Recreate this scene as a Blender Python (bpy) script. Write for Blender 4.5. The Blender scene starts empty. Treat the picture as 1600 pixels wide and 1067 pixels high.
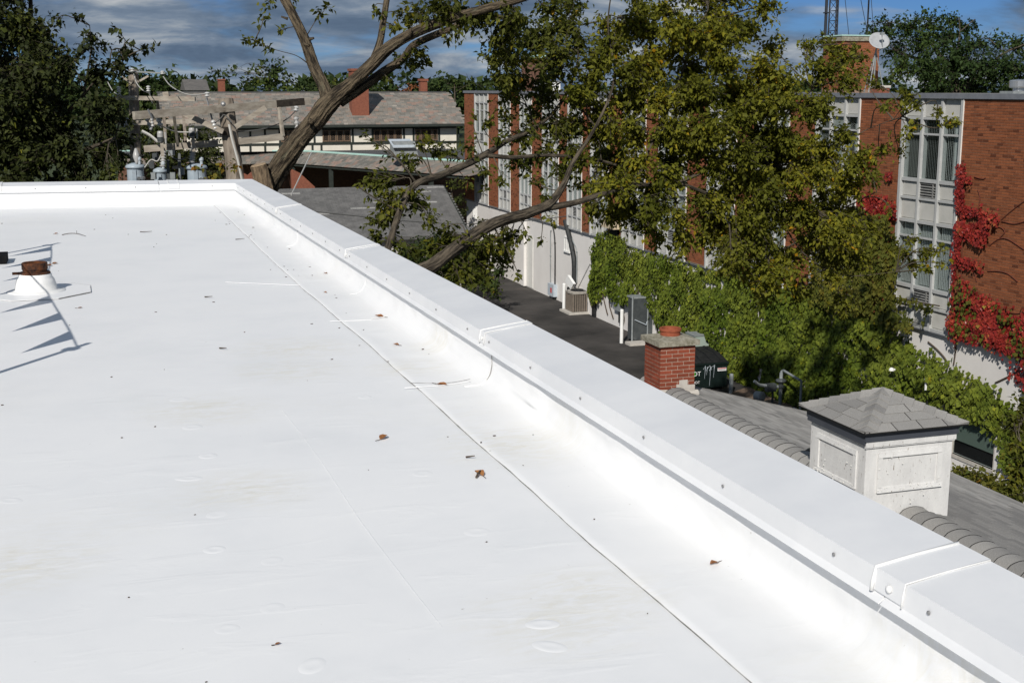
import bpy, math, random
import numpy as np
from mathutils import Matrix, Vector, Euler

# ------------------------------------------------------------------ camera
SC = bpy.context.scene
COL = SC.collection
EYE = 9.9                                   # eye height above the alley
PITCH = math.atan(395 / 2000.0)
YAW = math.atan(680 / math.hypot(2000.0, 395))
cam = bpy.data.cameras.new('camera')
cam.sensor_width = 36.0
cam.lens = 45.0
cam.clip_start = 0.05
cam.clip_end = 3000.0
camo = bpy.data.objects.new('camera', cam)
COL.objects.link(camo)
camo.location = (0, 0, EYE)
camo.rotation_euler = (math.pi / 2 - PITCH, 0, -YAW)
SC.camera = camo

# ------------------------------------------------------------------ light
SUN_EL = math.radians(36)
SUN_AZ = math.radians(33.5)                 # light travels this far right of +Y
LD = np.array([math.sin(SUN_AZ) * math.cos(SUN_EL), math.cos(SUN_AZ) * math.cos(SUN_EL), -math.sin(SUN_EL)])
sl = bpy.data.lights.new('sun', 'SUN')
sl.energy = 4.4
sl.angle = math.radians(0.5)
sl.color = (1.0, 0.955, 0.89)
so = bpy.data.objects.new('sun', sl)
COL.objects.link(so)
so.rotation_euler = Vector(LD).to_track_quat('-Z', 'Y').to_euler()
SC.view_settings.view_transform = 'Standard'
SC.view_settings.look = 'None'
SC.view_settings.exposure = 0.0
SC.view_settings.gamma = 1.0
SC.view_settings.use_curve_mapping = False

W = bpy.data.worlds.new('World')
SC.world = W
W.use_nodes = True
nt = W.node_tree
nt.nodes.clear()


def N(t, kind, **kw):
    n = t.nodes.new(kind)
    for k, v in kw.items():
        if k.startswith('i_'):
            key = k[2:]
            n.inputs[int(key) if key.isdigit() else key.replace('_', ' ')].default_value = v
        else:
            setattr(n, k, v)
    return n


def ramp(t, stops, interp='LINEAR'):
    r = t.nodes.new('ShaderNodeValToRGB')
    r.color_ramp.interpolation = interp
    e = r.color_ramp.elements
    while len(e) < len(stops):
        e.new(0.5)
    for q, (p, c) in zip(e, stops):
        q.position = p
        q.color = (c[0], c[1], c[2], 1) if not isinstance(c, (int, float)) else (c, c, c, 1)
    return r


def mth(t, op, a, b=None, clamp=False):
    m = t.nodes.new('ShaderNodeMath')
    m.operation = op
    m.use_clamp = clamp
    for i, v in enumerate((a, b)):
        if v is None:
            continue
        if isinstance(v, (int, float)):
            m.inputs[i].default_value = v
        else:
            t.links.new(v, m.inputs[i])
    return m.outputs[0]


def sky_world():
    L = nt.links.new
    out = N(nt, 'ShaderNodeOutputWorld')
    sky = N(nt, 'ShaderNodeTexSky', sky_type='NISHITA')
    sky.sun_disc = False
    sky.sun_elevation = SUN_EL
    sky.sun_rotation = SUN_AZ + math.pi
    sky.altitude = 2500
    sky.air_density = 1.0
    sky.dust_density = 0.0
    sky.ozone_density = 6.0
    bg1 = N(nt, 'ShaderNodeBackground', i_Strength=0.05)
    tint = N(nt, 'ShaderNodeMix', data_type='RGBA', blend_type='MULTIPLY')
    tint.inputs[0].default_value = 1.0
    L(sky.outputs[0], tint.inputs[6])
    tint.inputs[7].default_value = (0.50, 0.72, 1.05, 1)
    L(tint.outputs[2], bg1.inputs[0])
    tc = N(nt, 'ShaderNodeTexCoord')
    sp = N(nt, 'ShaderNodeSeparateXYZ')
    L(tc.outputs['Generated'], sp.inputs[0])
    zz = mth(nt, 'ADD', mth(nt, 'MAXIMUM', sp.outputs[2], 0.0), 0.20)
    px = mth(nt, 'DIVIDE', sp.outputs[0], zz)
    py = mth(nt, 'DIVIDE', sp.outputs[1], zz)
    cb = N(nt, 'ShaderNodeCombineXYZ')
    L(px, cb.inputs[0])
    L(py, cb.inputs[1])
    n1 = N(nt, 'ShaderNodeTexNoise', i_Scale=1.15, i_Detail=10.0, i_Roughness=0.55, i_Distortion=0.25)
    L(cb.outputs[0], n1.inputs['Vector'])
    n2 = N(nt, 'ShaderNodeTexNoise', i_Scale=2.6, i_Detail=10.0, i_Roughness=0.58, i_Distortion=0.3)
    mp = N(nt, 'ShaderNodeMapping')
    mp.inputs['Location'].default_value = (3.1, 7.7, 2.0)
    L(cb.outputs[0], mp.inputs['Vector'])
    L(mp.outputs[0], n2.inputs['Vector'])
    cover = ramp(nt, [(0.345, 0.0), (0.475, 1.0)], 'EASE')
    L(n1.outputs['Fac'], cover.inputs[0])
    shade = ramp(nt, [(0.30, (0.064, 0.098, 0.158)), (0.44, (0.105, 0.155, 0.232)), (0.52, (0.18, 0.235, 0.315)),
                      (0.59, (0.34, 0.38, 0.425)), (0.67, (0.60, 0.61, 0.615))])
    mixf = mth(nt, 'ADD', mth(nt, 'MULTIPLY', n2.outputs['Fac'], 0.75), mth(nt, 'MULTIPLY', n1.outputs['Fac'], 0.25))
    L(mixf, shade.inputs[0])
    bg2 = N(nt, 'ShaderNodeBackground', i_Strength=1.0)
    L(shade.outputs[0], bg2.inputs[0])
    ms = N(nt, 'ShaderNodeMixShader')
    L(cover.outputs[0], ms.inputs[0])
    L(bg1.outputs[0], ms.inputs[1])
    L(bg2.outputs[0], ms.inputs[2])
    L(ms.outputs[0], out.inputs[0])


sky_world()

# ------------------------------------------------------------------ sight lines from survey pixels to real planes
_F = 2000.0
FW = np.array([math.sin(YAW) * math.cos(PITCH), math.cos(YAW) * math.cos(PITCH), -math.sin(PITCH)])
RT = np.array([math.cos(YAW), -math.sin(YAW), 0.0])
UP = np.cross(RT, FW)
EYEV = np.array([0, 0, EYE])


def ray(x, y):
    return FW * _F + RT * (x - 800.0) - UP * (y - 533.5)


def onz(x, y, z):
    d = ray(x, y)
    return EYEV + d * ((z - EYE) / d[2])


def onx(x, y, X):
    d = ray(x, y)
    return EYEV + d * (X / d[0])


def ony(x, y, Y):
    d = ray(x, y)
    return EYEV + d * (Y / d[1])


def dep(x, y, Z):
    return EYEV + ray(x, y) * (Z / _F)


def proj(p):
    q = np.asarray(p, float) - EYEV
    z = q @ FW
    return 800 + _F * (q @ RT) / z, 533.5 - _F * (q @ UP) / z, z


# ------------------------------------------------------------------ materials
MATS = {}


def mat(name, c1, c2=None, rough=0.7, scale=8.0, detail=5.0, spread=(0.35, 0.65), bump=0.0, bscale=60.0, bdist=0.02,
        tone=None, tones=None, metal=0.0, spec=0.3, stretch=(1, 1, 1), spots=None, transl=0.0, flow=False):
    """One procedural material: two-colour noise, optional per-piece tone, spots of a third colour, bump."""
    m = bpy.data.materials.new(name)
    m.use_nodes = True
    t = m.node_tree
    L = t.links.new
    b = t.nodes['Principled BSDF']
    b.inputs['Roughness'].default_value = rough
    b.inputs['Metallic'].default_value = metal
    b.inputs['Specular IOR Level'].default_value = spec
    tc = N(t, 'ShaderNodeTexCoord')
    mp = N(t, 'ShaderNodeMapping')
    mp.inputs['Scale'].default_value = stretch
    if flow:
        fa = N(t, 'ShaderNodeAttribute', attribute_name='flow')
        L(fa.outputs['Vector'], mp.inputs['Vector'])
    else:
        L(tc.outputs['Object'], mp.inputs['Vector'])
    col = None
    if c2 is None:
        rgb = N(t, 'ShaderNodeRGB')
        rgb.outputs[0].default_value = (*c1, 1)
        col = rgb.outputs[0]
    else:
        no = N(t, 'ShaderNodeTexNoise', i_Scale=scale, i_Detail=detail, i_Roughness=0.6)
        L(mp.outputs[0], no.inputs['Vector'])
        r = ramp(t, [(spread[0], c1), (spread[1], c2)])
        L(no.outputs['Fac'], r.inputs[0])
        col = r.outputs[0]
    if tones:
        if tone == 'object':
            oi = N(t, 'ShaderNodeObjectInfo')
            src = oi.outputs['Random']
        else:
            at = N(t, 'ShaderNodeAttribute', attribute_name='tone')
            src = at.outputs['Fac']
        r2 = ramp(t, tones)
        L(src, r2.inputs[0])
        mx = N(t, 'ShaderNodeMix', data_type='RGBA', blend_type='MULTIPLY')
        mx.inputs[0].default_value = 1.0
        L(col, mx.inputs[6])
        L(r2.outputs[0], mx.inputs[7])
        col = mx.outputs[2]
    if spots:
        sc, lo, hi, cc = spots
        n3 = N(t, 'ShaderNodeTexNoise', i_Scale=sc, i_Detail=6.0, i_Roughness=0.65)
        L(mp.outputs[0], n3.inputs['Vector'])
        r3 = ramp(t, [(lo, 0.0), (hi, 1.0)])
        L(n3.outputs['Fac'], r3.inputs[0])
        mx = N(t, 'ShaderNodeMix', data_type='RGBA')
        L(r3.outputs[0], mx.inputs[0])
        L(col, mx.inputs[6])
        mx.inputs[7].default_value = (*cc, 1)
        col = mx.outputs[2]
    L(col, b.inputs['Base Color'])
    if bump:
        n4 = N(t, 'ShaderNodeTexNoise', i_Scale=bscale, i_Detail=6.0, i_Roughness=0.6)
        L(mp.outputs[0], n4.inputs['Vector'])
        bp = N(t, 'ShaderNodeBump', i_Strength=bump, i_Distance=bdist)
        L(n4.outputs['Fac'], bp.inputs['Height'])
        L(bp.outputs[0], b.inputs['Normal'])
    if transl:
        o = [n for n in t.nodes if n.type == 'OUTPUT_MATERIAL'][0]
        tr = N(t, 'ShaderNodeBsdfTranslucent')
        L(col, tr.inputs['Color'])
        ms = N(t, 'ShaderNodeMixShader')
        ms.inputs[0].default_value = transl
        L(b.outputs[0], ms.inputs[1])
        L(tr.outputs[0], ms.inputs[2])
        L(ms.outputs[0], o.inputs[0])
    MATS[name] = m
    return m


# ------------------------------------------------------------------ mesh helpers
class MB:
    """Collects verts / faces (with a tone per face) and links them as one mesh object."""

    def __init__(self):
        self.v, self.f, self.t, self.n = [], [], [], 0

    def add(self, verts, faces, tone=0.0):
        verts = np.asarray(verts, float).reshape(-1, 3)
        self.v.append(verts)
        n = self.n
        for f in faces:
            self.f.append(tuple(i + n for i in f))
            self.t.append(tone)
        self.n += len(verts)
        return self

    def box(self, a, b, tone=0.0):
        x0, y0, z0 = a
        x1, y1, z1 = b
        return self.add([(x0, y0, z0), (x1, y0, z0), (x1, y1, z0), (x0, y1, z0), (x0, y0, z1), (x1, y0, z1), (x1, y1, z1), (x0, y1, z1)],
                        [(3, 2, 1, 0), (4, 5, 6, 7), (0, 1, 5, 4), (1, 2, 6, 5), (2, 3, 7, 6), (3, 0, 4, 7)], tone)

    def cbox(self, c, s, R=None, tone=0.0):
        c = np.asarray(c, float)
        h = np.asarray(s, float) / 2
        q = np.array([(sx, sy, sz) for sz in (-1, 1) for sx, sy in ((-1, -1), (1, -1), (1, 1), (-1, 1))]) * h
        if R is not None:
            q = q @ np.asarray(R).T
        return self.add(q + c, [(3, 2, 1, 0), (4, 5, 6, 7), (0, 1, 5, 4), (1, 2, 6, 5), (2, 3, 7, 6), (3, 0, 4, 7)], tone)

    def beam(self, a, b, w, h, up=(0, 0, 1), tone=0.0):
        a, b = np.asarray(a, float), np.asarray(b, float)
        d = b - a
        l = np.linalg.norm(d)
        d = d / l
        s = np.cross(d, up)
        s /= np.linalg.norm(s)
        u = np.cross(s, d)
        R = np.stack([d, s, u], 1)
        return self.cbox((a + b) / 2, (l, w, h), R, tone)

    def tube(self, pts, rad, seg=8, cap=True, tone=0.0, wob=0.0, rng=None):
        pts = np.asarray(pts, float)
        n = len(pts)
        rad = np.broadcast_to(np.asarray(rad, float), (n,))
        T = np.gradient(pts, axis=0)
        T /= np.linalg.norm(T, axis=1)[:, None] + 1e-12
        ref = np.array([0, 0, 1.0]) if abs(T[0][2]) < 0.9 else np.array([1.0, 0, 0])
        s = np.cross(T[0], ref)
        s /= np.linalg.norm(s)
        vs = []
        for i in range(n):
            s = s - T[i] * (s @ T[i])
            s /= np.linalg.norm(s)
            u = np.cross(T[i], s)
            a = np.linspace(0, 2 * math.pi, seg, endpoint=False)
            r = rad[i] * np.ones(seg)
            if wob:
                r = r * (1 + wob * (0.6 * np.sin(a * 5 + i * 0.21) + 0.5 * np.sin(a * 9 - i * 0.33 + 1.3) + rng.uniform(-1, 1, seg) * 0.7))
            vs.append(pts[i] + np.outer(np.cos(a) * r, s) + np.outer(np.sin(a) * r, u))
        f = []
        for i in range(n - 1):
            for j in range(seg):
                k = (j + 1) % seg
                f.append((i * seg + j, i * seg + k, (i + 1) * seg + k, (i + 1) * seg + j))
        if cap:
            f.append(tuple(range(seg - 1, -1, -1)))
            f.append(tuple((n - 1) * seg + j for j in range(seg)))
        return self.add(np.concatenate(vs), f, tone)

    def lathe(self, prof, c, seg=24, axis=None, tone=0.0):
        """prof: (r, h) list, revolved about the vertical (or given) axis through c."""
        a = np.linspace(0, 2 * math.pi, seg, endpoint=False)
        R = np.eye(3)
        if axis is not None:
            R = np.array(Vector(axis).to_track_quat('Z', 'Y').to_matrix())
        vs = []
        for r, h in prof:
            vs.append(np.stack([np.cos(a) * r, np.sin(a) * r, np.full(seg, h)], 1))
        v = np.concatenate(vs) @ R.T + np.asarray(c, float)
        f = []
        for i in range(len(prof) - 1):
            for j in range(seg):
                k = (j + 1) % seg
                f.append((i * seg + j, i * seg + k, (i + 1) * seg + k, (i + 1) * seg + j))
        f.append(tuple(range(seg - 1, -1, -1)))
        f.append(tuple((len(prof) - 1) * seg + j for j in range(seg)))
        return self.add(v, f, tone)

    def prism(self, poly, d, tone=0.0):
        """closed 3-D polygon extruded by vector d"""
        p = np.asarray(poly, float)
        n = len(p)
        v = np.concatenate([p, p + np.asarray(d, float)])
        f = [tuple(range(n - 1, -1, -1)), tuple(range(n, 2 * n))]
        for i in range(n):
            k = (i + 1) % n
            f.append((i, k, n + k, n + i))
        return self.add(v, f, tone)

    def mesh(self, name, m=None, smooth=False):
        me = bpy.data.meshes.new(name)
        V = np.concatenate(self.v) if self.v else np.zeros((0, 3))
        me.from_pydata(V.tolist(), [], self.f)
        if any(self.t):
            at = me.attributes.new('tone', 'FLOAT', 'FACE')
            at.data.foreach_set('value', np.asarray(self.t, np.float32))
        if smooth:
            me.polygons.foreach_set('use_smooth', np.ones(len(me.polygons), bool))
        if m:
            me.materials.append(MATS[m] if isinstance(m, str) else m)
        me.update()
        return me

    def build(self, name, m, parent=None, smooth=False, **kw):
        return link(name, self.mesh(name, m, smooth), parent, **kw)


def link(name, me, parent=None, loc=None, rot=None, scale=None, kind=None, label=None, cat=None, group=None):
    o = bpy.data.objects.new(name, me)
    COL.objects.link(o)
    if loc is not None:
        o.location = [float(q) for q in loc]
    if rot is not None:
        o.rotation_euler = rot
    if scale is not None:
        o.scale = scale
    if parent is not None:
        o.parent = parent
        if parent.type == 'EMPTY':
            o.matrix_parent_inverse = Matrix.Translation(-Vector(parent.location))
    for k, v in (('kind', kind), ('label', label), ('category', cat), ('group', group)):
        if v:
            o[k] = v
    return o


def thing(name, label, cat, loc=(0, 0, 0), group=None):
    o = bpy.data.objects.new(name, None)
    COL.objects.link(o)
    o.empty_display_size = 0.2
    o.location = [float(q) for q in loc]
    o['label'] = label
    o['category'] = cat
    if group:
        o['group'] = group
    return o


def copy_thing(src, delta, label=None):
    """copy of a thing, its parts and sub-parts, moved by delta"""
    c = src.copy()
    COL.objects.link(c)
    c.location = Vector(src.location) + Vector([float(q) for q in delta])
    if label:
        c['label'] = label

    def kids(a, b):
        for ch in list(a.children):
            d = ch.copy()
            COL.objects.link(d)
            d.parent = b
            d.matrix_parent_inverse = ch.matrix_parent_inverse.copy()
            kids(ch, d)
    kids(src, c)
    return c


def rotz(a):
    c, s = math.cos(a), math.sin(a)
    return np.array([[c, -s, 0], [s, c, 0], [0, 0, 1.0]])


def hsh(*a):
    return random.Random(repr(a)).random()


def bark_tube(name, pts, rad, m, parent, seg=36, rng=None, furrow=0.05):
    """trunk or limb with furrows that run along it; 'flow' carries (round, round, along) for the bark grain"""
    pts = np.asarray(pts, float)
    n = len(pts)
    T = np.gradient(pts, axis=0)
    T /= np.linalg.norm(T, axis=1)[:, None] + 1e-12
    s = np.cross(T[0], [0.3, 1, 0.2])
    s /= np.linalg.norm(s)
    a = np.linspace(0, 2 * math.pi, seg, endpoint=False)
    run = np.concatenate([[0], np.cumsum(np.linalg.norm(np.diff(pts, axis=0), axis=1))])
    ph = rng.uniform(0, 6, 6)
    V, FL = [], []
    for i in range(n):
        s = s - T[i] * (s @ T[i])
        s /= np.linalg.norm(s)
        u = np.cross(T[i], s)
        l = run[i]
        f = (np.sin(a * 11 + ph[0] + 1.3 * np.sin(l * 3.1 + a * 2)) + 0.8 * np.sin(a * 17 + ph[1] + 1.7 * np.sin(l * 4.3 + ph[2])) + 0.6 * np.sin(a * 7 + l * 2.0 + ph[3]))
        lump = 0.035 * np.sin(l * 2.3 + ph[4] + a) + 0.03 * np.sin(l * 5.1 + 2 * a + ph[5])
        r = rad[i] * (1 + furrow * 0.55 * f + lump + rng.normal(0, furrow * 0.22, seg))
        V.append(pts[i] + np.outer(np.cos(a) * r, s) + np.outer(np.sin(a) * r, u))
        FL.append(np.stack([np.cos(a) * rad[i], np.sin(a) * rad[i], np.full(seg, l * 0.16)], 1))
    mb = MB()
    F = [(i * seg + j, i * seg + (j + 1) % seg, (i + 1) * seg + (j + 1) % seg, (i + 1) * seg + j) for i in range(n - 1) for j in range(seg)]
    F += [tuple(range(seg - 1, -1, -1)), tuple((n - 1) * seg + j for j in range(seg))]
    mb.add(np.concatenate(V), F)
    me = mb.mesh(name, m, True)
    at = me.attributes.new('flow', 'FLOAT_VECTOR', 'POINT')
    at.data.foreach_set('vector', np.concatenate(FL).astype(np.float32).ravel())
    return link(name, me, parent)


# ------------------------------------------------------------------ foliage helpers
def leaf_mesh(name, P, D, Nn, Ls, tone, m, width=0.62, cup=0.10):
    """Many folded ovate leaves as one mesh: P base, D direction, Nn normal, Ls length, tone 0..1 each."""
    P, D, Nn = (np.asarray(q, float) for q in (P, D, Nn))
    n = len(P)
    D = D / (np.linalg.norm(D, axis=1)[:, None] + 1e-9)
    S = np.cross(D, Nn)
    S /= np.linalg.norm(S, axis=1)[:, None] + 1e-9
    U = np.cross(S, D)
    Ls = np.asarray(Ls, float)[:, None]
    h = width / 2 * (0.72 + 0.56 * np.random.default_rng(n).random((n, 1)))
    v = np.stack([P,
                  P + D * Ls * 0.38 + S * Ls * h + U * Ls * cup,
                  P + D * Ls - U * Ls * cup * 1.2,
                  P + D * Ls * 0.38 - S * Ls * h + U * Ls * cup,
                  P + D * Ls * 0.5], 1).reshape(-1, 3)
    base = (np.arange(n) * 5)[:, None]
    tri = np.array([[0, 1, 4], [1, 2, 4], [0, 4, 3], [4, 2, 3]])
    F = (base[:, None, :] + tri[None]).reshape(-1)
    me = bpy.data.meshes.new(name)
    me.vertices.add(n * 5)
    me.vertices.foreach_set('co', v.astype(np.float32).ravel())
    me.loops.add(n * 12)
    me.loops.foreach_set('vertex_index', F.astype(np.int32))
    me.polygons.add(n * 4)
    me.polygons.foreach_set('loop_start', (np.arange(n * 4) * 3).astype(np.int32))
    at = me.attributes.new('tone', 'FLOAT', 'FACE')
    at.data.foreach_set('value', np.repeat(np.asarray(tone, np.float32), 4))
    me.materials.append(MATS[m])
    me.update()
    me.validate()
    return me


def smooth_path(pts, n):
    """Catmull-Rom resample of an (k,m) array"""
    p = np.asarray(pts, float)
    if len(p) == 2:
        t = np.linspace(0, 1, n)[:, None]
        return p[0] * (1 - t) + p[1] * t
    q = np.concatenate([[2 * p[0] - p[1]], p, [2 * p[-1] - p[-2]]])
    out = []
    k = len(p) - 1
    for u in np.linspace(0, k, n):
        i = min(int(u), k - 1)
        t = u - i
        a, b, c, d = q[i], q[i + 1], q[i + 2], q[i + 3]
        out.append(0.5 * ((2 * b) + (-a + c) * t + (2 * a - 5 * b + 4 * c - d) * t * t + (-a + 3 * b - 3 * c + d) * t ** 3))
    return np.array(out)


def grow(limbs, blobs, seed, leaf, dens, droop=0.35, rmin=0.004):
    """limbs: (k,3) sampled limb points; blobs: (centre, radius, weight).
    Returns twig polylines and leaf arrays (P,D,N,L,tone) for sprays of alternate leaves."""
    rng = np.random.default_rng(seed)
    tw, P, D, Nn, Ls, To = [], [], [], [], [], []
    for c, r, w in blobs:
        c = np.asarray(c, float)
        i = np.argmin(np.linalg.norm(limbs - c, axis=1))
        p0 = limbs[i]
        gap = np.linalg.norm(c - p0)
        mid = (p0 + c) / 2 + rng.normal(0, 0.12, 3) * gap + np.array([0, 0, 0.10 * gap])
        path = smooth_path([p0, mid, c], 8)
        if gap > 0.15:
            rr = 0.006 + 0.010 * min(gap, 2.5)
            tw.append((path, np.linspace(rr, 0.006, 8)))
        nsub = max(3, int(dens * w * 2.3 * (r / leaf) ** 2))
        btone = rng.uniform(-0.18, 0.18)
        for _ in range(nsub):
            d = rng.normal(0, 1, 3)
            d /= np.linalg.norm(d)
            e = c + d * r * rng.uniform(0.2, 1.35) * np.array([1.05, 1.05, 0.9])
            s = path[rng.integers(4, 8)] + rng.normal(0, 0.05 * r, 3)
            sub = smooth_path([s, (s + e) / 2 + rng.normal(0, 0.10, 3) * np.linalg.norm(e - s), e + np.array([0, 0, -0.04 * r])], 6)
            if rng.random() < 0.6:
                tw.append((sub, np.linspace(0.0055, rmin * 0.6, 6)))
            ll = np.linalg.norm(e - s)
            # a spray: short shoots near the end, leaves alternate along them
            nl = int(np.clip(ll / (leaf * 0.42), 5, 16))
            ax = sub[-1] - sub[-2]
            ax /= np.linalg.norm(ax) + 1e-9
            side = np.cross(ax, rng.normal(0, 1, 3))
            side /= np.linalg.norm(side) + 1e-9
            st = btone + rng.uniform(-0.15, 0.15)
            ts = np.linspace(0.30, 1.0, nl)
            for k, t in enumerate(ts):
                u = t * 5
                j = min(int(u), 4)
                q = sub[j] * (1 - (u - j)) + sub[j + 1] * (u - j)
                sg = 1 if k % 2 else -1
                dd = ax * rng.uniform(0.3, 0.9) + side * sg * rng.uniform(0.6, 1.1) + np.array([0, 0, -droop]) * rng.uniform(0.2, 1.8) + rng.normal(0, 0.2, 3)
                nn = np.array([0, 0, 1.0]) + rng.normal(0, 0.55, 3)
                P.append(q + rng.normal(0, leaf * 0.25, 3))
                D.append(dd)
                Nn.append(nn)
                Ls.append(leaf * rng.uniform(0.5, 1.25))
                To.append(np.clip(0.5 + st + rng.normal(0, 0.13), 0.01, 1))
    return tw, np.array(P), np.array(D), np.array(Nn), np.array(Ls), np.array(To)


def px_blobs(rows, seed, zj=1.2):
    """(px, py, radius px, depth, weight) -> world blobs, with their own depth and several sub-clumps each"""
    rng = np.random.default_rng(seed)
    out = []
    for x, y, r, Z, w in rows:
        rm = r * Z / _F
        k = max(1, int((r / 26) ** 2))
        a0 = rng.uniform(0, 6.28)
        for i in range(k):
            a = a0 + i * 2.39996 + rng.normal(0, 0.25)
            q = math.sqrt((i + 0.5) / k) * rng.uniform(0.85, 1.1) if k > 1 else 0
            z = Z + rng.uniform(-zj, zj)
            c = dep(x + math.cos(a) * q * r, y + math.sin(a) * q * r, z)
            out.append((c, rm * (0.55 if k > 1 else 1.0) * rng.uniform(0.8, 1.15), w))
    return out


def limb_path(rows, n):
    """(px,py,Z,r) rows -> sampled points and radii"""
    p = np.array([[*dep(x, y, Z), r] for x, y, Z, r in rows])
    s = smooth_path(p, n)
    return s[:, :3], np.maximum(s[:, 3], 0.004)

# ------------------------------------------------------------------ material library
def membrane_mat():
    """white single-ply sheet: faint mottling, soiled patches, slack ripples"""
    m = bpy.data.materials.new('membrane')
    m.use_nodes = True
    t = m.node_tree
    L = t.links.new
    b = t.nodes['Principled BSDF']
    b.inputs['Roughness'].default_value = 0.42
    b.inputs['Specular IOR Level'].default_value = 0.25
    tc = N(t, 'ShaderNodeTexCoord')
    n1 = N(t, 'ShaderNodeTexNoise', i_Scale=1.7, i_Detail=9.0, i_Roughness=0.62)
    L(tc.outputs['Object'], n1.inputs['Vector'])
    r1 = ramp(t, [(0.32, (0.762, 0.770, 0.775)), (0.5, (0.80, 0.804, 0.806)), (0.68, (0.82, 0.822, 0.82))])
    L(n1.outputs['Fac'], r1.inputs[0])
    # dried-puddle dirt: patches where a wide noise peaks, broken up by a finer streaky one
    n2 = N(t, 'ShaderNodeTexNoise', i_Scale=0.75, i_Detail=2.0, i_Roughness=0.4)
    L(tc.outputs['Object'], n2.inputs['Vector'])
    r2 = ramp(t, [(0.60, 0.0), (0.80, 0.5)])
    L(n2.outputs['Fac'], r2.inputs[0])
    pud = r2.outputs[0]
    for (x, y, rr) in ((800, 695, 0.42), (460, 545, 0.45), (455, 578, 0.4), (325, 640, 0.4), (385, 765, 0.33), (870, 968, 0.34), (700, 545, 0.3), (25, 880, 0.35), (640, 575, 0.3), (930, 930, 0.3)):
        c = onz(x, y, EYE - 1.5)
        vd = N(t, 'ShaderNodeVectorMath', operation='DISTANCE')
        L(tc.outputs['Object'], vd.inputs[0])
        vd.inputs[1].default_value = [float(q) for q in c]
        pud = mth(t, 'MAXIMUM', pud, mth(t, 'SUBTRACT', 1.0, mth(t, 'DIVIDE', vd.outputs['Value'], rr), True))
    mp = N(t, 'ShaderNodeMapping')
    mp.inputs['Scale'].default_value = (1.0, 2.6, 1.0)
    L(tc.outputs['Object'], mp.inputs['Vector'])
    n3 = N(t, 'ShaderNodeTexNoise', i_Scale=7.0, i_Detail=9.0, i_Roughness=0.72, i_Distortion=1.2)
    L(mp.outputs[0], n3.inputs['Vector'])
    r3 = ramp(t, [(0.42, 0.0), (0.66, 1.0)])
    L(n3.outputs['Fac'], r3.inputs[0])
    f = mth(t, 'MULTIPLY', mth(t, 'MULTIPLY', pud, r3.outputs[0]), 0.8)
    mx = N(t, 'ShaderNodeMix', data_type='RGBA')
    L(f, mx.inputs[0])
    L(r1.outputs[0], mx.inputs[6])
    mx.inputs[7].default_value = (0.69, 0.66, 0.56, 1)
    # specks
    n5 = N(t, 'ShaderNodeTexNoise', i_Scale=38.0, i_Detail=2.0, i_Roughness=0.5)
    L(tc.outputs['Object'], n5.inputs['Vector'])
    r5 = ramp(t, [(0.765, 0.0), (0.80, 1.0)])
    L(n5.outputs['Fac'], r5.inputs[0])
    mx2 = N(t, 'ShaderNodeMix', data_type='RGBA')
    L(mth(t, 'MULTIPLY', r5.outputs[0], 0.5), mx2.inputs[0])
    L(mx.outputs[2], mx2.inputs[6])
    mx2.inputs[7].default_value = (0.36, 0.34, 0.30, 1)
    L(mx2.outputs[2], b.inputs['Base Color'])
    # slack ripples
    mp2 = N(t, 'ShaderNodeMapping')
    mp2.inputs['Scale'].default_value = (1.0, 3.2, 1.0)
    L(tc.outputs['Object'], mp2.inputs['Vector'])
    n4 = N(t, 'ShaderNodeTexNoise', i_Scale=2.4, i_Detail=4.0, i_Roughness=0.5, i_Distortion=0.6)
    L(mp2.outputs[0], n4.inputs['Vector'])
    r4 = ramp(t, [(0.55, 0.0), (0.8, 1.0)])
    L(n4.outputs['Fac'], r4.inputs[0])
    n6 = N(t, 'ShaderNodeTexNoise', i_Scale=9.0, i_Detail=5.0, i_Roughness=0.6)
    L(tc.outputs['Object'], n6.inputs['Vector'])
    h = mth(t, 'ADD', r4.outputs[0], mth(t, 'MULTIPLY', n6.outputs['Fac'], 0.22))
    bp = N(t, 'ShaderNodeBump', i_Strength=0.11, i_Distance=0.012)
    L(h, bp.inputs['Height'])
    L(bp.outputs[0], b.inputs['Normal'])
    MATS['membrane'] = m


membrane_mat()
mat('coping_metal', (0.675, 0.685, 0.70), (0.745, 0.75, 0.755), rough=0.38, scale=2.3, bump=0.22, bscale=2.2, bdist=0.012, spec=0.4, spots=(26, 0.72, 0.80, (0.60, 0.60, 0.585)))
mat('sealant', (0.77, 0.77, 0.76), (0.72, 0.72, 0.705), rough=0.45, scale=20, bump=0.3, bscale=40, bdist=0.004)
mat('seam_grime', (0.10, 0.095, 0.09), (0.42, 0.41, 0.40), rough=0.9, scale=6, spread=(0.38, 0.62))
mat('screw_metal', (0.26, 0.26, 0.26), rough=0.45, metal=0.5)
mat('rust', (0.014, 0.009, 0.008), (0.13, 0.045, 0.016), rough=0.9, scale=22, bump=0.5, bscale=60, bdist=0.006)
mat('rubber', (0.006, 0.006, 0.007), (0.010, 0.010, 0.010), rough=0.9, scale=30, spec=0.1)
mat('pennant_cloth', (0.55, 0.05, 0.04), (0.62, 0.07, 0.05), rough=0.7, scale=5)
mat('steel_tube', (0.30, 0.31, 0.32), (0.38, 0.39, 0.40), rough=0.45, metal=0.5, scale=20)
mat('dead_leaf', (0.22, 0.085, 0.03), (0.36, 0.19, 0.08), rough=0.8, scale=30, tones=[(0, (0.55, 0.5, 0.5)), (1, (1.15, 1.05, 0.9))], tone='object')
mat('twig_bark', (0.05, 0.035, 0.025), (0.10, 0.075, 0.055), rough=0.9, scale=60)
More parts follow.
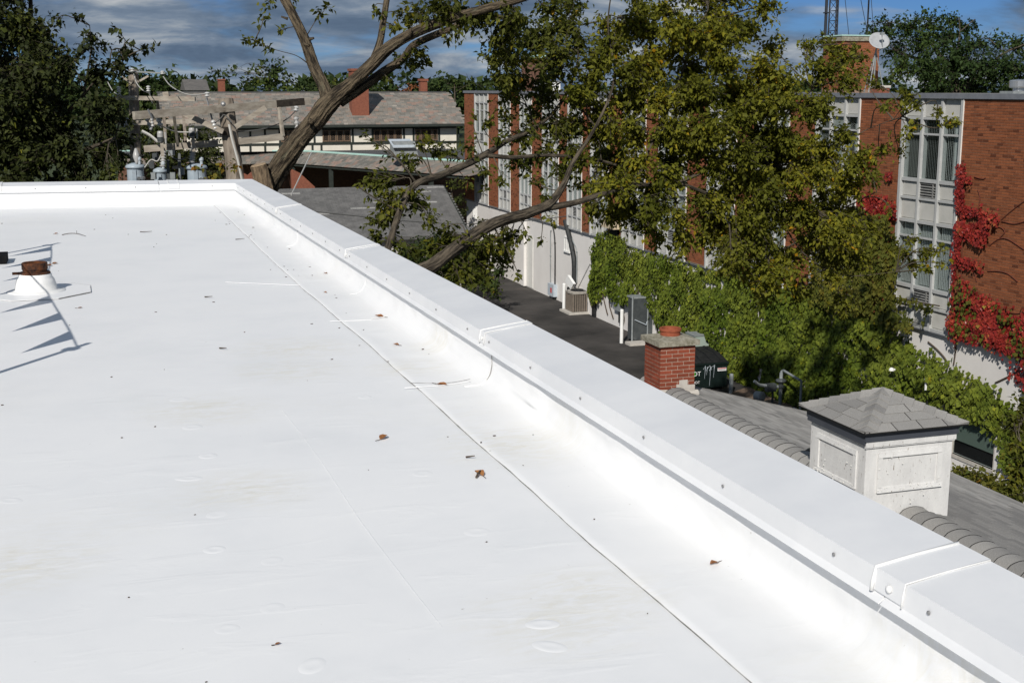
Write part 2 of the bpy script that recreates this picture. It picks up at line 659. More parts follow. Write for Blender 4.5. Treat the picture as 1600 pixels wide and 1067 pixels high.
mat('bark', (0.016, 0.012, 0.008), (0.155, 0.120, 0.077), rough=0.95, scale=24, detail=8, spread=(0.38, 0.62), bump=1.0, bscale=24, bdist=0.10, flow=True, spots=(7, 0.60, 0.72, (0.15, 0.145, 0.095)))
mat('bark_dark', (0.020, 0.016, 0.012), (0.12, 0.098, 0.070), rough=0.95, scale=24, detail=8, spread=(0.38, 0.62), bump=0.9, bscale=28, bdist=0.04, flow=True)
mat('bark_thin', (0.045, 0.036, 0.026), (0.10, 0.085, 0.062), rough=0.95, scale=30)
mat('cut_wood', (0.24, 0.17, 0.105), (0.36, 0.27, 0.175), rough=0.9, scale=18)
mat('stub_bark', (0.085, 0.060, 0.040), (0.26, 0.19, 0.12), rough=0.95, scale=20, stretch=(1, 1, 0.25), bump=1.0, bscale=30, bdist=0.04)
LT = [(0.0, (0.45, 0.50, 0.42)), (0.35, (0.8, 0.85, 0.75)), (0.62, (1.2, 1.2, 1.05)), (0.85, (1.75, 1.6, 0.95)), (0.95, (2.2, 1.7, 0.8)), (1.0, (3.0, 1.6, 0.6))]
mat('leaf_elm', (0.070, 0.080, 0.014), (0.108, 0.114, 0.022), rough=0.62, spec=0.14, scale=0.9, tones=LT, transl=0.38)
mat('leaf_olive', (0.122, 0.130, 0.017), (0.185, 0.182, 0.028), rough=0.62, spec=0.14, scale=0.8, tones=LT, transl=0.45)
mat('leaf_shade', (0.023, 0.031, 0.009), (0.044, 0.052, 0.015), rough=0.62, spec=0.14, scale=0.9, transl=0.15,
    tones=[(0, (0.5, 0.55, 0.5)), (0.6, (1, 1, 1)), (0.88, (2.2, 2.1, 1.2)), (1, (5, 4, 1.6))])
mat('leaf_ivy', (0.074, 0.110, 0.012), (0.150, 0.180, 0.026), rough=0.62, spec=0.14, scale=0.5, transl=0.2,
    tones=[(0, (0.35, 0.42, 0.35)), (0.5, (1, 1, 1)), (0.85, (1.6, 1.5, 1.2)), (1, (2.4, 1.6, 0.7))])
mat('leaf_ivy_yellow', (0.085, 0.092, 0.016), (0.125, 0.115, 0.020), rough=0.62, spec=0.14, scale=0.6, transl=0.2,
    tones=[(0, (0.5, 0.7, 0.6)), (0.6, (1, 1, 1)), (0.9, (1.3, 1.15, 0.9)), (1, (1.9, 0.9, 0.7))])
mat('leaf_red', (0.20, 0.016, 0.014), (0.33, 0.034, 0.024), rough=0.36, scale=2.0, transl=0.15,
    tones=[(0, (0.45, 0.6, 0.6)), (0.55, (1, 1, 1)), (0.75, (1.2, 1.9, 1.5)), (0.88, (1.1, 3.6, 1.5)), (1, (0.8, 6.5, 1.5))])
mat('leaf_far', (0.024, 0.042, 0.013), (0.052, 0.070, 0.020), rough=0.62, spec=0.14, scale=0.35, tones=LT, transl=0.2)
mat('leaf_locust', (0.022, 0.042, 0.014), (0.042, 0.066, 0.018), rough=0.62, spec=0.14, scale=0.4, tones=LT, transl=0.2)
mat('leaf_rust', (0.13, 0.042, 0.02), (0.19, 0.07, 0.025), rough=0.62, spec=0.14, scale=0.6, tones=[(0, (0.5, 0.5, 0.5)), (1, (1.4, 1.4, 1.3))])
BT = [(0.0, (0.42, 0.36, 0.34)), (0.10, (0.60, 0.55, 0.52)), (0.16, (0.86, 0.85, 0.84)), (0.6, (1, 1, 1)), (1.0, (1.22, 1.20, 1.15))]
mat('brick_red', (0.212, 0.068, 0.028), (0.265, 0.091, 0.038), rough=0.85, scale=40, tones=BT, tone='object', bump=0.4, bscale=120, bdist=0.004)
mat('brick_red_mass', (0.212, 0.068, 0.028), (0.265, 0.091, 0.038), rough=0.85, scale=40, tones=BT, bump=0.4, bscale=120, bdist=0.004)
mat('brick_chimney', (0.205, 0.050, 0.026), (0.25, 0.062, 0.032), rough=0.85, scale=30, tones=[(0, (0.75, 0.75, 0.75)), (1, (1.15, 1.1, 1.1))], tone='object', bump=0.4, bscale=90, bdist=0.004)
mat('mortar', (0.23, 0.155, 0.11), (0.29, 0.20, 0.145), rough=0.95, scale=30)
mat('mortar_pale', (0.46, 0.38, 0.30), (0.54, 0.45, 0.36), rough=0.95, scale=30)
mat('stucco', (0.68, 0.655, 0.625), (0.74, 0.715, 0.685), rough=0.9, scale=0.8, bump=0.2, bscale=12, bdist=0.01,
    spots=(0.9, 0.62, 0.80, (0.50, 0.47, 0.43)))
mat('frame_paint', (0.40, 0.405, 0.40), (0.45, 0.455, 0.445), rough=0.55, scale=6)
mat('fin_paint', (0.66, 0.65, 0.61), (0.72, 0.71, 0.67), rough=0.55, scale=6)
mat('panel_paint', (0.46, 0.455, 0.42), (0.52, 0.51, 0.475), rough=0.6, scale=3)
mat('louvre_metal', (0.17, 0.17, 0.165), (0.22, 0.22, 0.21), rough=0.5, scale=10)
mat('blind_slat', (0.72, 0.72, 0.70), rough=0.7)
mat('blind_grey', (0.34, 0.345, 0.335), rough=0.7)
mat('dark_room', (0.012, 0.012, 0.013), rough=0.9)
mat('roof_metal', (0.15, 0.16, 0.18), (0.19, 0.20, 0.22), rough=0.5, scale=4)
mat('roof_gravel', (0.22, 0.21, 0.20), (0.30, 0.29, 0.27), rough=0.95, scale=60)
mat('concrete', (0.20, 0.185, 0.14), (0.33, 0.31, 0.25), rough=0.95, scale=14, bump=0.5, bscale=60, bdist=0.01, spots=(9, 0.52, 0.70, (0.10, 0.095, 0.055)))
mat('pale_concrete', (0.42, 0.39, 0.35), (0.52, 0.49, 0.44), rough=0.9, scale=8)
mat('terracotta', (0.24, 0.062, 0.03), (0.31, 0.085, 0.042), rough=0.8, scale=18, spots=(12, 0.6, 0.75, (0.13, 0.04, 0.025)))
mat('shingle', (0.20, 0.195, 0.187), (0.29, 0.283, 0.272), rough=0.95, scale=110, detail=3, tones=[(0, (0.80, 0.80, 0.80)), (1, (1.16, 1.15, 1.13))], tone='object', bump=0.6, bscale=160, bdist=0.004)
mat('shingle_mass', (0.275, 0.267, 0.254), (0.385, 0.375, 0.36), rough=0.95, scale=2.6, detail=8, stretch=(2.4, 0.55, 1), tones=[(0, (0.55, 0.55, 0.55)), (0.12, (0.82, 0.82, 0.81)), (1, (1.12, 1.11, 1.09))], bump=0.6, bscale=120, bdist=0.005, spots=(5.0, 0.60, 0.78, (0.10, 0.095, 0.085)))
mat('shingle_garage', (0.105, 0.104, 0.102), (0.155, 0.152, 0.148), rough=0.95, scale=2.2, detail=8, tones=[(0, (0.8, 0.8, 0.8)), (0.94, (1.1, 1.1, 1.1)), (0.97, (2.2, 2.2, 2.15)), (1, (2.4, 2.4, 2.3))])
mat('old_paint', (0.60, 0.595, 0.585), (0.68, 0.675, 0.66), rough=0.6, scale=3, stretch=(3, 3, 1), bump=0.5, bscale=26, bdist=0.01,
    spots=(13.0, 0.63, 0.675, (0.25, 0.215, 0.18)))
mat('fascia_metal', (0.050, 0.056, 0.070), (0.060, 0.066, 0.080), rough=0.4, scale=5)
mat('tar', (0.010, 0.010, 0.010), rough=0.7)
mat('asphalt', (0.027, 0.025, 0.023), (0.066, 0.060, 0.055), rough=0.92, scale=0.55, detail=9, bump=0.4, bscale=60, bdist=0.01, spots=(0.35, 0.55, 0.72, (0.080, 0.068, 0.060)))
mat('soil', (0.10, 0.07, 0.05), (0.24, 0.17, 0.12), rough=0.95, scale=3)
mat('grass_ground', (0.03, 0.045, 0.015), (0.06, 0.075, 0.03), rough=0.95, scale=0.3)
mat('white_paint', (0.74, 0.74, 0.72), (0.80, 0.80, 0.78), rough=0.5, scale=8)
mat('dark_steel', (0.045, 0.052, 0.055), (0.07, 0.078, 0.08), rough=0.5, scale=4, spots=(3, 0.58, 0.7, (0.10, 0.11, 0.11)))
mat('grey_steel', (0.20, 0.22, 0.225), (0.27, 0.29, 0.29), rough=0.5, scale=6)
mat('pale_steel', (0.40, 0.45, 0.50), (0.48, 0.53, 0.57), rough=0.4, scale=5)
mat('black_pipe', (0.018, 0.020, 0.021), (0.035, 0.037, 0.037), rough=0.6, scale=5)
mat('dumpster_green', (0.004, 0.010, 0.009), (0.007, 0.015, 0.013), rough=0.55, scale=5, spots=(5, 0.66, 0.74, (0.03, 0.032, 0.03)))
mat('black_plastic', (0.010, 0.011, 0.012), (0.02, 0.021, 0.022), rough=0.5, scale=6)
mat('logo_green', (0.03, 0.30, 0.03), rough=0.5)
mat('logo_white', (0.75, 0.75, 0.75), rough=0.5)
mat('ac_brown', (0.15, 0.125, 0.10), (0.19, 0.16, 0.13), rough=0.5, scale=8)
mat('ac_pale', (0.30, 0.28, 0.245), (0.36, 0.335, 0.30), rough=0.5, scale=8)
mat('red_paint', (0.5, 0.03, 0.03), rough=0.5)
mat('old_wood', (0.24, 0.205, 0.165), (0.40, 0.36, 0.30), rough=0.95, scale=9, stretch=(0.25, 1, 1), bump=0.5, bscale=30, bdist=0.01, spots=(4, 0.62, 0.74, (0.07, 0.055, 0.04)))
mat('pole_wood', (0.13, 0.105, 0.082), (0.28, 0.24, 0.195), rough=0.95, scale=10, stretch=(1, 1, 0.18), bump=0.8, bscale=26, bdist=0.02, spots=(3.5, 0.60, 0.70, (0.045, 0.033, 0.025)))
mat('burnt_wood', (0.02, 0.016, 0.013), (0.05, 0.04, 0.03), rough=0.95, scale=12)
mat('porcelain', (0.44, 0.44, 0.43), (0.54, 0.54, 0.52), rough=0.25, scale=10, spec=0.5)
mat('porcelain_grey', (0.33, 0.33, 0.32), (0.44, 0.43, 0.42), rough=0.35, scale=10, spec=0.5)
mat('tank_blue', (0.29, 0.345, 0.39), (0.35, 0.405, 0.45), rough=0.4, scale=4, spots=(4, 0.64, 0.74, (0.24, 0.26, 0.27)))
mat('wire', (0.10, 0.10, 0.095), rough=0.6)
mat('wire_pale', (0.42, 0.41, 0.38), rough=0.6)
mat('plaster', (0.66, 0.62, 0.53), (0.72, 0.68, 0.59), rough=0.9, scale=2)
mat('timber', (0.020, 0.026, 0.022), (0.032, 0.038, 0.032), rough=0.8, scale=8)
mat('casement', (0.13, 0.085, 0.055), (0.17, 0.115, 0.075), rough=0.7, scale=8)
mat('slate', (0.175, 0.162, 0.145), (0.215, 0.202, 0.182), rough=0.9, scale=0.9, detail=6,
    tones=[(0, (0.66, 0.68, 0.66)), (0.35, (0.95, 0.95, 0.93)), (0.6, (1.05, 1.05, 1.03)), (0.8, (1.15, 1.0, 0.9)), (0.9, (1.30, 0.92, 0.82)), (1, (1.4, 1.36, 1.3))])
mat('slate_dark', (0.055, 0.056, 0.058), (0.10, 0.10, 0.10), rough=0.9, scale=1.2, detail=7, stretch=(0.4, 1.6, 1))
mat('copper', (0.36, 0.56, 0.50), (0.42, 0.60, 0.54), rough=0.7, scale=3)
mat('brick_far', (0.20, 0.072, 0.045), (0.25, 0.092, 0.056), rough=0.9, scale=6, detail=8, spots=(16, 0.55, 0.62, (0.14, 0.045, 0.03)))
mat('brick_brown', (0.12, 0.065, 0.045), (0.17, 0.09, 0.06), rough=0.9, scale=7, detail=8)
mat('mast_steel', (0.025, 0.028, 0.035), rough=0.6)
mat('dish_white', (0.32, 0.33, 0.34), (0.37, 0.38, 0.39), rough=0.5, scale=6)
mat('bright_metal', (0.55, 0.56, 0.57), rough=0.25, metal=0.8)
mat('far_wall', (0.40, 0.38, 0.36), (0.46, 0.44, 0.41), rough=0.9, scale=2)
mat('far_roof', (0.10, 0.095, 0.09), (0.14, 0.13, 0.12), rough=0.9, scale=2)


def glass_mat(name, tint, refl):
    m = bpy.data.materials.new(name)
    m.use_nodes = True
    t = m.node_tree
    t.nodes.clear()
    o = N(t, 'ShaderNodeOutputMaterial')
    g = N(t, 'ShaderNodeBsdfGlossy', i_Roughness=0.04)
    tr = N(t, 'ShaderNodeBsdfTransparent')
    tr.inputs[0].default_value = (*tint, 1)
    fr = N(t, 'ShaderNodeFresnel', i_IOR=1.5)
    ge = N(t, 'ShaderNodeNewGeometry')
    mixv = mth(t, 'MULTIPLY', fr.outputs[0], mth(t, 'SUBTRACT', 1.0, ge.outputs['Backfacing']))
    ms = N(t, 'ShaderNodeMixShader')
    t.links.new(mixv, ms.inputs[0])
    t.links.new(tr.outputs[0], ms.inputs[1])
    t.links.new(g.outputs[0], ms.inputs[2])
    t.links.new(ms.outputs[0], o.inputs[0])
    MATS[name] = m


glass_mat('glass', (0.82, 0.85, 0.85), 1.0)

# ------------------------------------------------------------------ ground
b = MB()
b.add([(-900, -300, -0.05), (900, -300, -0.05), (900, 1600, -0.05), (-900, 1600, -0.05)], [(0, 1, 2, 3)])
b.build('ground', 'grass_ground', kind='structure')
b = MB()
b.add([(2.6, -10, 0.0), (21.3, -10, 0.0), (21.3, 74, 0.0), (12.4, 74, 0.0), (6.0, 60, 0.0), (2.6, 40, 0.0)], [(0, 1, 2, 3, 4, 5)])
b.build('alley_pavement', 'asphalt', kind='structure')
b = MB()
b.add([(18.8, 33.5, 0.006), (21.1, 33.5, 0.006), (21.1, 37.6, 0.006), (20.1, 37.0, 0.006), (19.2, 36.4, 0.006)], [(0, 1, 2, 3, 4)])
b.build('soil_bed', 'soil', kind='structure')

# ------------------------------------------------------------------ our flat roof: membrane, parapet, coping
ROOF = EYE - 1.5
CAPI = EYE - 1.24            # coping inner edge
CAPO = EYE - 1.205           # outer edge stands a little higher
XI, XO = 1.925, 2.172
SKEW = math.tan(math.radians(7.0))
YF = 17.42                   # far parapet's inner face at X = XI
bld = thing('flat_roofed_building', 'low building with a white membrane flat roof and white metal capped parapet', 'building', (-4, 8, 0))


def yfar(X):
    return YF - SKEW * (X - XI)


rng = np.random.default_rng(3)
# body walls
b = MB()
b.prism([(XO - 0.04, -6, 0), (XO - 0.04, yfar(XO) + 0.24, 0), (-14, yfar(-14) + 0.24, 0), (-14, -6, 0)], (0, 0, ROOF - 0.12))
b.build('outer_wall', 'stucco', bld)
# parapet blocks behind the membrane
b = MB()
b.box((XI + 0.035, -6, ROOF - 0.11), (XO - 0.04, yfar(XO) + 0.2, CAPI - 0.03))
b.build('parapet_wall', 'stucco', bld)
b = MB()
b.prism([(XI + 0.03, yfar(XI) + 0.035, ROOF - 0.11), (XI + 0.03, yfar(XI) + 0.235, ROOF - 0.11), (-14, yfar(-14) + 0.235, ROOF - 0.11), (-14, yfar(-14) + 0.035, ROOF - 0.11)],
        (0, 0, 1.5 - 1.24 + 0.08))
b.build('parapet_wall', 'stucco', bld)


def noise2(x, y, s, seed):
    v = Vector((x * s + seed * 17.3, y * s, seed * 3.1))
    from mathutils import noise as mn
    return mn.noise(v)


# membrane: main sheet, then an edge sheet that laps 5 mm over it and is dressed up the parapet through a soft cove
SEAMX = 1.55


def seam_x(y):
    return SEAMX + 0.006 * math.sin(y * 1.1) + 0.003 * math.sin(y * 4.3 + 1) + (0.06 if y > 12 else 0) * min(1, (y - 12) / 4 if y > 12 else 0)


def sheet(prof, ys, name, rip=0.0):
    """prof(y) -> list of (x,z); lofted along y"""
    V, F = [], []
    for y in ys:
        V.extend([(x, y + (-SKEW * (x - XI)) * fy, z) for x, z, fy in prof(y)])
    k = len(prof(ys[0]))
    for i in range(len(ys) - 1):
        for j in range(k - 1):
            F.append((i * k + j, i * k + j + 1, (i + 1) * k + j + 1, (i + 1) * k + j))
    m = MB()
    m.add(V, F)
    return m


ys = list(np.linspace(-6, YF - 0.30, 420)) + [YF - 0.2, YF - 0.13]


def main_prof(y):
    fy = max(0.0, min(1.0, (y - 8) / (YF - 8)))
    xs = list(np.linspace(-14, -3, 8)) + list(np.linspace(-2.6, seam_x(y) + 0.05, 90))
    out = []
    for x in xs:
        z = ROOF + 0.004 * noise2(x, y, 0.9, 1) * (1 if x > -3 else 0)
        out.append((x, z, fy))
    return out


sheet(main_prof, ys, 'm').build('membrane_sheet', 'membrane', bld, smooth=True)


def edge_prof(y):
    fy = max(0.0, min(1.0, (y - 8) / (YF - 8)))
    out = []
    sx = seam_x(y)
    pts = [(sx, 0.0), (sx + 0.004, 0.0042)]
    x1, r = XI - 0.0, 0.10 + 0.02 * noise2(0, y, 0.8, 4)
    for q in np.linspace(sx + 0.03, x1 - r, 8):
        pts.append((q, 0.006))
    for a in np.linspace(0, math.pi / 2, 12)[1:]:
        pts.append((x1 - r + r * math.sin(a) + 0.02, 0.006 + r * (1 - math.cos(a))))
    zt = CAPI - 0.02 - ROOF
    for q in np.linspace(0.006 + r, zt, 5)[1:]:
        pts.append((x1 + 0.02, q))
    for i, (x, z) in enumerate(pts):
        w = 0.0
        if i > 3:
            w = 0.011 * noise2(x * 2, y, 1.7, 2) + 0.007 * noise2(z * 3, y, 4.3, 5) + 0.004 * noise2(z * 4, y, 9.0, 6)
            w += 0.016 * max(0, noise2(z * 2.5 + y * 0.7, y, 2.1, 9)) ** 1.5
        up = 1 if z > 0.05 else 0
        base = 0.004 * noise2(x, y, 0.9, 1)
        out.append((x - (abs(w) if up else 0), ROOF + z + base * (1 - up) + (w * 0.5 if not up and i > 1 else 0), fy))
    return out


ye = list(np.linspace(-6, YF - 0.30, 700)) + [YF - 0.2, YF - 0.10, YF + 0.02]
sheet(edge_prof, ye, 'e').build('membrane_sheet', 'membrane', bld, smooth=True)
# far upstand with its own cove
V, F = [], []
xsf = np.linspace(-14, XI + 0.02, 220)
pf = [(-0.34, 0.0), (-0.335, 0.006), (-0.25, 0.006), (-0.18, 0.006)] + [(-0.13 + 0.13 * math.sin(a), 0.006 + 0.13 * (1 - math.cos(a))) for a in np.linspace(0.15, math.pi / 2, 8)] + [(0, 0.2), (0, 1.5 - 1.24 - 0.01)]
for x in xsf:
    for i, (d, z) in enumerate(pf):
        w = 0.006 * noise2(x, z * 2, 2.3, 7) if i > 3 else 0
        V.append((x, yfar(x) + d - abs(w) + 0.004, ROOF + z))
k = len(pf)
for i in range(len(xsf) - 1):
    for j in range(k - 1):
        F.append((i * k + j, (i + 1) * k + j, (i + 1) * k + j + 1, i * k + j + 1))
MB().add(V, F).build('membrane_sheet', 'membrane', bld, smooth=True)
# the dirt line that has caught along the lap
pts = [(seam_x(y) - 0.002 + 0.003 * noise2(y, 0, 6, 3), y - SKEW * (seam_x(y) - XI) * max(0, min(1, (y - 8) / (YF - 8))), ROOF + 0.004 * noise2(seam_x(y), y, 0.9, 1) + 0.003) for y in np.linspace(0.5, YF - 0.36, 260)]
MB().tube(pts, [(0.0015 + 0.0016 * abs(noise2(p[1], 3, 1.2, 8))) * (1.0 if p[1] < 8 else 0.75) for p in pts], 5).build('lap_seam', 'seam_grime', bld)
# an older lap, only faintly soiled
pts = [(p[0], p[1], ROOF + 0.004) for p in [onz(x, y, ROOF) for x, y in ((440, 640), (497, 715), (560, 810), (620, 890), (690, 980))]]
MB().tube(smooth_path(pts, 30), 0.0006, 4).build('lap_seam', 'membrane', bld)


def bead(pxs, r, m, lift=0.006, n=24):
    pts = [onz(x, y, ROOF + lift) for x, y in pxs]
    MB().tube(smooth_path(pts, n), r, 5).build('weld_bead', m, bld, smooth=True)


bead([(632, 606), (690, 602), (735, 596)], 0.0022, 'membrane', 0.010)
bead([(640, 598), (700, 598), (745, 590)], 0.0011, 'seam_grime', 0.008)
bead([(352, 441), (400, 443), (470, 446)], 0.0022, 'membrane', 0.006)
bead([(515, 502), (548, 501), (592, 499)], 0.0020, 'membrane', 0.008)
bead([(580, 498), (612, 492), (629, 478)], 0.0030, 'sealant', 0.012)
# the cross lap up the cove and wall near the third coping joint
ylap = onx(767, 560, XI)[1]
i0 = min(range(len(ye)), key=lambda i: abs(ye[i] - ylap))
pp = [(x - 0.002, ye[i0] + 0.05 * math.sin(z * 9), z + 0.002) for x, z, fy in edge_prof(ye[i0])[8:]]
MB().tube(pp, 0.004, 5).build('weld_bead', 'sealant', bld, smooth=True)
MB().tube([(x - 0.004, y - 0.012, z) for x, y, z in pp[6:]], 0.0018, 4).build('weld_bead', 'seam_grime', bld)
for yq in (9.2, 12.4):
    i0 = min(range(len(ye)), key=lambda i: abs(ye[i] - yq))
    pp = [(x - 0.002, ye[i0] + 0.04 * math.sin(z * 11 + yq), z + 0.002) for x, z, fy in edge_prof(ye[i0])[9:]]
    MB().tube(pp, 0.0022, 5).build('weld_bead', 'membrane', bld, smooth=True)

# fastener plates telegraphing through the sheet
dm = MB().lathe([(0.062, -0.0030), (0.052, -0.0012), (0.044, 0.0), (0.036, 0.0009), (0.028, 0.0013), (0.020, 0.0012), (0.012, 0.0008), (0.006, 0.0007), (0.001, 0.0007)], (0, 0, 0), 28).mesh('fastener_dome', 'membrane', True)
for x, y in ((325, 713), (295, 748), (340, 803), (335, 858), (425, 876), (425, 950), (355, 983), (488, 1040), (745, 830), (848, 975), (860, 1010), (280, 625), (300, 668),
             (570, 620), (660, 740), (15, 782), (330, 560)):
    p = onz(x, y, ROOF)
    link('fastener_plate', dm, bld, (p[0], p[1], ROOF + 0.004 * noise2(p[0], p[1], 0.9, 1) - 0.0002), rot=(0, 0, x), scale=(1.15 * (0.75 + 0.5 * hsh('fp', x)), 0.8 + 0.3 * hsh('fq', y), 0.6 + 0.6 * hsh('fr', x)))

# coping in lengths, with cover plates, beads and screws
screw = MB().lathe([(0.0058, 0), (0.0058, 0.003), (0.003, 0.005)], (0, 0, 0), 8, axis=(-1, 0, -0.1)).mesh('screw', 'screw_metal')
screwf = MB().lathe([(0.007, 0), (0.007, 0.004), (0.004, 0.007)], (0, 0, 0), 8, axis=(0, -1, -0.1)).mesh('screw', 'screw_metal')


def cap_prof():
    """cross-section (u across from inner face outward, z): top, inner face with a kicked-out drip lip"""
    return [(XO + 0.0, CAPO - 0.10), (XO + 0.004, CAPO - 0.10), (XO + 0.004, CAPO + 0.002), (XI - 0.002, CAPI + 0.002), (XI - 0.006, CAPI - 0.062), (XI - 0.022, CAPI - 0.078),
            (XI - 0.020, CAPI - 0.081), (XI + 0.002, CAPI - 0.066), (XI + 0.010, CAPI - 0.01), (XO - 0.004, CAPO - 0.006)]


joints = [-5.9, -0.95, 2.68, 6.27, 9.86, 13.62]
jend = [(jy + 0.0, joints[i + 1] if i + 1 < len(joints) else None) for i, jy in enumerate(joints)]
for a, e in jend:
    P = cap_prof()
    m = MB()
    if e is None:
        va = [(x, a + 0.004, z) for x, z in P]
        ve = [(x, yfar(x) + 0.0 if x < XI else yfar(x) + (x - XI) * 0.98, z) for x, z in P]
        n = len(P)
        m.add(va + ve, [tuple(range(n)), tuple(range(2 * n - 1, n - 1, -1))] + [(i, n + i, n + (i + 1) % n, (i + 1) % n) for i in range(n)])
        yend = YF - 0.1
    else:
        m.prism([(x, a + 0.004, z) for x, z in P], (0, e - a - 0.008, 0))
        yend = e - 0.1
    o = m.build('coping_section', 'coping_metal', bld)
    sp = 0.64
    y = a + 0.24
    while y < yend:
        link('screw', screw, o, (XI - 0.006, y + 0.02 * hsh('s', y), CAPI - 0.030))
        y += sp


def cover(y, w):
    P = cap_prof()
    m = MB()
    Q = [(XO + 0.008, CAPO - 0.09), (XO + 0.008, CAPO + 0.005), (XI - 0.005, CAPI + 0.005), (XI - 0.010, CAPI - 0.055), (XI - 0.007, CAPI - 0.055), (XI - 0.001, CAPI + 0.001), (XO + 0.003, CAPO + 0.001), (XO + 0.005, CAPO - 0.09)]
    m.prism([(x, y, z) for x, z in Q], (0, w, 0))
    o = m.build('joint_cover', 'coping_metal', bld)
    for yy, r in ((y - 0.003, 0.0022), (y + w + 0.002, 0.0058 if w > 0.1 else 0.0042)):
        pts = [(XO + 0.006, yy, CAPO - 0.02), (XO + 0.004, yy, CAPO + 0.005), ((XI + XO) / 2, yy + 0.004, (CAPI + CAPO) / 2 + 0.005), (XI - 0.004, yy, CAPI + 0.005), (XI - 0.011, yy, CAPI - 0.03), (XI - 0.014, yy, CAPI - 0.06)]
        MB().tube(pts, r, 6).build('sealant_bead', 'sealant', o, smooth=True)
    link('rivet', MB().lathe([(0.012, 0), (0.010, 0.005), (0.002, 0.008)], (0, 0, 0), 10, axis=(-1, 0, 0)).mesh('rivet', 'sealant', True), o, (XI - 0.010, y + w * 0.45, CAPI - 0.03))


cover(2.60, 0.125)
for y in (6.20, 9.80, 13.56):
    cover(y, 0.07)
# far run of coping
fd = np.array([-1, SKEW, 0.0])
fjoint = [XI, 0.95, -2.25, -5.8, -14]
for a, e in zip(fjoint[:-1], fjoint[1:]):
    P = cap_prof()
    va, ve = [], []
    for u, z in P:
        d = u - XI
        xa = (u if a == XI else a - 0.004)
        va.append((xa, yfar(xa) + d + (0.0 if a == XI else 0), z))
        ve.append((e + 0.004, yfar(e + 0.004) + d, z))
    n = len(P)
    o = MB().add(ve + va, [tuple(range(n)), tuple(range(2 * n - 1, n - 1, -1))] + [(i, n + i, n + (i + 1) % n, (i + 1) % n) for i in range(n)]).build('coping_section', 'coping_metal', bld)
    x = a - 0.3
    while x > max(e, -3) + 0.1:
        link('screw', screwf, o, (x, yfar(x) - 0.006, CAPI - 0.03))
        x -= 0.62
for x, w in ((1.20, 0.13), (-1.0, 0.12)):
    Q = [(0.285, CAPO + 0.005), (-0.005, CAPI + 0.005), (-0.012, CAPI - 0.058), (-0.008, CAPI - 0.058), (-0.001, CAPI + 0.001), (0.285, CAPO + 0.001)]
    m = MB().prism([(x, yfar(x) + d, z) for d, z in Q], (-w, SKEW * w, 0))
    o = m.build('joint_cover', 'coping_metal', bld)
    for xx in (x, x - w):
        MB().tube([(xx, yfar(xx) + d, z + 0.004) for d, z in Q[:3]], 0.005, 5).build('sealant_bead', 'sealant', o)

# ------------------------------------------------------------------ things on the roof
c = onz(57, 456, ROOF)
vent = thing('roof_vent', 'rusty vent pipe stub in a white flashing boot on the flat roof', 'roof vent', (c[0], c[1], ROOF))
MB().lathe([(0.215, 0.0), (0.21, 0.008), (0.175, 0.010), (0.152, 0.018), (0.142, 0.07), (0.134, 0.095), (0.120, 0.112), (0.118, 0.13), (0.098, 0.138)], (c[0], c[1], ROOF + 0.004), 32).build('flashing_boot', 'sealant', vent, smooth=True)
MB().lathe([(0.086, 0.10), (0.088, 0.165), (0.093, 0.17), (0.093, 0.215), (0.086, 0.22), (0.076, 0.215), (0.074, 0.12)], (c[0], c[1], ROOF + 0.004), 28).build('pipe', 'rust', vent)
b = MB()
b.lathe([(0.108, 0.132), (0.112, 0.14), (0.108, 0.148)], (c[0], c[1], ROOF + 0.004), 28)
b.cbox((c[0] - 0.13, c[1] - 0.01, ROOF + 0.146), (0.06, 0.02, 0.018))
b.build('hose_clamp', 'rust', vent)
b = MB()
pts = []
for i in range(8):
    a = i * math.pi / 4 + 0.4
    pts.append((c[0] + 0.42 * math.cos(a), c[1] + 0.46 * math.sin(a), ROOF + 0.0035))
b.prism(pts, (0, 0, 0.004))
b.build('membrane_patch', 'membrane', vent)
MB().tube([(p[0], p[1], ROOF + 0.006) for p in pts[6:] + pts[:3]], 0.0022, 4).build('patch_seam', 'seam_grime', vent)

# warning line: weighted stands with a rope of pennants; only one foot reaches into the picture
fo = np.array([math.sin(SUN_AZ), math.cos(SUN_AZ), 0]) * (1.0 / math.tan(SUN_EL))
tip1, tip2 = onz(92, 380, ROOF), onz(138, 536, ROOF)
HP = 1.18
feet = []
for k, (tip, lab) in enumerate(((tip1, 'black footed warning line stand at the left edge beside the rusty vent'), (tip2, 'nearer warning line stand left of the frame holding the pennant rope'))):
    f = tip - fo * HP
    f[2] = ROOF
    feet.append(f)
s1 = onz(3, 406, ROOF)
stand = thing('warning_stand', 'black footed warning line stand at the left edge beside the rusty vent', 'stand', feet[0], 'warning line stands')
f = feet[0]
b = MB()
b.box((f[0] - 0.24, f[1] - 0.16, ROOF + 0.005), (onz(13, 407, ROOF)[0], f[1] + 0.16, ROOF + 0.075))
ob = b.build('weight_base', 'rubber', stand)
MB().tube([f + [0, 0, 0.07], f + [0, 0, HP]], 0.02, 10).build('post', 'steel_tube', stand)
MB().cbox(f + [0.0, 0, HP - 0.13], (0.07, 0.06, 0.05)).build('rope_clip', 'rubber', stand)
st2 = copy_thing(stand, feet[1] - feet[0], 'nearer warning line stand left of the frame holding the pennant rope')
for ch in st2.children:
    if ch.name.startswith('weight_base'):
        ch.location.x -= 0.35
BX = (f, feet)
ra = feet[0] + np.array([0.03, 0, HP - 0.13])
rb = feet[1] + np.array([0.03, 0, HP - 0.13])
pen = thing('pennant_rope', 'rope with triangular pennants strung between two warning line stands', 'pennant rope', (ra + rb) / 2)
rp = []
for t in np.linspace(0, 1, 40):
    q = ra * (1 - t) + rb * t
    rp.append(q + np.array([0.02 * math.sin(t * 9), 0, -0.10 * 4 * t * (1 - t)]))
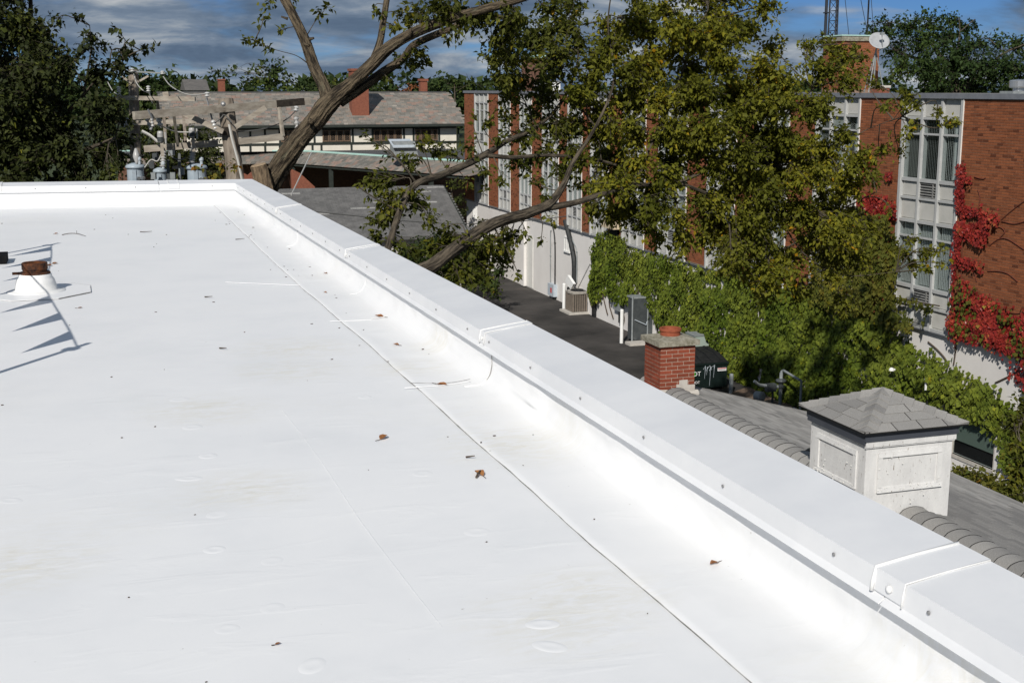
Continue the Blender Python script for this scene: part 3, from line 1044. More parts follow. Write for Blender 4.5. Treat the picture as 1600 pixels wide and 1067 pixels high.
rp = np.array(rp)
MB().tube(rp, 0.006, 6).build('rope', 'pennant_cloth', pen)
ds = np.linalg.norm(rb - ra)
nfl = max(3, int(ds / 0.72))
for i in range(nfl):
    t = (i + 0.35) / nfl
    u = t * 39
    j = int(u)
    q = rp[j] * (1 - (u - j)) + rp[min(j + 1, 39)] * (u - j)
    d = (rb - ra) / ds
    tw = np.array([0.10 * (hsh('p', i) - 0.5) * 2 + 0.05, 0, 0])
    p0, p1, p2 = q - d * 0.15, q + d * 0.15, q + np.array([0, 0, -0.44]) + tw * 1.2
    pm = (p0 + p1) / 2 + np.array([0, 0, -0.17]) + tw * 0.2
    v = [p0, p1, p2, pm]
    n = np.array([0.0015, 0, 0])
    b = MB()
    b.add(np.concatenate([np.array(v) + n, np.array(v) - n]), [(0, 3, 2), (0, 1, 3), (1, 2, 3), (4, 6, 7), (4, 7, 5), (5, 7, 6), (0, 4, 5, 1), (1, 5, 6, 2), (2, 6, 4, 0)])
    b.build('pennant', 'pennant_cloth', pen)


def roof_z(x, y):
    return ROOF + 0.004 * noise2(x, y, 0.9, 1) + (0.006 if x > seam_x(y) else 0)


# leaves and twigs
LV = [((88, 366), 0.060, 'tan dead leaf at the end of a bare forked twig far down the roof'),
      ((86, 413), 0.075, 'curled brown leaf lying just behind the rusty vent pipe'),
      ((76, 416), 0.085, 'rust brown leaf clump touching the right side of the vent pipe'),
      ((125, 482), 0.040, 'small brown leaf on the roof in front and right of the vent'),
      ((509, 429), 0.055, 'dark leaf in the gutter strip under the second coping section'),
      ((508, 459), 0.045, 'small dark leaf just below a darker one in the gutter strip'),
      ((593, 497), 0.085, 'brown folded leaf beside the weld bead ending in a hook'),
      ((619, 541), 0.055, 'reddish brown leaf on the strip right of the dark seam'),
      ((690, 604), 0.075, 'dark brown leaf lying on the cross seam under the coping joint'),
      ((599, 685), 0.075, 'orange brown curled leaf left of the dark seam'),
      ((749, 742), 0.080, 'crumpled brown leaf cluster touching the dark seam mid roof'),
      ((1116, 884), 0.050, 'lone brown leaf under the nearest parapet stretch'),
      ((434, 1008), 0.022, 'tiny black leaf scrap alone in the foreground membrane')]
for i, ((x, y), s, lab) in enumerate(LV):
    p = onz(x, y, ROOF)
    s *= 0.82
    a = hsh('lf', i) * 6.28
    o = thing('fallen_leaf', lab, 'leaf', (p[0], p[1], roof_z(p[0], p[1])), 'dead leaves scattered on the roof')
    b = MB()
    k = 2 if s > 0.07 else 1
    for q in range(k):
        R = rotz(a + q * 1.9)
        pr = [(-0.5, 0, .02), (-0.28, 0.2, .16), (0.0, 0.30, .20), (0.25, 0.18, .22), (0.55, 0, .10), (0.25, -0.2, .18), (0.0, -0.28, .24), (-0.28, -0.2, .12), (0, 0, 0.03)]
        v = (np.array(pr) * s * (1 - 0.3 * q)) @ R.T + np.array([p[0] + q * 0.3 * s, p[1], roof_z(p[0], p[1]) + 0.003])
        b.add(v, [(j, (j + 1) % 8, 8) for j in range(8)])
    b.build('blade', 'dead_leaf', o)
    st = np.array([-0.5 * s, 0, 0.02 * s]) @ rotz(a).T + np.array([p[0], p[1], roof_z(p[0], p[1]) + 0.003])
    en = np.array([-1.0 * s, 0.1 * s, 0.05 * s]) @ rotz(a).T + np.array([p[0], p[1], roof_z(p[0], p[1]) + 0.003])
    MB().tube([st, en], 0.0015, 4).build('stalk', 'twig_bark', o)
TW = [([(97, 368), (108, 367), (120, 366), (128, 369), (134, 370)], 'bare forked twig beside a tan leaf far down the roof'),
      ([(219, 363), (230, 364), (237, 362)], 'short straight twig in the middle of the far roof'),
      ([(368, 375), (382, 375)], 'short twig near the far end of the dark seam'),
      ([(449, 378), (456, 380), (463, 376)], 'bent twig in the gutter strip under the second coping section'),
      ([(320, 465), (332, 466)], 'thin twig lying between the vent and the dark seam'),
      ([(343, 545), (354, 547)], 'thin twig lying left of the dark seam in mid roof'),
      ([(68, 319), (88, 320)], 'thin twig at the foot of the far parapet, leftmost'),
      ([(192, 320), (206, 321)], 'thin twig at the foot of the far parapet below the poles'),
      ([(500, 413), (506, 412), (512, 414)], 'hooked twig fallen close under the coping'),
      ([(728, 716), (742, 717)], 'reddish stem fragment above the crumpled leaf cluster'),
      ([(744, 748), (750, 741), (756, 738)], 'short twig caught in the crumpled leaf cluster')]
for pts, lab in TW:
    p3 = [onz(x, y, ROOF) for x, y in pts]
    p3 = [(q[0], q[1], roof_z(q[0], q[1]) + 0.006 + 0.008 * (i % 2)) for i, q in enumerate(p3)]
    o = MB().tube(smooth_path(p3, 10), np.linspace(0.0045, 0.002, 10), 5)
    if len(pts) == 5:
        o.tube([p3[2], (p3[2][0], p3[2][1] + 0.10, p3[2][2] + 0.02)], 0.002, 4)
    o.build('fallen_twig', 'twig_bark', None, label=lab, cat='twig', group='twigs scattered on the roof')
# crumbs nobody could count
b = MB()
rg = random.Random(8)
for i in range(90):
    if i < 45:
        y = rg.uniform(1.8, 16.5)
        x = seam_x(y) + rg.uniform(-0.1, 0.28)
    else:
        x, y = rg.uniform(-2.6, 1.5), rg.uniform(2, 16.5)
    s = rg.uniform(0.002, 0.006) * (1.0 + y * 0.05)
    b.cbox((x, y, roof_z(x, y) + 0.002), (s * rg.uniform(1, 2.5), s, s * 0.5), rotz(rg.uniform(0, 3)))
b.build('roof_grit', 'twig_bark', kind='stuff', label='scattered dark crumbs of leaf and bark on the membrane', cat='debris')


def in_frame(p, m=15):
    x, y, z = proj(p)
    return z > 0.3 and -m < x < 1600 + m and -m < y < 1067 + m


def pieces(items, name, mass_name, m_one, m_mass, parent, size, nmax=300, rank=None):
    """items: (centre, (sx,sy,sz) relative to size, rotation matrix or None). The nmax that show largest become
    objects sharing one mesh; the rest one joined 'stuff' part."""
    def key(it):
        p = it[0]
        return (0 if in_frame(p) else 1, rank(it) if rank else np.linalg.norm(np.asarray(p) - EYEV))
    items = sorted(items, key=key)
    sx, sy, sz = size
    unit = MB().cbox((0, 0, 0), size).mesh(name, m_one)
    rest = MB()
    k = 0
    for it in items:
        c, s, R = it
        if k < nmax and in_frame(c):
            o = link(name, unit, parent, c, scale=s)
            if R is not None:
                o.rotation_euler = Matrix(np.asarray(R).tolist()).to_euler()
            k += 1
        else:
            rest.cbox(c, np.asarray(s) * np.asarray(size), R, tone=0.02 + 0.98 * hsh(name, round(c[0], 3), round(c[1], 3), round(c[2], 3)))
    if rest.n:
        rest.build(mass_name, m_mass, parent, kind='stuff')


# ------------------------------------------------------------------ shingled house beside us: roof, brick chimney, cupola
RX, RZ, RS = 8.95, 5.07, 0.28
YG = 19.45
hs = thing('shingled_house', 'grey shingled roof house with a white cupola and red brick chimney', 'house', (9, 12, 0))


def rz_(x):
    return RZ - RS * abs(x - RX)


b = MB()
b.prism([(6.2, 3.2, 0), (11.9, 3.2, 0), (11.9, 3.2, rz_(11.9) - 0.14), (RX, 3.2, RZ - 0.14), (6.2, 3.2, rz_(6.2) - 0.14)], (0, YG - 3.5, 0))
b.build('wall', 'old_paint', hs)
b = MB()
E0, E1 = 5.5, 12.38
b.prism([(E0, 2.9, rz_(E0)), (RX, 2.9, RZ), (E1, 2.9, rz_(E1)), (E1, 2.9, rz_(E1) - 0.12), (RX, 2.9, RZ - 0.12), (E0, 2.9, rz_(E0) - 0.12)], (0, YG - 2.9, 0))
roof = b.build('roof', 'shingle_mass', hs)
# rake and eave edges
b = MB()
b.beam((RX, YG + 0.012, RZ - 0.035), (E1, YG + 0.012, rz_(E1) - 0.035), 0.03, 0.12)
b.build('rake_board', 'shingle_mass', hs)
# shingle courses: right slope (weathered) and left slope
items = []
th = math.atan(RS)
for side in (1, -1):
    tt = th - 0.06
    R = np.array([[math.cos(tt), 0, math.sin(tt) * side], [0, 1, 0], [-math.sin(tt) * side, 0, math.cos(tt)]])
    edge = E1 if side > 0 else E0
    n = int(abs(edge - RX) / (0.142 * math.cos(th)))
    for i in range(n):
        x = edge - side * (i + 0.5) * 0.142 * math.cos(th)
        y = 3.0 + (0.16 if i % 2 else 0.0) + 0.05 * hsh('c', i)
        while y < YG - 0.10:
            l = 0.325
            cz = rz_(x) + 0.007
            if not (8.28 < x < 9.5 and 12.05 < y < 13.32) and not (8.7 < x < 9.4 and 18.35 < y < 19.2) and abs(x - RX) > 0.16:
                items.append(((x + 0.0, y + l / 2, cz), (1, (l - 0.007) / 0.318, 1), R @ np.array([[1, 0, 0], [0, 1, 0], [0, 0, 1.0]])))
            y += l
pieces(items, 'shingle', 'shingle_courses', 'shingle', 'shingle_mass', roof, (0.150, 0.318, 0.009),
       rank=lambda it: (it[0][0] < RX - 1.2) * 50 + np.linalg.norm(np.asarray(it[0]) - EYEV))
# ridge caps: bent shingles lapped along the ridge
capm = MB()
w, t0 = 0.185, 0.012
prof = []
for q in np.linspace(-1, 1, 9):
    prof.append((q * w, -0.052 * q * q - (0.02 if abs(q) == 1 else 0)))
up = [(x, 0, z) for x, z in prof]
lo = [(x, 0, z - t0) for x, z in reversed(prof)]
capm.prism(up + lo, (0, 0.235, 0))
capme = capm.mesh('ridge_shingle', 'shingle')
y = 3.0
while y < YG - 0.1:
    if not (11.95 < y < 13.3) and not (18.2 < y < 19.1):
        link('ridge_shingle', capme, roof, (RX, y, RZ + 0.024 + 0.004 * hsh('rc', y)), rot=(math.radians(7.0), 0, 0))
    y += 0.205
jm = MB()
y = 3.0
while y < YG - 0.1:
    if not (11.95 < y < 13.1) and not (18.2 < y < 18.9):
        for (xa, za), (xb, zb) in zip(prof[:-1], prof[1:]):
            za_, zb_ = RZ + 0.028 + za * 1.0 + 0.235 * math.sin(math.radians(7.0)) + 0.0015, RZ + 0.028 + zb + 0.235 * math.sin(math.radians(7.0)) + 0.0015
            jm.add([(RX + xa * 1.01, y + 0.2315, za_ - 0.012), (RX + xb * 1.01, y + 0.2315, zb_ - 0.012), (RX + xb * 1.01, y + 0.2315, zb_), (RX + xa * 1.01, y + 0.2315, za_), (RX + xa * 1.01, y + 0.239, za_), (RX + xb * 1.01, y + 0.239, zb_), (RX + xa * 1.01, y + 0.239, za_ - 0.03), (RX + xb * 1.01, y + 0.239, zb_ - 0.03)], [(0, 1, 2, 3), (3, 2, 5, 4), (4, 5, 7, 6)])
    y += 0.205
jm.build('cap_lap_shadows', 'tar', roof, kind='stuff')  # dark strips added to draw the shadow line at each cap lap
# chimney
cx0, cx1, cy0, cy1, cz0, cz1 = 8.71, 9.33, 18.50, 19.12, 4.55, 5.80
b = MB()
b.box((cx0 + 0.006, cy0 + 0.006, cz0), (cx1 - 0.006, cy1 - 0.006, cz1))
chim = b.build('chimney', 'mortar_pale', hs)
stm = MB().cbox((0, 0, 0), (0.197, 0.09, 0.055)).mesh('brick', 'brick_chimney')
course = 0.0665
k = 0
z = cz1 - course / 2
while z > cz0 + 0.2:
    for face in range(4):
        L0 = (cx1 - cx0)
        off = 0.1033 if (k + face) % 2 else 0.0
        u = -off
        while u < L0 - 0.02:
            a, e = max(u, 0.0), min(u + 0.2067, L0)
            l = e - a - 0.010
            if l > 0.03:
                m = (a + e) / 2
                jit = 0.002 * hsh('cb', k, face, round(u, 2))
                pos, r = {0: ((cx0 + m, cy0 + 0.045 - jit, z), 0), 2: ((cx0 + m, cy1 - 0.045 + jit, z), 0),
                          1: ((cx0 + 0.045 - jit, cy0 + m, z), 1), 3: ((cx1 - 0.045 + jit, cy0 + m, z), 1)}[face]
                link('brick', stm, chim, pos, rot=(0, 0, math.pi / 2 * r), scale=(l / 0.197, 1, 1))
            u += 0.2067
    z -= course
    k += 1
b = MB()
b.prism([(cx0 - 0.055, cy0 - 0.055, cz1), (cx1 + 0.055, cy0 - 0.055, cz1), (cx1 + 0.055, cy1 + 0.055, cz1), (cx0 - 0.055, cy1 + 0.055, cz1)], (0, 0, 0.085))
top = [(cx0 - 0.055, cy0 - 0.055, cz1 + 0.086), (cx1 + 0.055, cy0 - 0.055, cz1 + 0.086), (cx1 + 0.055, cy1 + 0.055, cz1 + 0.086), (cx0 - 0.055, cy1 + 0.055, cz1 + 0.086)]
cxm, cym = (cx0 + cx1) / 2, (cy0 + cy1) / 2
inn = [(cxm - 0.16, cym - 0.16, cz1 + 0.125), (cxm + 0.16, cym - 0.16, cz1 + 0.125), (cxm + 0.16, cym + 0.16, cz1 + 0.125), (cxm - 0.16, cym + 0.16, cz1 + 0.125)]
b.add(top + inn, [(0, 1, 5, 4), (1, 2, 6, 5), (2, 3, 7, 6), (3, 0, 4, 7), (4, 5, 6, 7)])
b.build('crown', 'concrete', chim)
MB().lathe([(0.165, 0.10), (0.165, 0.19), (0.182, 0.20), (0.182, 0.235), (0.172, 0.242), (0.145, 0.236), (0.140, 0.12)], (cxm, cym, cz1), 32).build('pot', 'terracotta', chim)
b = MB()
for i, (xa, xb, hh) in enumerate(((9.0, 9.09, 0.05), (9.05, 9.2, 0.13), (9.08, 9.33, 0.055), (8.92, 9.3, 0.02))):
    b.box((xa, cy0 - 0.012 - 0.004 * i, RZ - 0.04), (xb, cy0 - 0.004, RZ + 0.05 + hh - (xb - RX) * 0.1))
b.prism([(8.66, cy0 - 0.05, rz_(8.66) + 0.02), (9.40, cy0 - 0.05, rz_(9.40) + 0.02), (9.40, cy0 - 0.002, rz_(9.4) + 0.07), (8.66, cy0 - 0.002, rz_(8.66) + 0.07)], (0, 0, 0.03))
b.build('flashing', 'pale_concrete', chim)

# cupola
ux0, ux1, uy0, uy1, uz1 = 8.30, 9.47, 12.10, 13.27, 5.98
b = MB()
b.prism([(ux0, uy0, rz_(ux0) - 0.06), (ux1, uy0, rz_(ux1) - 0.06), (ux1, uy0, uz1), (ux0, uy0, uz1)], (0, uy1 - uy0, 0))
cup = b.build('cupola', 'old_paint', hs)


def moulding(face):
    """raised picture-frame moulding with a recessed board inside it"""
    m = MB()
    z0, z1 = 5.34, 5.80
    if face == 'front':
        a, e = ux0 + 0.16, ux1 - 0.15
        P = lambda u, z, d: (u, uy0 - d, z)
    else:
        a, e = uy0 + 0.16, uy1 - 0.16
        P = lambda u, z, d: (ux0 - d, u, z)
    w = 0.055
    for (u0, v0, u1, v1) in ((a, z1 - w, e, z1), (a, z0 - (0.015 if face == 'front' else 0), e + (0.02 if face == 'front' else 0), z0 + w * 0.8)):
        m.prism([P(u0, v0, 0.001), P(u0, v0, 0.030), P(u0, v1, 0.018), P(u0, v1, 0.001)], np.array(P(u1, 0, 0)) - np.array(P(u0, 0, 0)))
    for (u0, u1) in ((a, a + w), (e - w, e)):
        m.prism([P(u0, z0 + w * 0.8, 0.001), P(u0, z0 + w * 0.8, 0.022), P(u1, z0 + w * 0.8, 0.026), P(u1, z0 + w * 0.8, 0.001)], (0, 0, z1 - w - z0 - w * 0.8))
    m.build('panel_moulding', 'old_paint', cup)
    m = MB()
    q = [P(a + w, z0 + w * 0.8, 0.002), P(e - w, z0 + w * 0.8, 0.002), P(e - w, z1 - w, 0.002), P(a + w, z1 - w, 0.002)]
    m.prism(q, np.array(P(0, 0, 0.004)) - np.array(P(0, 0, 0)))
    m.build('panel_board', 'old_paint', cup)
    # curled flakes of paint along the lower rail
    m = MB()
    rr = random.Random(face)
    for i in range(26):
        u = rr.uniform(a, e)
        zz = z0 + rr.uniform(-0.01, 0.05) if i < 16 else rr.uniform(5.1, 5.8)
        s = rr.uniform(0.006, 0.018)
        m.prism([P(u, zz, 0.027), P(u + s, zz, 0.033), P(u + s * 0.8, zz + s, 0.030)], np.array(P(0, 0, 0.003)) - np.array(P(0, 0, 0)))
    m.build('paint_flakes', 'fin_paint', cup, kind='stuff')


moulding('front')
moulding('left')
b = MB()
b.box((ux0 - 0.02, uy0 - 0.03, 5.885), (ux1 + 0.03, uy0 - 0.001, 5.955))
b.box((ux0 - 0.02, uy0 - 0.022, 5.870), (ux1 + 0.02, uy0 - 0.001, 5.885))
b.build('frieze_board', 'old_paint', cup)
OV = 0.10
b = MB()
fx0, fx1, fy0, fy1 = ux0 - 0.045, ux1 + 0.045, uy0 - 0.045, uy1 + 0.045
for a, e in (((fx0, fy0, 5.955), (fx1, fy0 + 0.02, 6.06)), ((fx0, fy1 - 0.02, 5.955), (fx1, fy1, 6.06)), ((fx0, fy0 + 0.021, 5.915), (fx0 + 0.02, fy1 - 0.021, 6.06)), ((fx1 - 0.02, fy0 + 0.021, 5.955), (fx1, fy1 - 0.021, 6.06))):
    b.box(a, e)
b.build('fascia', 'fascia_metal', cup)
ex0, ex1, ey0, ey1 = ux0 - OV, ux1 + OV + 0.04, uy0 - OV, uy1 + OV + 0.05
EZ, AZ = 6.07, 6.385
apex = np.array([(ux0 + ux1) / 2, (uy0 + uy1) / 2, AZ])
cor = [np.array(q) for q in ((ex0, ey0, EZ), (ex1, ey0, EZ), (ex1, ey1, EZ), (ex0, ey1, EZ))]
b = MB()
b.add(cor + [apex] + [c - np.array([0, 0, 0.012]) for c in cor], [(0, 1, 4), (1, 2, 4), (2, 3, 4), (3, 0, 4), (8, 7, 6, 5), (0, 5, 6, 1), (1, 6, 7, 2), (2, 7, 8, 3), (3, 8, 5, 0)])
b.build('roof_deck', 'tar', cup)
for k in range(4):
    A, B = cor[k], cor[(k + 1) % 4]
    mid = (A + B) / 2
    nrm = np.cross(B - A, apex - A)
    nrm /= np.linalg.norm(nrm)
    ncr = 5
    for i in range(ncr):
        t0, t1 = i / ncr, min((i + 1.06) / ncr, 0.99)
        p0, p1 = A + (apex - A) * t0, B + (apex - B) * t0
        q0, q1 = A + (apex - A) * t1, B + (apex - B) * t1
        Ls = np.linalg.norm(p1 - p0)
        nt_ = max(1, int(round(Ls / 0.36)))
        cuts = [0.0] + [(j + (0.5 if i % 2 else 0.18) + 0.12 * (hsh('cu', k, i, j) - 0.5)) / nt_ for j in range(nt_)] + [1.0]
        cuts = sorted(set(c for c in cuts if 0 <= c <= 1))
        for c0, c1 in zip(cuts[:-1], cuts[1:]):
            if c1 - c0 < 0.03:
                continue
            g = 0.0075 / Ls
            a0, a1 = p0 + (p1 - p0) * (c0 + g), p0 + (p1 - p0) * (c1 - g)
            # sides run straight up the slope, clipped by the hips
            e0 = A + (B - A) * 0
            def up_pt(pt):
                s = (q0 - p0) @ (nrm * 0 + np.cross(nrm, (B - A) / np.linalg.norm(B - A)))
                return pt + np.cross(nrm, (B - A) / np.linalg.norm(B - A)) * s
            d0, d1 = up_pt(a0), up_pt(a1)
            ax = (B - A) / np.linalg.norm(B - A)
            lim0, lim1 = (q0 - A) @ ax + 0.0, (q1 - A) @ ax
            d0 = d0 + ax * max(0.0, lim0 - (d0 - A) @ ax)
            d1 = d1 + ax * min(0.0, lim1 - (d1 - A) @ ax)
            if (d1 - d0) @ ax < 0.0:
                d1 = d0 + ax * 0.001
            lift = 0.010
            MB().prism([a0 + nrm * (lift + 0.002), a1 + nrm * (lift + 0.002), d1 + nrm * 0.005, d0 + nrm * 0.005], -nrm * 0.006).build('shingle', 'shingle', cup)
    # hip caps from the corner up to the apex
    ax = (apex - A)
    Lh = np.linalg.norm(ax)
    ax = ax / Lh
    prev = cor[(k - 1) % 4]
    s1_ = np.cross(np.cross(B - A, apex - A), ax)
    s1_ /= np.linalg.norm(s1_)
    s2_ = -np.cross(np.cross(apex - A, prev - A), ax) * -1
    s2_ /= np.linalg.norm(s2_)
    s2_ = np.cross(np.cross(prev - A, apex - A), ax)
    s2_ /= np.linalg.norm(s2_)
    if s1_ @ (B - A) < 0:
        s1_ = -s1_
    if s2_ @ (prev - A) < 0:
        s2_ = -s2_
    upv = np.array([0, 0, 1.0])
    nc = 8
    eB, eP = (B - A) / np.linalg.norm(B - A), (prev - A) / np.linalg.norm(prev - A)
    for j in range(nc):
        a = A + ax * (Lh * j / nc)
        e = A + ax * (Lh * (j + 1.1) / nc)
        wv = 0.125
        l0, l1 = 0.031, 0.016
        v = []
        for P, l in ((a, l0), (e, l1)):
            if j == 0 and P is a:
                v += [P + eP * 0.17 + upv * l * 0.55, P + eP * 0.06 + upv * l, P + upv * (l + 0.006), P + eB * 0.06 + upv * l, P + eB * 0.17 + upv * l * 0.55]
                continue
            v += [P + s2_ * wv + upv * (l * 0.55), P + s2_ * 0.045 + upv * l, P + upv * (l + 0.012), P + s1_ * 0.045 + upv * l, P + s1_ * wv + upv * (l * 0.55)]
        vv = v + [q - upv * 0.010 for q in v]
        f = []
        for i in range(4):
            f += [(i, i + 1, i + 6, i + 5), (10 + i, 15 + i, 16 + i, 11 + i)]
            f += [(i + 1, i, 10 + i, 11 + i), (5 + i, 6 + i, 16 + i, 15 + i)]
        f += [(0, 5, 15, 10), (4, 14, 19, 9)]
        MB().add(vv, f).build('hip_shingle', 'shingle', cup)
# dark half-round vent by the cupola
b = MB()
cvx, cvy = 9.12, 14.55
b.lathe([(0.10, -0.08), (0.10, 0.03), (0.085, 0.075), (0.05, 0.105), (0.004, 0.115)], (cvx, cvy, rz_(cvx)), 20)
b.build('vent_cap', 'black_plastic', hs, smooth=True)

# ------------------------------------------------------------------ red brick office building across the alley
BX = 21.0
BAYS = [(27.26, 29.81), (31.78, 34.10), (35.6, 37.8), (39.0, 41.1), (42.7, 45.2), (46.4, 48.7), (50.1, 52.2), (53.15, 55.0), (56.1, 58.4), (59.9, 61.75), (63.2, 65.2), (67.0, 69.6)]
ZB, ZT = 3.62, 9.76
off = thing('brick_office_building', 'long red brick building with white framed window bays above a white base wall', 'building', (BX, 48, 0))
b = MB()
b.box((BX + 0.25, 12, 0), (37, 71.6, ZT - 0.12))
b.build('core_wall', 'mortar', off)
edges = [14.0] + [q for bay in BAYS for q in bay] + [71.6]
piers = list(zip(edges[0::2], edges[1::2]))
b = MB()
for y0, y1 in piers:
    b.box((BX + 0.007, y0 + 0.004, ZB + 0.004), (BX + 0.249, y1 - 0.004, ZT - 0.125))
b.build('pier', 'mortar', off)
items = []
for ip, (y0, y1) in enumerate(piers):
    if ip == 0:
        y0 = 22.0
    n = int((ZT - 0.13 - ZB) / 0.0677)
    for i in range(n):
        z = ZT - 0.135 - (i + 0.5) * 0.0677
        y = y0 - (0.1065 if i % 2 else 0.0)
        while y < y1 - 0.02:
            a, e = max(y, y0), min(y + 0.213, y1)
            l = e - a - 0.010
            if l > 0.03:
                items.append(((BX + 0.047 - 0.003 * hsh('br', ip, i, round(y, 2)), (a + e) / 2, z), (1, l / 0.203, 1), None))
            y += 0.213
pieces(items, 'brick', 'brickwork', 'brick_red', 'brick_red_mass', off, (0.09, 0.203, 0.0565),
       rank=lambda it: it[0][1] + (3 if it[0][2] < 6.3 else 0))
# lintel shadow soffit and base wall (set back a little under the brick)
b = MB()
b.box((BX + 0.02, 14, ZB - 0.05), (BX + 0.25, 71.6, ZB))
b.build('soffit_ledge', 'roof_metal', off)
b = MB()
b.box((BX + 0.10, 61.3, 0), (BX + 0.249, 71.58, ZB - 0.051))
b.box((BX + 0.13, 27.05, 0), (BX + 0.249, 61.299, ZB - 0.051))
b.box((BX + 0.13, 25.36, 0), (BX + 0.249, 27.049, 0.55))
b.box((BX + 0.13, 25.36, 1.62), (BX + 0.249, 27.049, ZB - 0.051))
b.box((BX + 0.13, 14, 0), (BX + 0.249, 25.359, ZB - 0.051))
base = b.build('base_wall', 'stucco', off)
b = MB()
b.box((BX - 0.06, 60.9, 0.05), (BX + 0.099, 61.35, ZB - 0.3))
b.build('wall_pilaster', 'stucco', off)
# coping strip at the roof edge: lengths
y = 12.0
while y < 71.6:
    e = min(y + 3.0, 71.7)
    MB().box((BX - 0.05, y + 0.004, ZT - 0.115), (BX + 0.3, e - 0.004, ZT + 0.015)).build('roof_edge_strip', 'roof_metal', off)
    y += 3.0
MB().box((BX + 0.301, 12, ZT - 0.115), (37, 71.6, ZT - 0.06)).build('roof_surface', 'roof_gravel', off)

mat('shade_pale', (0.55, 0.54, 0.50), rough=0.8)
mat('shade_tan', (0.36, 0.32, 0.25), rough=0.8)
# one window bay, modelled once at width 1 m-per-unit 2.5 and repeated
BWID = 2.5
rows = [('panel', 9.70, 9.16), ('window', 9.10, 7.56), ('louvre', 7.47, 7.06), ('panel', 7.00, 6.46), ('window', 6.38, 4.72), ('louvre', 4.63, 4.23), ('panel', 4.17, 3.68)]
cols = [(0.10, 0.82), (0.90, 1.62), (1.70, 2.40)]


def bay_frame():
    m = MB()
    # back board, fins, mullions, rails: butted end to end
    for u0, u1 in ((0.0, 0.10), (2.40, 2.5)):
        m.box((-0.02, u0, ZB - 0.04), (0.22, u1, ZT - 0.116))
    for u0, u1 in ((0.82, 0.90), (1.62, 1.70)):
        m.box((0.0, u0, ZB - 0.02), (0.20, u1, ZT - 0.12))
    zs = [ZT - 0.12] + [q for r in rows for q in (r[1], r[2])] + [ZB - 0.02]
    for zt, zb in zip(zs[0::2], zs[1::2]):
        for u0, u1 in cols:
            m.box((0.015, u0 + 0.001, zb), (0.20, u1 - 0.001, zt))
    # transom bars
    for kind, zt, zb in rows:
        if kind == 'window':
            for u0, u1 in cols:
                m.box((0.05, u0 + 0.001, zt - 0.40), (0.12, u1 - 0.001, zt - 0.35))
    return m.mesh('window_bay', 'frame_paint')


bay_me = bay_frame()
fin_me = MB().box((-0.035, -0.012, ZB - 0.03), (0.03, -0.002, ZT - 0.118)).mesh('fin', 'fin_paint')
panel_me = {}
blind_me = {}


def simple(name, a, e, m):
    return MB().box(a, e).mesh(name, m)


parts_list = []
for ri, (kind, zt, zb) in enumerate(rows):
    for ci, (u0, u1) in enumerate(cols):
        if kind == 'panel' or (kind == 'louvre' and ci != 1):
            m = MB().box((0.085, u0 + 0.002, zb + 0.002), (0.12, u1 - 0.002, zt - 0.002))
            m.box((0.07, u0 + 0.03, zb + 0.03), (0.0849, u1 - 0.03, zt - 0.03))
            parts_list.append(('spandrel_panel', m.mesh('spandrel_panel', 'panel_paint')))
        elif kind == 'louvre':
            m = MB().box((0.10, u0 + 0.002, zb + 0.002), (0.12, u1 - 0.002, zt - 0.002))
            for i in range(6):
                zz = zb + 0.03 + i * (zt - zb - 0.06) / 5
                m.cbox((0.07, (u0 + u1) / 2, zz), (0.07, u1 - u0 - 0.04, 0.012), np.array([[math.cos(0.6), 0, -math.sin(0.6)], [0, 1, 0], [math.sin(0.6), 0, math.cos(0.6)]]))
            m.box((0.03, u0 + 0.16, zb + 0.02), (0.06, u0 + 0.19, zt - 0.02))
            parts_list.append(('louvre', m.mesh('louvre', 'louvre_metal')))
        else:
            m = MB().box((0.075, u0 + 0.002, zb + 0.002), (0.081, u1 - 0.002, zt - 0.402))
            m.box((0.075, u0 + 0.002, zt - 0.348), (0.081, u1 - 0.002, zt - 0.002))
            parts_list.append(('pane', m.mesh('pane', 'glass')))
            m = MB()
            nsl = 9
            lower = ri == 4
            zt2 = zt - 0.02
            for i in range(nsl):
                u = u0 + 0.05 + (u1 - u0 - 0.1) * (i + 0.5) / nsl
                ang = 0.25 if lower else (0.95 if ci == 2 else 0.55)
                if not lower and ci == 0 and i < 5:
                    ang = 0.1
                m.cbox((0.17, u, (zb + zt2) / 2), (0.075, 0.004, zt2 - zb - 0.04), rotz(math.pi / 2 - ang) if True else None)
            parts_list.append(('blind', m.mesh('blind', 'blind_slat' if (lower or ci == 0) else 'blind_grey')))
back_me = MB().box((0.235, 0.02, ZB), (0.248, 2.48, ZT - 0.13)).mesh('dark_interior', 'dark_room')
for y0, y1 in BAYS:
    sc = (1, (y1 - y0) / BWID, 1)
    o = link('window_bay', bay_me, off, (BX, y0, 0), scale=sc)
    link('side_fin', fin_me, o)
    link('interior', back_me, o)
    for nm, me in parts_list:
        link(nm, me, o)
    for ri in (1, 4):
        zt, zb = rows[ri][1], rows[ri][2]
        for ci, (u0, u1) in enumerate(cols):
            q = hsh('shade', y0, ri, ci)
            if y0 > 30 and q < 0.55:
                drop = (0.25 + 0.7 * hsh('drop', y0, ri, ci)) * (zt - zb)
                link('roller_shade', simple('roller_shade', (0.095, u0 + 0.02, zt - drop), (0.099, u1 - 0.02, zt - 0.01), 'shade_pale' if q < 0.35 else 'shade_tan'), o)

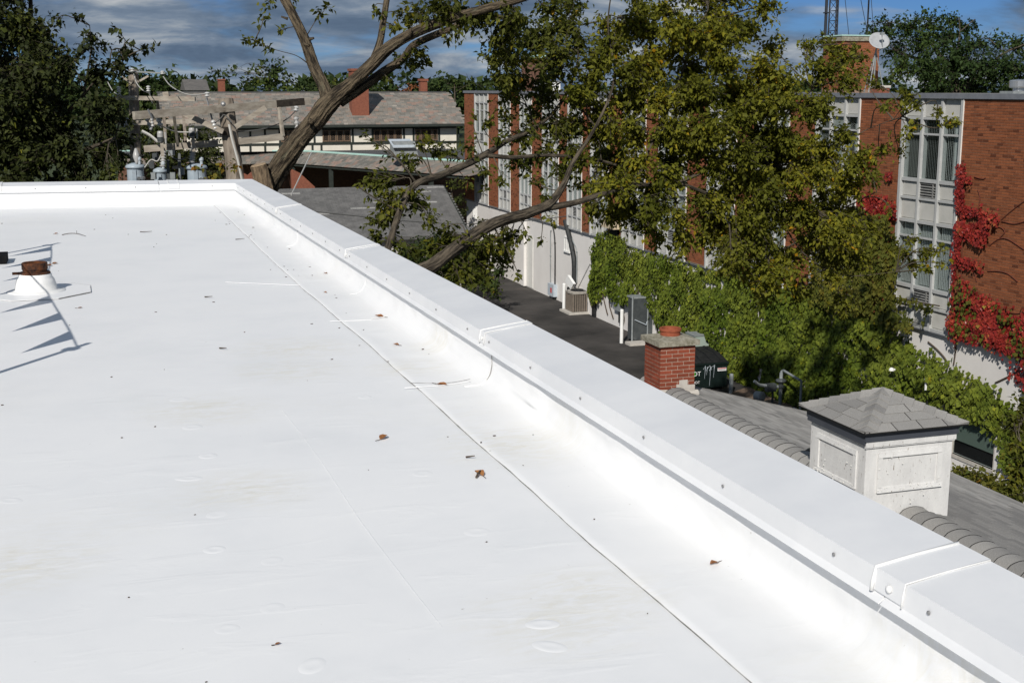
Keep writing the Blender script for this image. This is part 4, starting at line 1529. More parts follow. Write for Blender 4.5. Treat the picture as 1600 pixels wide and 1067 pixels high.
# louvred vents in the base wall
for (x, y) in ((743, 332), (887, 382)):
    p = onx(x, y, BX + 0.12)
    m = MB()
    w, h = 0.34, 0.30
    for i in range(4):
        m.box((BX + 0.06, p[1] - w + 2 * w * i / 3 - 0.03, p[2] - h), (BX + 0.129, p[1] - w + 2 * w * i / 3 + 0.03, p[2] + h))
    m.box((BX + 0.03, p[1] - w - 0.06, p[2] - h - 0.07), (BX + 0.129, p[1] + w + 0.06, p[2] - h - 0.002))
    m.box((BX + 0.06, p[1] - w - 0.03, p[2] + h + 0.001), (BX + 0.129, p[1] + w + 0.03, p[2] + h + 0.05))
    o = m.build('wall_vent', 'white_paint', off)
    MB().box((BX + 0.115, p[1] - w + 0.02, p[2] - h + 0.01), (BX + 0.128, p[1] + w - 0.02, p[2] + h - 0.01)).build('dark_opening', 'dark_room', o)
# doorway recess
m = MB()
m.box((BX + 0.10, 60.0, 0.05), (BX + 0.129, 60.88, 2.6))
m.build('door', 'fin_paint', off)
# low window at the near end of the base wall
m = MB()
gy0, gy1, gz0, gz1 = 25.36, 27.05, 0.55, 1.62
m.box((BX + 0.10, gy0, gz0 - 0.09), (BX + 0.20, gy1, gz0))
m.box((BX + 0.14, gy0 + 0.001, gz0), (BX + 0.2, gy0 + 0.05, gz1))
m.box((BX + 0.14, gy1 - 0.05, gz0), (BX + 0.2, gy1 - 0.001, gz1))
wn = m.build('window', 'pale_concrete', off)
MB().box((BX + 0.17, gy0 + 0.051, gz0 + 0.005), (BX + 0.176, gy1 - 0.051, gz1 - 0.003)).build('pane', 'glass', wn)
MB().box((BX + 0.185, gy0 + 0.052, gz0 + 0.38), (BX + 0.19, gy1 - 0.052, gz1 - 0.003)).build('roller_shade', mat('shade_green', (0.20, 0.245, 0.205), rough=0.7), wn)
MB().box((BX + 0.235, gy0, gz0), (BX + 0.2485, gy1, gz1)).build('interior', 'dark_room', wn)

# rooftop: brick chimney, far brown chimney, dish, mast, vents
rc = thing('rooftop_chimney', 'broad red brick chimney on the brick building roof beside the dish', 'chimney', (26.6, 40.8, ZT))
m = MB()
A = dep(1303, 135, 46)
B = dep(1365, 135, 46)
xa, xb = A[0], A[0] + 1.55
ya = A[1] - 0.4
core = m.box((xa + 0.005, ya + 0.005, ZT - 0.06), (xb - 0.005, ya + 1.2, 11.55)).build('stack', 'mortar', rc)
bm_ = MB()
its = []
for i in range(int(1.75 / 0.0677)):
    z = 11.55 - (i + 0.5) * 0.0677
    for face in (0, 1):
        L0 = (xb - xa) if face == 0 else 1.2
        u = -(0.1065 if (i + face) % 2 else 0)
        while u < L0 - 0.02:
            a, e = max(u, 0), min(u + 0.213, L0)
            l = e - a - 0.01
            if l > 0.03:
                c = (xa + (a + e) / 2, ya + 0.043, z) if face == 0 else (xa + 0.043, ya + (a + e) / 2, z)
                bm_.cbox(c, (l, 0.09, 0.0565) if face == 0 else (0.09, l, 0.0565), tone=0.1 + 0.9 * hsh('rc', i, face, u))
            u += 0.213
bm_.build('brickwork', 'brick_red_mass', rc, kind='stuff')
MB().box((xa - 0.06, ya - 0.06, 11.55), (xb + 0.06, ya + 1.26, 11.72)).build('cap', 'concrete', rc)
MB().box((xa - 0.09, ya - 0.09, 11.72), (xb + 0.09, ya + 1.29, 11.76)).build('cap_flashing', 'copper', rc)
lowc = thing('roof_curb', 'low brick curb with a pale cap at the foot of the rooftop chimney', 'roof curb', (xb + 1.5, ya, ZT))
p = dep(1378, 131, 44)
MB().box((p[0] - 0.25, p[1] - 0.2, ZT - 0.06), (p[0] + 0.18, p[1] + 0.3, ZT + 0.16)).build('curb', 'brick_far', lowc)
MB().box((p[0] - 0.28, p[1] - 0.23, ZT + 0.16), (p[0] + 0.21, p[1] + 0.33, ZT + 0.24)).build('curb_cap', 'pale_concrete', lowc)
bc = thing('brown_chimney', 'tall brown brick chimney at the far end of the brick building roof', 'chimney', (24.4, 69, ZT))
p = dep(832, 120, 71)
MB().box((p[0] - 0.5, p[1] - 0.5, ZT - 0.06), (p[0] + 0.55, p[1] + 0.4, 11.55)).build('stack', 'brick_brown', bc)
MB().box((p[0] - 0.56, p[1] - 0.56, 11.55), (p[0] + 0.61, p[1] + 0.46, 11.72)).build('cap', 'copper', bc)
rh = thing('white_roof_hatch', 'white rooftop housing beside the far brown chimney', 'roof hatch', (25.5, 66, ZT))
p = dep(857, 132, 69)
MB().box((p[0] - 0.6, p[1] - 0.5, ZT - 0.06), (p[0] + 0.5, p[1] + 0.6, ZT + 0.5)).build('housing', 'white_paint', rh)
MB().box((p[0] - 0.66, p[1] - 0.56, ZT + 0.5), (p[0] + 0.56, p[1] + 0.66, ZT + 0.56)).build('lid', 'roof_metal', rh)
# dish
p = dep(1373, 66, 44)
ds_ = thing('satellite_dish', 'white oval satellite dish on a stand of struts above the brick roof', 'satellite dish', (p[0], p[1], ZT))
axis = np.array([-0.25, -0.75, 0.62])
axis /= np.linalg.norm(axis)
m = MB()
prof = [(0.002, 0.0), (0.14, 0.012), (0.26, 0.045), (0.35, 0.085), (0.355, 0.075), (0.26, 0.033), (0.14, 0.0), (0.002, -0.012)]
m.lathe(prof, p, 28, axis=axis)
m.build('reflector', 'dish_white', ds_, smooth=True)
m = MB()
foot = np.array([p[0] + 0.05, p[1] + 0.25, ZT])
m.tube([p - axis * 0.02, p + np.array([0.02, 0.16, -0.25]), foot + np.array([0, 0, 0.2]), foot], 0.03, 8)
for q in ((-0.35, -0.25), (0.32, -0.2), (-0.1, 0.4)):
    m.tube([p + np.array([0, 0.15, -0.3]), foot + np.array([q[0], q[1], 0])], 0.02, 6)
m.build('stand', 'grey_steel', ds_)
m = MB()
tip = p + axis * 0.40 + np.array([0.02, 0, 0.02])
m.tube([p + np.array([0, 0, -0.30]), p + np.array([0, -0.25, -0.22]), tip - axis * 0.04], 0.014, 6)
m.cbox(tip, (0.13, 0.10, 0.09))
m.build('feed_arm', 'grey_steel', ds_)
# lattice mast and thin masts with guys
p = dep(1302, 60, 60)
mst = thing('lattice_mast', 'dark lattice antenna mast rising behind the rooftop chimney', 'antenna mast', (p[0], p[1], 0))
m = MB()
zb, ztp = 4.0, 16.5
w0, w1 = 0.34, 0.20
leg = lambda i, z: np.array([p[0] + math.cos(i * 2.094 + 0.3) * (w0 + (w1 - w0) * (z - zb) / (ztp - zb)), p[1] + math.sin(i * 2.094 + 0.3) * (w0 + (w1 - w0) * (z - zb) / (ztp - zb)), z])
for i in range(3):
    MB().tube([leg(i, zb), leg(i, ztp)], 0.035, 6).build('leg', 'mast_steel', mst)
z = zb
k = 0
while z < ztp - 0.5:
    for i in range(3):
        m.tube([leg(i, z), leg((i + 1) % 3, z + 0.45)], 0.013, 4)
        m.tube([leg(i, z), leg((i + 1) % 3, z)], 0.013, 4)
    z += 0.45
    k += 1
m.build('bracing', 'mast_steel', mst)
q = dep(1289, 60, 59)
pm2 = thing('antenna_pole', 'thick dark antenna pole just left of the lattice mast', 'antenna pole', (q[0], q[1], 0))
MB().tube([(q[0], q[1], 4), (q[0], q[1], 16.5)], 0.07, 8).build('pole', 'mast_steel', pm2)
MB().cbox((q[0], q[1], 13.3), (0.2, 0.2, 0.05)).build('clamp', 'mast_steel', pm2)
q2 = dep(1355, 50, 60)
pm3 = thing('antenna_pole', 'slim dark antenna pole between two guy wires above the dish', 'antenna pole', (q2[0], q2[1], 0))
MB().tube([(q2[0], q2[1], 4), (q2[0], q2[1], 16.5)], 0.04, 8).build('pole', 'mast_steel', pm3)
for a, e in (((1345, 0), (1353, 40)), ((1360, -20), (1368, 95)), ((1320, -5), (1326, 52))):
    A, B = dep(*a, 58), dep(*e, 56)
    d = (B - A)
    MB().tube([A - d * 1.5, B + d * 0.6], 0.014, 5).build('guy_wire', 'mast_steel', pm3)
# bright turbine vent at right
p = dep(1592, 128, 38)
tv = thing('turbine_vent', 'shiny round metal vent on the brick roof at the right edge', 'roof vent', (p[0], p[1], ZT))
MB().lathe([(0.16, -0.06), (0.16, 0.14), (0.25, 0.16), (0.27, 0.20), (0.27, 0.36), (0.24, 0.38), (0.05, 0.40)], (p[0], p[1], ZT), 24).build('hood', 'bright_metal', tv)
MB().box((p[0] - 0.42, p[1] - 0.3, ZT - 0.06), (p[0] + 0.3, p[1] + 0.3, ZT + 0.06)).build('flashing', 'grey_steel', tv)

# ------------------------------------------------------------------ along the foot of the base wall
WX = BX + 0.13


def pole(name, label, px_b, h, r, m, cat='post', group=None, x=None):
    p = onz(px_b[0], px_b[1], 0.0)
    if x is not None:
        p = onx(px_b[0], px_b[1], x)
    t = thing(name, label, cat, (p[0], p[1], 0), group)
    MB().tube([(p[0], p[1], -0.02), (p[0], p[1], h)], r, 12).build('pipe', m, t)
    MB().lathe([(r, 0), (r * 0.9, r * 0.35), (r * 0.4, r * 0.6)], (p[0], p[1], h), 12).build('cap', m, t)
    return t


pole('bollard', 'white bollard post in front of the air conditioner', (881, 483), 1.15, 0.075, 'white_paint', 'bollard', 'white bollard posts along the alley')
pole('bollard', 'white bollard post beside the dark utility cabinet', (971, 536), 1.32, 0.070, 'white_paint', 'bollard', 'white bollard posts along the alley')
pole('bollard', 'worn pale grey bollard at the right end of the dumpster', (1142, 614), 0.62, 0.07, 'grey_steel', 'bollard')
# white sheet-metal hood and boards behind the bollard
q = onx(893, 470, 20.75)
hd = thing('equipment_hood', 'white slanted equipment hood leaning on the wall beside the air conditioner', 'equipment hood', (q[0], q[1], 0))
MB().prism([(20.7, q[1] + 0.0, 0.96), (20.7, q[1] + 0.75, 1.22), (20.7, q[1] + 0.40, 1.56), (20.7, q[1] - 0.35, 1.26)], (0.12, 0, 0)).build('slanted_board', 'white_paint', hd)
MB().box((20.75, q[1] - 0.35, 0), (20.95, q[1] - 0.05, 0.95)).build('upright_board', 'white_paint', hd)
MB().box((20.72, q[1] + 0.42, 0), (20.9, q[1] + 0.52, 1.0)).build('upright_board', 'black_plastic', hd)
# air conditioner
q = onz(909, 491, 0)
ac = thing('air_conditioner', 'brown louvred air conditioning condenser on a pale pad by the wall', 'air conditioner', (q[0], q[1], 0))
a = 0.46
cx, cy = q[0] + 0.05, q[1] + 0.55
MB().box((cx - a - 0.22, cy - a - 0.18, 0.004), (cx + a + 0.1, cy + a + 0.15, 0.09)).build('pad', 'pale_concrete', ac)
MB().box((cx - a + 0.02, cy - a + 0.02, 0.09), (cx + a - 0.02, cy + a - 0.02, 0.92)).build('coil_body', 'black_plastic', ac)
m = MB()
for k in range(4):
    R = rotz(k * math.pi / 2)
    for i in range(9):
        u = -a + 0.05 + i * (2 * a - 0.1) / 8
        m.cbox(np.array([cx, cy, 0.5]) + R @ np.array([u, -a + 0.01, 0]), np.abs(R @ np.array([0.065, 0.02, 0])) + np.array([0, 0, 0.80]))
m.build('louvre_panel', 'ac_brown', ac)
m = MB()
m.prism([(cx + math.cos(t) * a * 1.12 if abs(math.cos(t)) < 2 else 0, cy + math.sin(t) * a * 1.12, 0.90) for t in np.linspace(0, 2 * math.pi, 16, endpoint=False)], (0, 0, 0.10))
m.box((cx - a, cy - a, 0.885), (cx + a, cy + a, 0.965))
m.build('top_cover', 'ac_pale', ac)
m = MB()
for r in np.linspace(0.08, 0.36, 5):
    m.tube([(cx + math.cos(t) * r, cy + math.sin(t) * r, 1.012) for t in np.linspace(0, 2 * math.pi, 25)], 0.008, 5)
m.lathe([(0.38, 1.001), (0.001, 1.003)], (cx, cy, 0), 24)
m.build('fan_grille', 'black_plastic', ac)
MB().box((cx + a - 0.20, cy - a - 0.014, 0.52), (cx + a - 0.06, cy - a - 0.001, 0.82)).build('rating_label', 'white_paint', ac)


def wall_pipe(name, label, cat, pts, r, m, X=WX - 0.04, seg=8):
    p3 = [onx(x, y, X) for x, y in pts]
    t = thing(name, label, cat, (X, p3[-1][1], 0))
    MB().tube(smooth_path(p3, 24), r, seg).build('pipe', m, t)
    mid = p3[len(p3) // 2]
    MB().cbox((X + 0.01, mid[1], mid[2]), (0.07, r * 3.2, 0.05)).build('bracket', m, t)
    return t


wall_pipe('downspout', 'thick black downspout bending down the white wall behind the air conditioner', 'downspout', [(883, 345), (889, 368), (894, 390), (897, 410), (897, 442)], 0.12, 'black_pipe', X=WX - 0.13)
wall_pipe('conduit', 'grey conduit running beside the thick black downspout', 'conduit', [(888, 352), (895, 376), (901, 394), (901, 442)], 0.025, 'grey_steel')
wall_pipe('conduit', 'thin pale conduit rising from the red marked box on the white wall', 'conduit', [(861, 360), (860, 366), (860, 400), (860, 452)], 0.022, 'grey_steel')
wall_pipe('cable', 'black cable curving down the white wall to the red marked box', 'cable', [(857, 345), (863, 353), (867, 380), (867, 450)], 0.034, 'black_pipe')
wall_pipe('cable', 'dark cable hanging on the white wall beside the ivy edge', 'cable', [(926, 396), (924, 405), (927, 425), (926, 470)], 0.045, 'black_pipe')
q0, q1 = onx(922, 412, WX - 0.03), onx(902, 452, WX - 0.03)
MB().tube([q0, q1], 0.012, 5).build('guy_cable', 'wire', None, label='thin slanting cable on the white wall left of the ivy', cat='cable')
q = onx(863, 453, WX - 0.1)
bx = thing('wall_box', 'white electrical box with a red mark low on the white wall', 'electrical box', (q[0], q[1], q[2]))
MB().box((WX - 0.2, q[1] - 0.42, q[2] - 0.28), (WX - 0.002, q[1] + 0.38, q[2] + 0.30)).build('box', 'pale_steel', bx)
MB().box((WX - 0.21, q[1] - 0.18, q[2] - 0.12), (WX - 0.201, q[1] - 0.02, q[2] + 0.12)).build('red_mark', 'red_paint', bx)
MB().box((WX - 0.12, q[1] - 0.3, q[2] - 0.50), (WX - 0.003, q[1] - 0.1, q[2] - 0.281)).build('outlet', 'black_plastic', bx)
q = onx(927, 455, WX - 0.1)
dx = thing('disconnect_box', 'pale blue grey switch box on the wall by the air conditioner', 'electrical box', q)
MB().box((WX - 0.16, q[1] - 0.30, q[2] - 0.30), (WX - 0.002, q[1] + 0.30, q[2] + 0.40)).build('box', 'pale_steel', dx)
MB().box((WX - 0.10, q[1] - 0.16, q[2] - 1.15), (WX - 0.003, q[1] + 0.16, q[2] - 0.301)).build('lower_box', 'black_plastic', dx)
q = onx(966, 474, WX - 0.1)
mt = thing('meter_box', 'small grey meter box on the white wall above the white bollard', 'meter box', q)
MB().box((WX - 0.18, q[1] - 0.40, q[2] - 0.30), (WX - 0.002, q[1] + 0.35, q[2] + 0.35)).build('box', 'grey_steel', mt)
MB().box((WX - 0.14, q[1] - 0.42, q[2] - 0.80), (WX - 0.003, q[1] - 0.12, q[2] - 0.301)).build('meter', 'black_plastic', mt)
# tall dark cabinet pair with frame
q = onz(990, 537, 0)
uc = thing('utility_cabinet', 'tall dark steel utility cabinet half buried in ivy behind the chimney', 'cabinet', (q[0], q[1], 0))
x0, y0 = q[0], q[1] + 0.1
for k, (xa, w) in enumerate(((x0 + 0.02, 0.58), (x0 + 0.64, 0.52))):
    MB().box((xa, y0, 0.12), (xa + w, y0 + 0.55, 1.78 - 0.0 * k)).build('door', 'dark_steel', uc)
m = MB()
for xa in (x0 - 0.05, x0 + 1.20):
    m.tube([(xa, y0 - 0.05, 0), (xa, y0 - 0.05, 1.9)], 0.035, 8)
m.tube([(x0 + 0.62, y0 - 0.03, 0.2), (x0 + 0.62, y0 - 0.03, 1.86)], 0.03, 8)
m.build('frame_post', 'grey_steel', uc)
MB().box((x0 - 0.02, y0 - 0.02, 1.78), (x0 + 1.2, y0 + 0.6, 1.84)).build('top', 'grey_steel', uc)
MB().tube([(x0 + 0.05, y0 - 0.06, 0.95), (x0 + 0.55, y0 - 0.06, 0.72), (x0 + 0.58, y0 - 0.06, 0.85)], 0.02, 6).build('latch_bar', 'pale_steel', uc)
MB().box((x0 - 0.35, y0 - 0.55, 0.003), (x0 + 1.0, y0 - 0.06, 0.11)).build('kerb', 'pale_concrete', uc)
q = onx(1084, 536, 20.6)
gb = thing('meter_box', 'pale green grey box in the ivy just right of the brick chimney', 'meter box', q)
MB().box((20.45, q[1] - 0.35, q[2] - 0.32), (WX - 0.002, q[1] + 0.35, q[2] + 0.32)).build('box', mat('box_green', (0.30, 0.36, 0.32), rough=0.6), gb)
MB().box((20.43, q[1] - 0.38, q[2] + 0.32), (WX - 0.003, q[1] + 0.38, q[2] + 0.35)).build('rain_cap', 'grey_steel', gb)
q = onx(955, 356, WX - 0.3)
hd2 = thing('wall_canopy', 'small cream canopy over a dark opening where ivy meets the brick', 'canopy', q)
MB().box((BX - 0.40, q[1] - 0.75, q[2] + 0.0), (BX - 0.045, q[1] + 0.55, q[2] + 0.30)).build('hood', mat('cream', (0.52, 0.43, 0.30), rough=0.7), hd2)
MB().box((BX - 0.10, q[1] - 0.45, q[2] - 0.55), (BX - 0.044, q[1] + 0.35, q[2] - 0.001)).build('opening', 'dark_room', hd2)

# dumpster
dx0, dx1, dy0, dy1 = 17.85, 20.05, 37.35, 38.75
dp = thing('dumpster', 'dark green dumpster with a green ring logo and paint drips', 'dumpster', ((dx0 + dx1) / 2, dy0, 0))
m = MB()
m.prism([(dx0, dy0 + 0.08, 0.10), (dx0, dy0, 0.95), (dx0, dy1, 1.15), (dx0, dy1, 0.10)], (dx1 - dx0, 0, 0))
m.box((dx0 - 0.03, dy0 - 0.03, 0.90), (dx1 + 0.03, dy0 + 0.04, 0.96))
for x in (dx0 + 0.7, dx1 - 0.05):
    m.box((x - 0.02, dy0 + 0.01, 0.12), (x + 0.03, dy0 + 0.07, 0.90))
body = m.build('body', 'dumpster_green', dp)
for k in range(2):
    xa = dx0 + k * (dx1 - dx0) / 2 + 0.01
    xb = xa + (dx1 - dx0) / 2 - 0.02
    m = MB()
    m.prism([(xa, dy0 - 0.02, 0.965), (xa, dy0 + 0.6, 1.13), (xa, dy1 + 0.03, 1.20), (xa, dy1 + 0.03, 1.23), (xa, dy0 + 0.6, 1.16), (xa, dy0 - 0.02, 0.99)], (xb - xa, 0, 0))
    for i in range(3):
        u = xa + (xb - xa) * (i + 0.5) / 3
        m.prism([(u - 0.04, dy0 + 0.05, 1.01), (u - 0.04, dy0 + 0.6, 1.165), (u - 0.04, dy1, 1.232), (u - 0.04, dy1, 1.252), (u - 0.04, dy0 + 0.6, 1.19), (u - 0.04, dy0 + 0.05, 1.03)], (0.08, 0, 0))
    m.build('lid', 'black_plastic', dp)
for x in (dx0 + 0.15, dx1 - 0.15):
    MB().lathe([(0.07, -0.03), (0.07, 0.03)], (x, dy0 + 0.2, 0.07), 12, axis=(1, 0, 0)).build('wheel', 'rubber', dp)
q = ony(1078, 585, dy0 - 0.01)


def ring(c, r0, r1, n=40, a0=0.0, a1=2 * math.pi):
    V, F = [], []
    for i, t in enumerate(np.linspace(a0, a1, n)):
        for r in (r0, r1):
            V.append((c[0] + math.cos(t) * r, c[1], c[2] + math.sin(t) * r))
    for i in range(n - 1):
        F.append((2 * i, 2 * i + 1, 2 * i + 3, 2 * i + 2))
    return V, F


lc = (q[0], dy0 - 0.012, q[2])
m = MB()
m.add(*ring(lc, 0.155, 0.205))
m.add(*ring(lc, 0.05, 0.10))
m.build('logo_ring', 'logo_green', dp)


def text(body_, name, size, loc, m, parent, extr=0.002, rot=(math.pi / 2, 0, 0)):
    cu = bpy.data.curves.new(name, 'FONT')
    cu.body = body_
    cu.size = size
    cu.extrude = extr
    cu.align_x = 'RIGHT'
    o = bpy.data.objects.new(name, cu)
    COL.objects.link(o)
    dg = bpy.context.evaluated_depsgraph_get()
    me = bpy.data.meshes.new_from_object(o.evaluated_get(dg))
    bpy.data.objects.remove(o)
    me.materials.clear()
    me.materials.append(MATS[m])
    return link(name, me, parent, loc, rot=rot)


text('OT', 'lettering', 0.21, (lc[0] + 0.40, dy0 - 0.018, lc[2] - 0.07), 'logo_white', dp)
text('OOT', 'lettering', 0.125, (lc[0] + 0.38, dy0 - 0.012 + 0.02, lc[2] - 0.34), 'logo_white', dp)
q = ony(1128, 577, dy0 - 0.01)
m = MB().box((q[0] - 0.16, dy0 - 0.014, q[2] - 0.05), (q[0] + 0.16, dy0 - 0.008, q[2] + 0.055))
sg = m.build('notice_label', 'logo_white', dp)
MB().box((q[0] - 0.15, dy0 - 0.0165, q[2] + 0.025), (q[0] + 0.15, dy0 - 0.0145, q[2] + 0.048)).build('red_band', 'red_paint', sg)
m = MB()
for i in range(9):
    m.box((q[0] - 0.13 + i * 0.03, dy0 - 0.016, q[2] - 0.022), (q[0] - 0.13 + i * 0.03 + 0.018, dy0 - 0.0145, q[2] + 0.010))
m.build('print_line', 'black_plastic', sg)
m = MB()
rr = random.Random(4)
for (x, y0_, y1_) in ((1102, 571, 592), (1105, 573, 586), (1110, 572, 603), (1116, 570, 590)):
    A, B = ony(x, y0_, dy0), ony(x, y1_, dy0)
    m.tube([(A[0], dy0 - 0.006, A[2]), (A[0] + 0.005, dy0 + 0.008, (A[2] + B[2]) / 2), (A[0], dy0 + 0.03, B[2])], [0.009, 0.006, 0.004], 5)
for pts in ([(1099, 577), (1102, 572), (1103, 580), (1106, 574)], [(1105, 576), (1109, 571), (1112, 577), (1108, 579), (1112, 573)], [(1113, 573), (1117, 570), (1116, 576)]):
    m.tube([(ony(x, y, dy0)[0], dy0 - 0.006, ony(x, y, dy0)[2]) for x, y in pts], 0.006, 5)
m.build('paint_drips', 'pale_steel', dp)

# gas meter set and goal-post pipe
q = onz(1219, 632, 0)
gm = thing('gas_meter', 'grey gas meter set with bent pipes in front of the ivy', 'gas meter', (q[0], q[1], 0))
q = np.array([20.55, 35.0, 0])
q = onx(1219, 626, 20.5)
gx, gy = q[0], q[1]
MB().tube([(gx, gy, 0), (gx, gy, 1.12)], 0.055, 10).build('riser', 'grey_steel', gm)
MB().lathe([(0.06, 0.62), (0.11, 0.65), (0.11, 0.72), (0.07, 0.74), (0.07, 0.80), (0.15, 0.83), (0.17, 0.87), (0.15, 0.91), (0.06, 0.94)], (gx, gy, 0), 20).build('regulator', 'dark_steel', gm)
MB().tube([(gx - 0.1, gy - 0.02, 0.68), (gx - 0.4, gy + 0.0, 0.72), (gx - 0.75, gy + 0.02, 0.78), (gx - 0.95, gy, 0.92)], 0.05, 8).build('inlet_pipe', 'grey_steel', gm)
MB().lathe([(0.10, -0.16), (0.16, -0.12), (0.16, 0.12), (0.10, 0.16)], (gx - 0.75, gy, 0.42), 18, axis=(0.4, -1, 0.1)).build('meter_body', 'grey_steel', gm)
MB().box((gx - 0.52, gy - 0.09, 0.55), (gx - 0.2, gy + 0.09, 0.80)).build('valve_body', 'dark_steel', gm)
MB().tube([(gx - 0.28, gy, 0.0), (gx - 0.28, gy, 0.6)], 0.035, 8).build('outlet_pipe', 'dark_steel', gm)
q1 = onx(1251, 622, 20.5)
MB().tube([(gx, gy, 1.1), (gx + 0.01, gy, 1.17), (gx + 0.06, gy - 0.02, 1.20), (q1[0] - 0.07, q1[1], 1.16), (q1[0] - 0.01, q1[1], 1.13), (q1[0], q1[1], 1.06), (q1[0], q1[1], 0)], 0.04, 8).build('bent_pipe', 'grey_steel', gm)
q2 = onx(1243, 620, 20.3)
mk = thing('hose_spigot', 'small white spigot with a red handle beside the bent grey pipe', 'spigot', (q2[0], q2[1], 0))
MB().tube([(q2[0], q2[1], 0), (q2[0], q2[1], 0.28)], 0.045, 8).build('standpipe', 'white_paint', mk)
MB().tube([(q2[0], q2[1], 0.26), (q2[0] - 0.08, q2[1] - 0.08, 0.30), (q2[0] - 0.12, q2[1] - 0.1, 0.24)], 0.035, 8).build('spout', 'white_paint', mk)
MB().lathe([(0.05, 0), (0.05, 0.02)], (q2[0] + 0.08, q2[1] - 0.06, 0.12), 10).build('handle', 'red_paint', mk)
for (x, y, lab) in ((1393, 578, 'white dome lamp poking out of the green ivy'), (1447, 600, 'small white vent pipe showing through the green ivy')):
    q = onx(x, y, WX - 0.35)
    t = thing('wall_lamp' if x < 1400 else 'vent_pipe', lab, 'lamp' if x < 1400 else 'vent pipe', q)
    if x < 1400:
        MB().lathe([(0.015, 0.07), (0.05, 0.055), (0.07, 0.015), (0.07, -0.02), (0.015, -0.03)], q, 16).build('dome', 'white_paint', t)
        MB().tube([q, (WX, q[1], q[2])], 0.03, 8).build('arm', 'white_paint', t)
    else:
        MB().tube([q + np.array([0, 0, 0.12]), q - np.array([0, 0, 0.14]), q + np.array([0.3, 0, -0.2])], 0.04, 8).build('pipe', 'white_paint', t)
        MB().lathe([(0.055, 0.10), (0.055, 0.14), (0.01, 0.16)], q, 12).build('cap', 'white_paint', t)

# ------------------------------------------------------------------ far houses: half-timbered house, low wing, garage
TY = 85.0
th_ = thing('half_timbered_house', 'half timbered house with slate roof and leaded windows at the end of the alley', 'house', (16, TY, 0))
ez, rz2 = 7.55, 9.62
X0, X1 = 5.0, 24.85
MB().box((X0 + 0.4, TY, 0), (X1 - 0.5, TY + 7.5, ez - 0.02)).build('wall', 'plaster', th_)
MB().prism([(X0, TY - 0.6, ez - 0.12), (X0, TY - 0.6, ez), (X0, TY + 3.6, rz2), (X0, TY + 8.0, ez), (X0, TY + 8.0, ez - 0.12), (X0, TY + 3.6, rz2 - 0.14)], (X1 - X0 - 0.25, 0, 0)).build('roof', 'slate_dark', th_)
m = MB()
sl_ = math.hypot(4.2, rz2 - ez)
ang = math.atan2(rz2 - ez, 4.2)
R = np.array([[1, 0, 0], [0, math.cos(ang), -math.sin(ang)], [0, math.sin(ang), math.cos(ang)]])
nrow = int(sl_ / 0.21)
for i in range(nrow):
    s = (i + 0.5) * 0.21
    y, z = TY - 0.6 + s * math.cos(ang), ez + s * math.sin(ang) + 0.02
    x = X0 + 0.15 * (i % 2)
    xe = X1 - 0.25 * (i / nrow)
    while x < xe:
        w = 0.26 + 0.12 * hsh('sl', i, x)
        m.cbox((x + w / 2, y, z + 0.006 * hsh('sz', i, x)), (w - 0.012, 0.235, 0.014), R, tone=0.02 + 0.98 * hsh('st', i, round(x, 2)))
        x += w
m.build('slates', 'slate', th_, kind='stuff')
MB().box((X0, TY - 0.68, ez - 0.16), (X1 - 0.1, TY - 0.605, ez - 0.02)).build('gutter', 'timber', th_)
MB().box((X0 - 0.05, TY + 3.5, rz2 - 0.03), (X1 - 0.2, TY + 3.7, rz2 + 0.07)).build('ridge_cap', 'slate_dark', th_)
# timber frame: rails and posts, each a timber
zt, zb = ez - 0.17, 5.75


def tim(a, e):
    MB().box(a, e).build('timber', 'timber', th_)


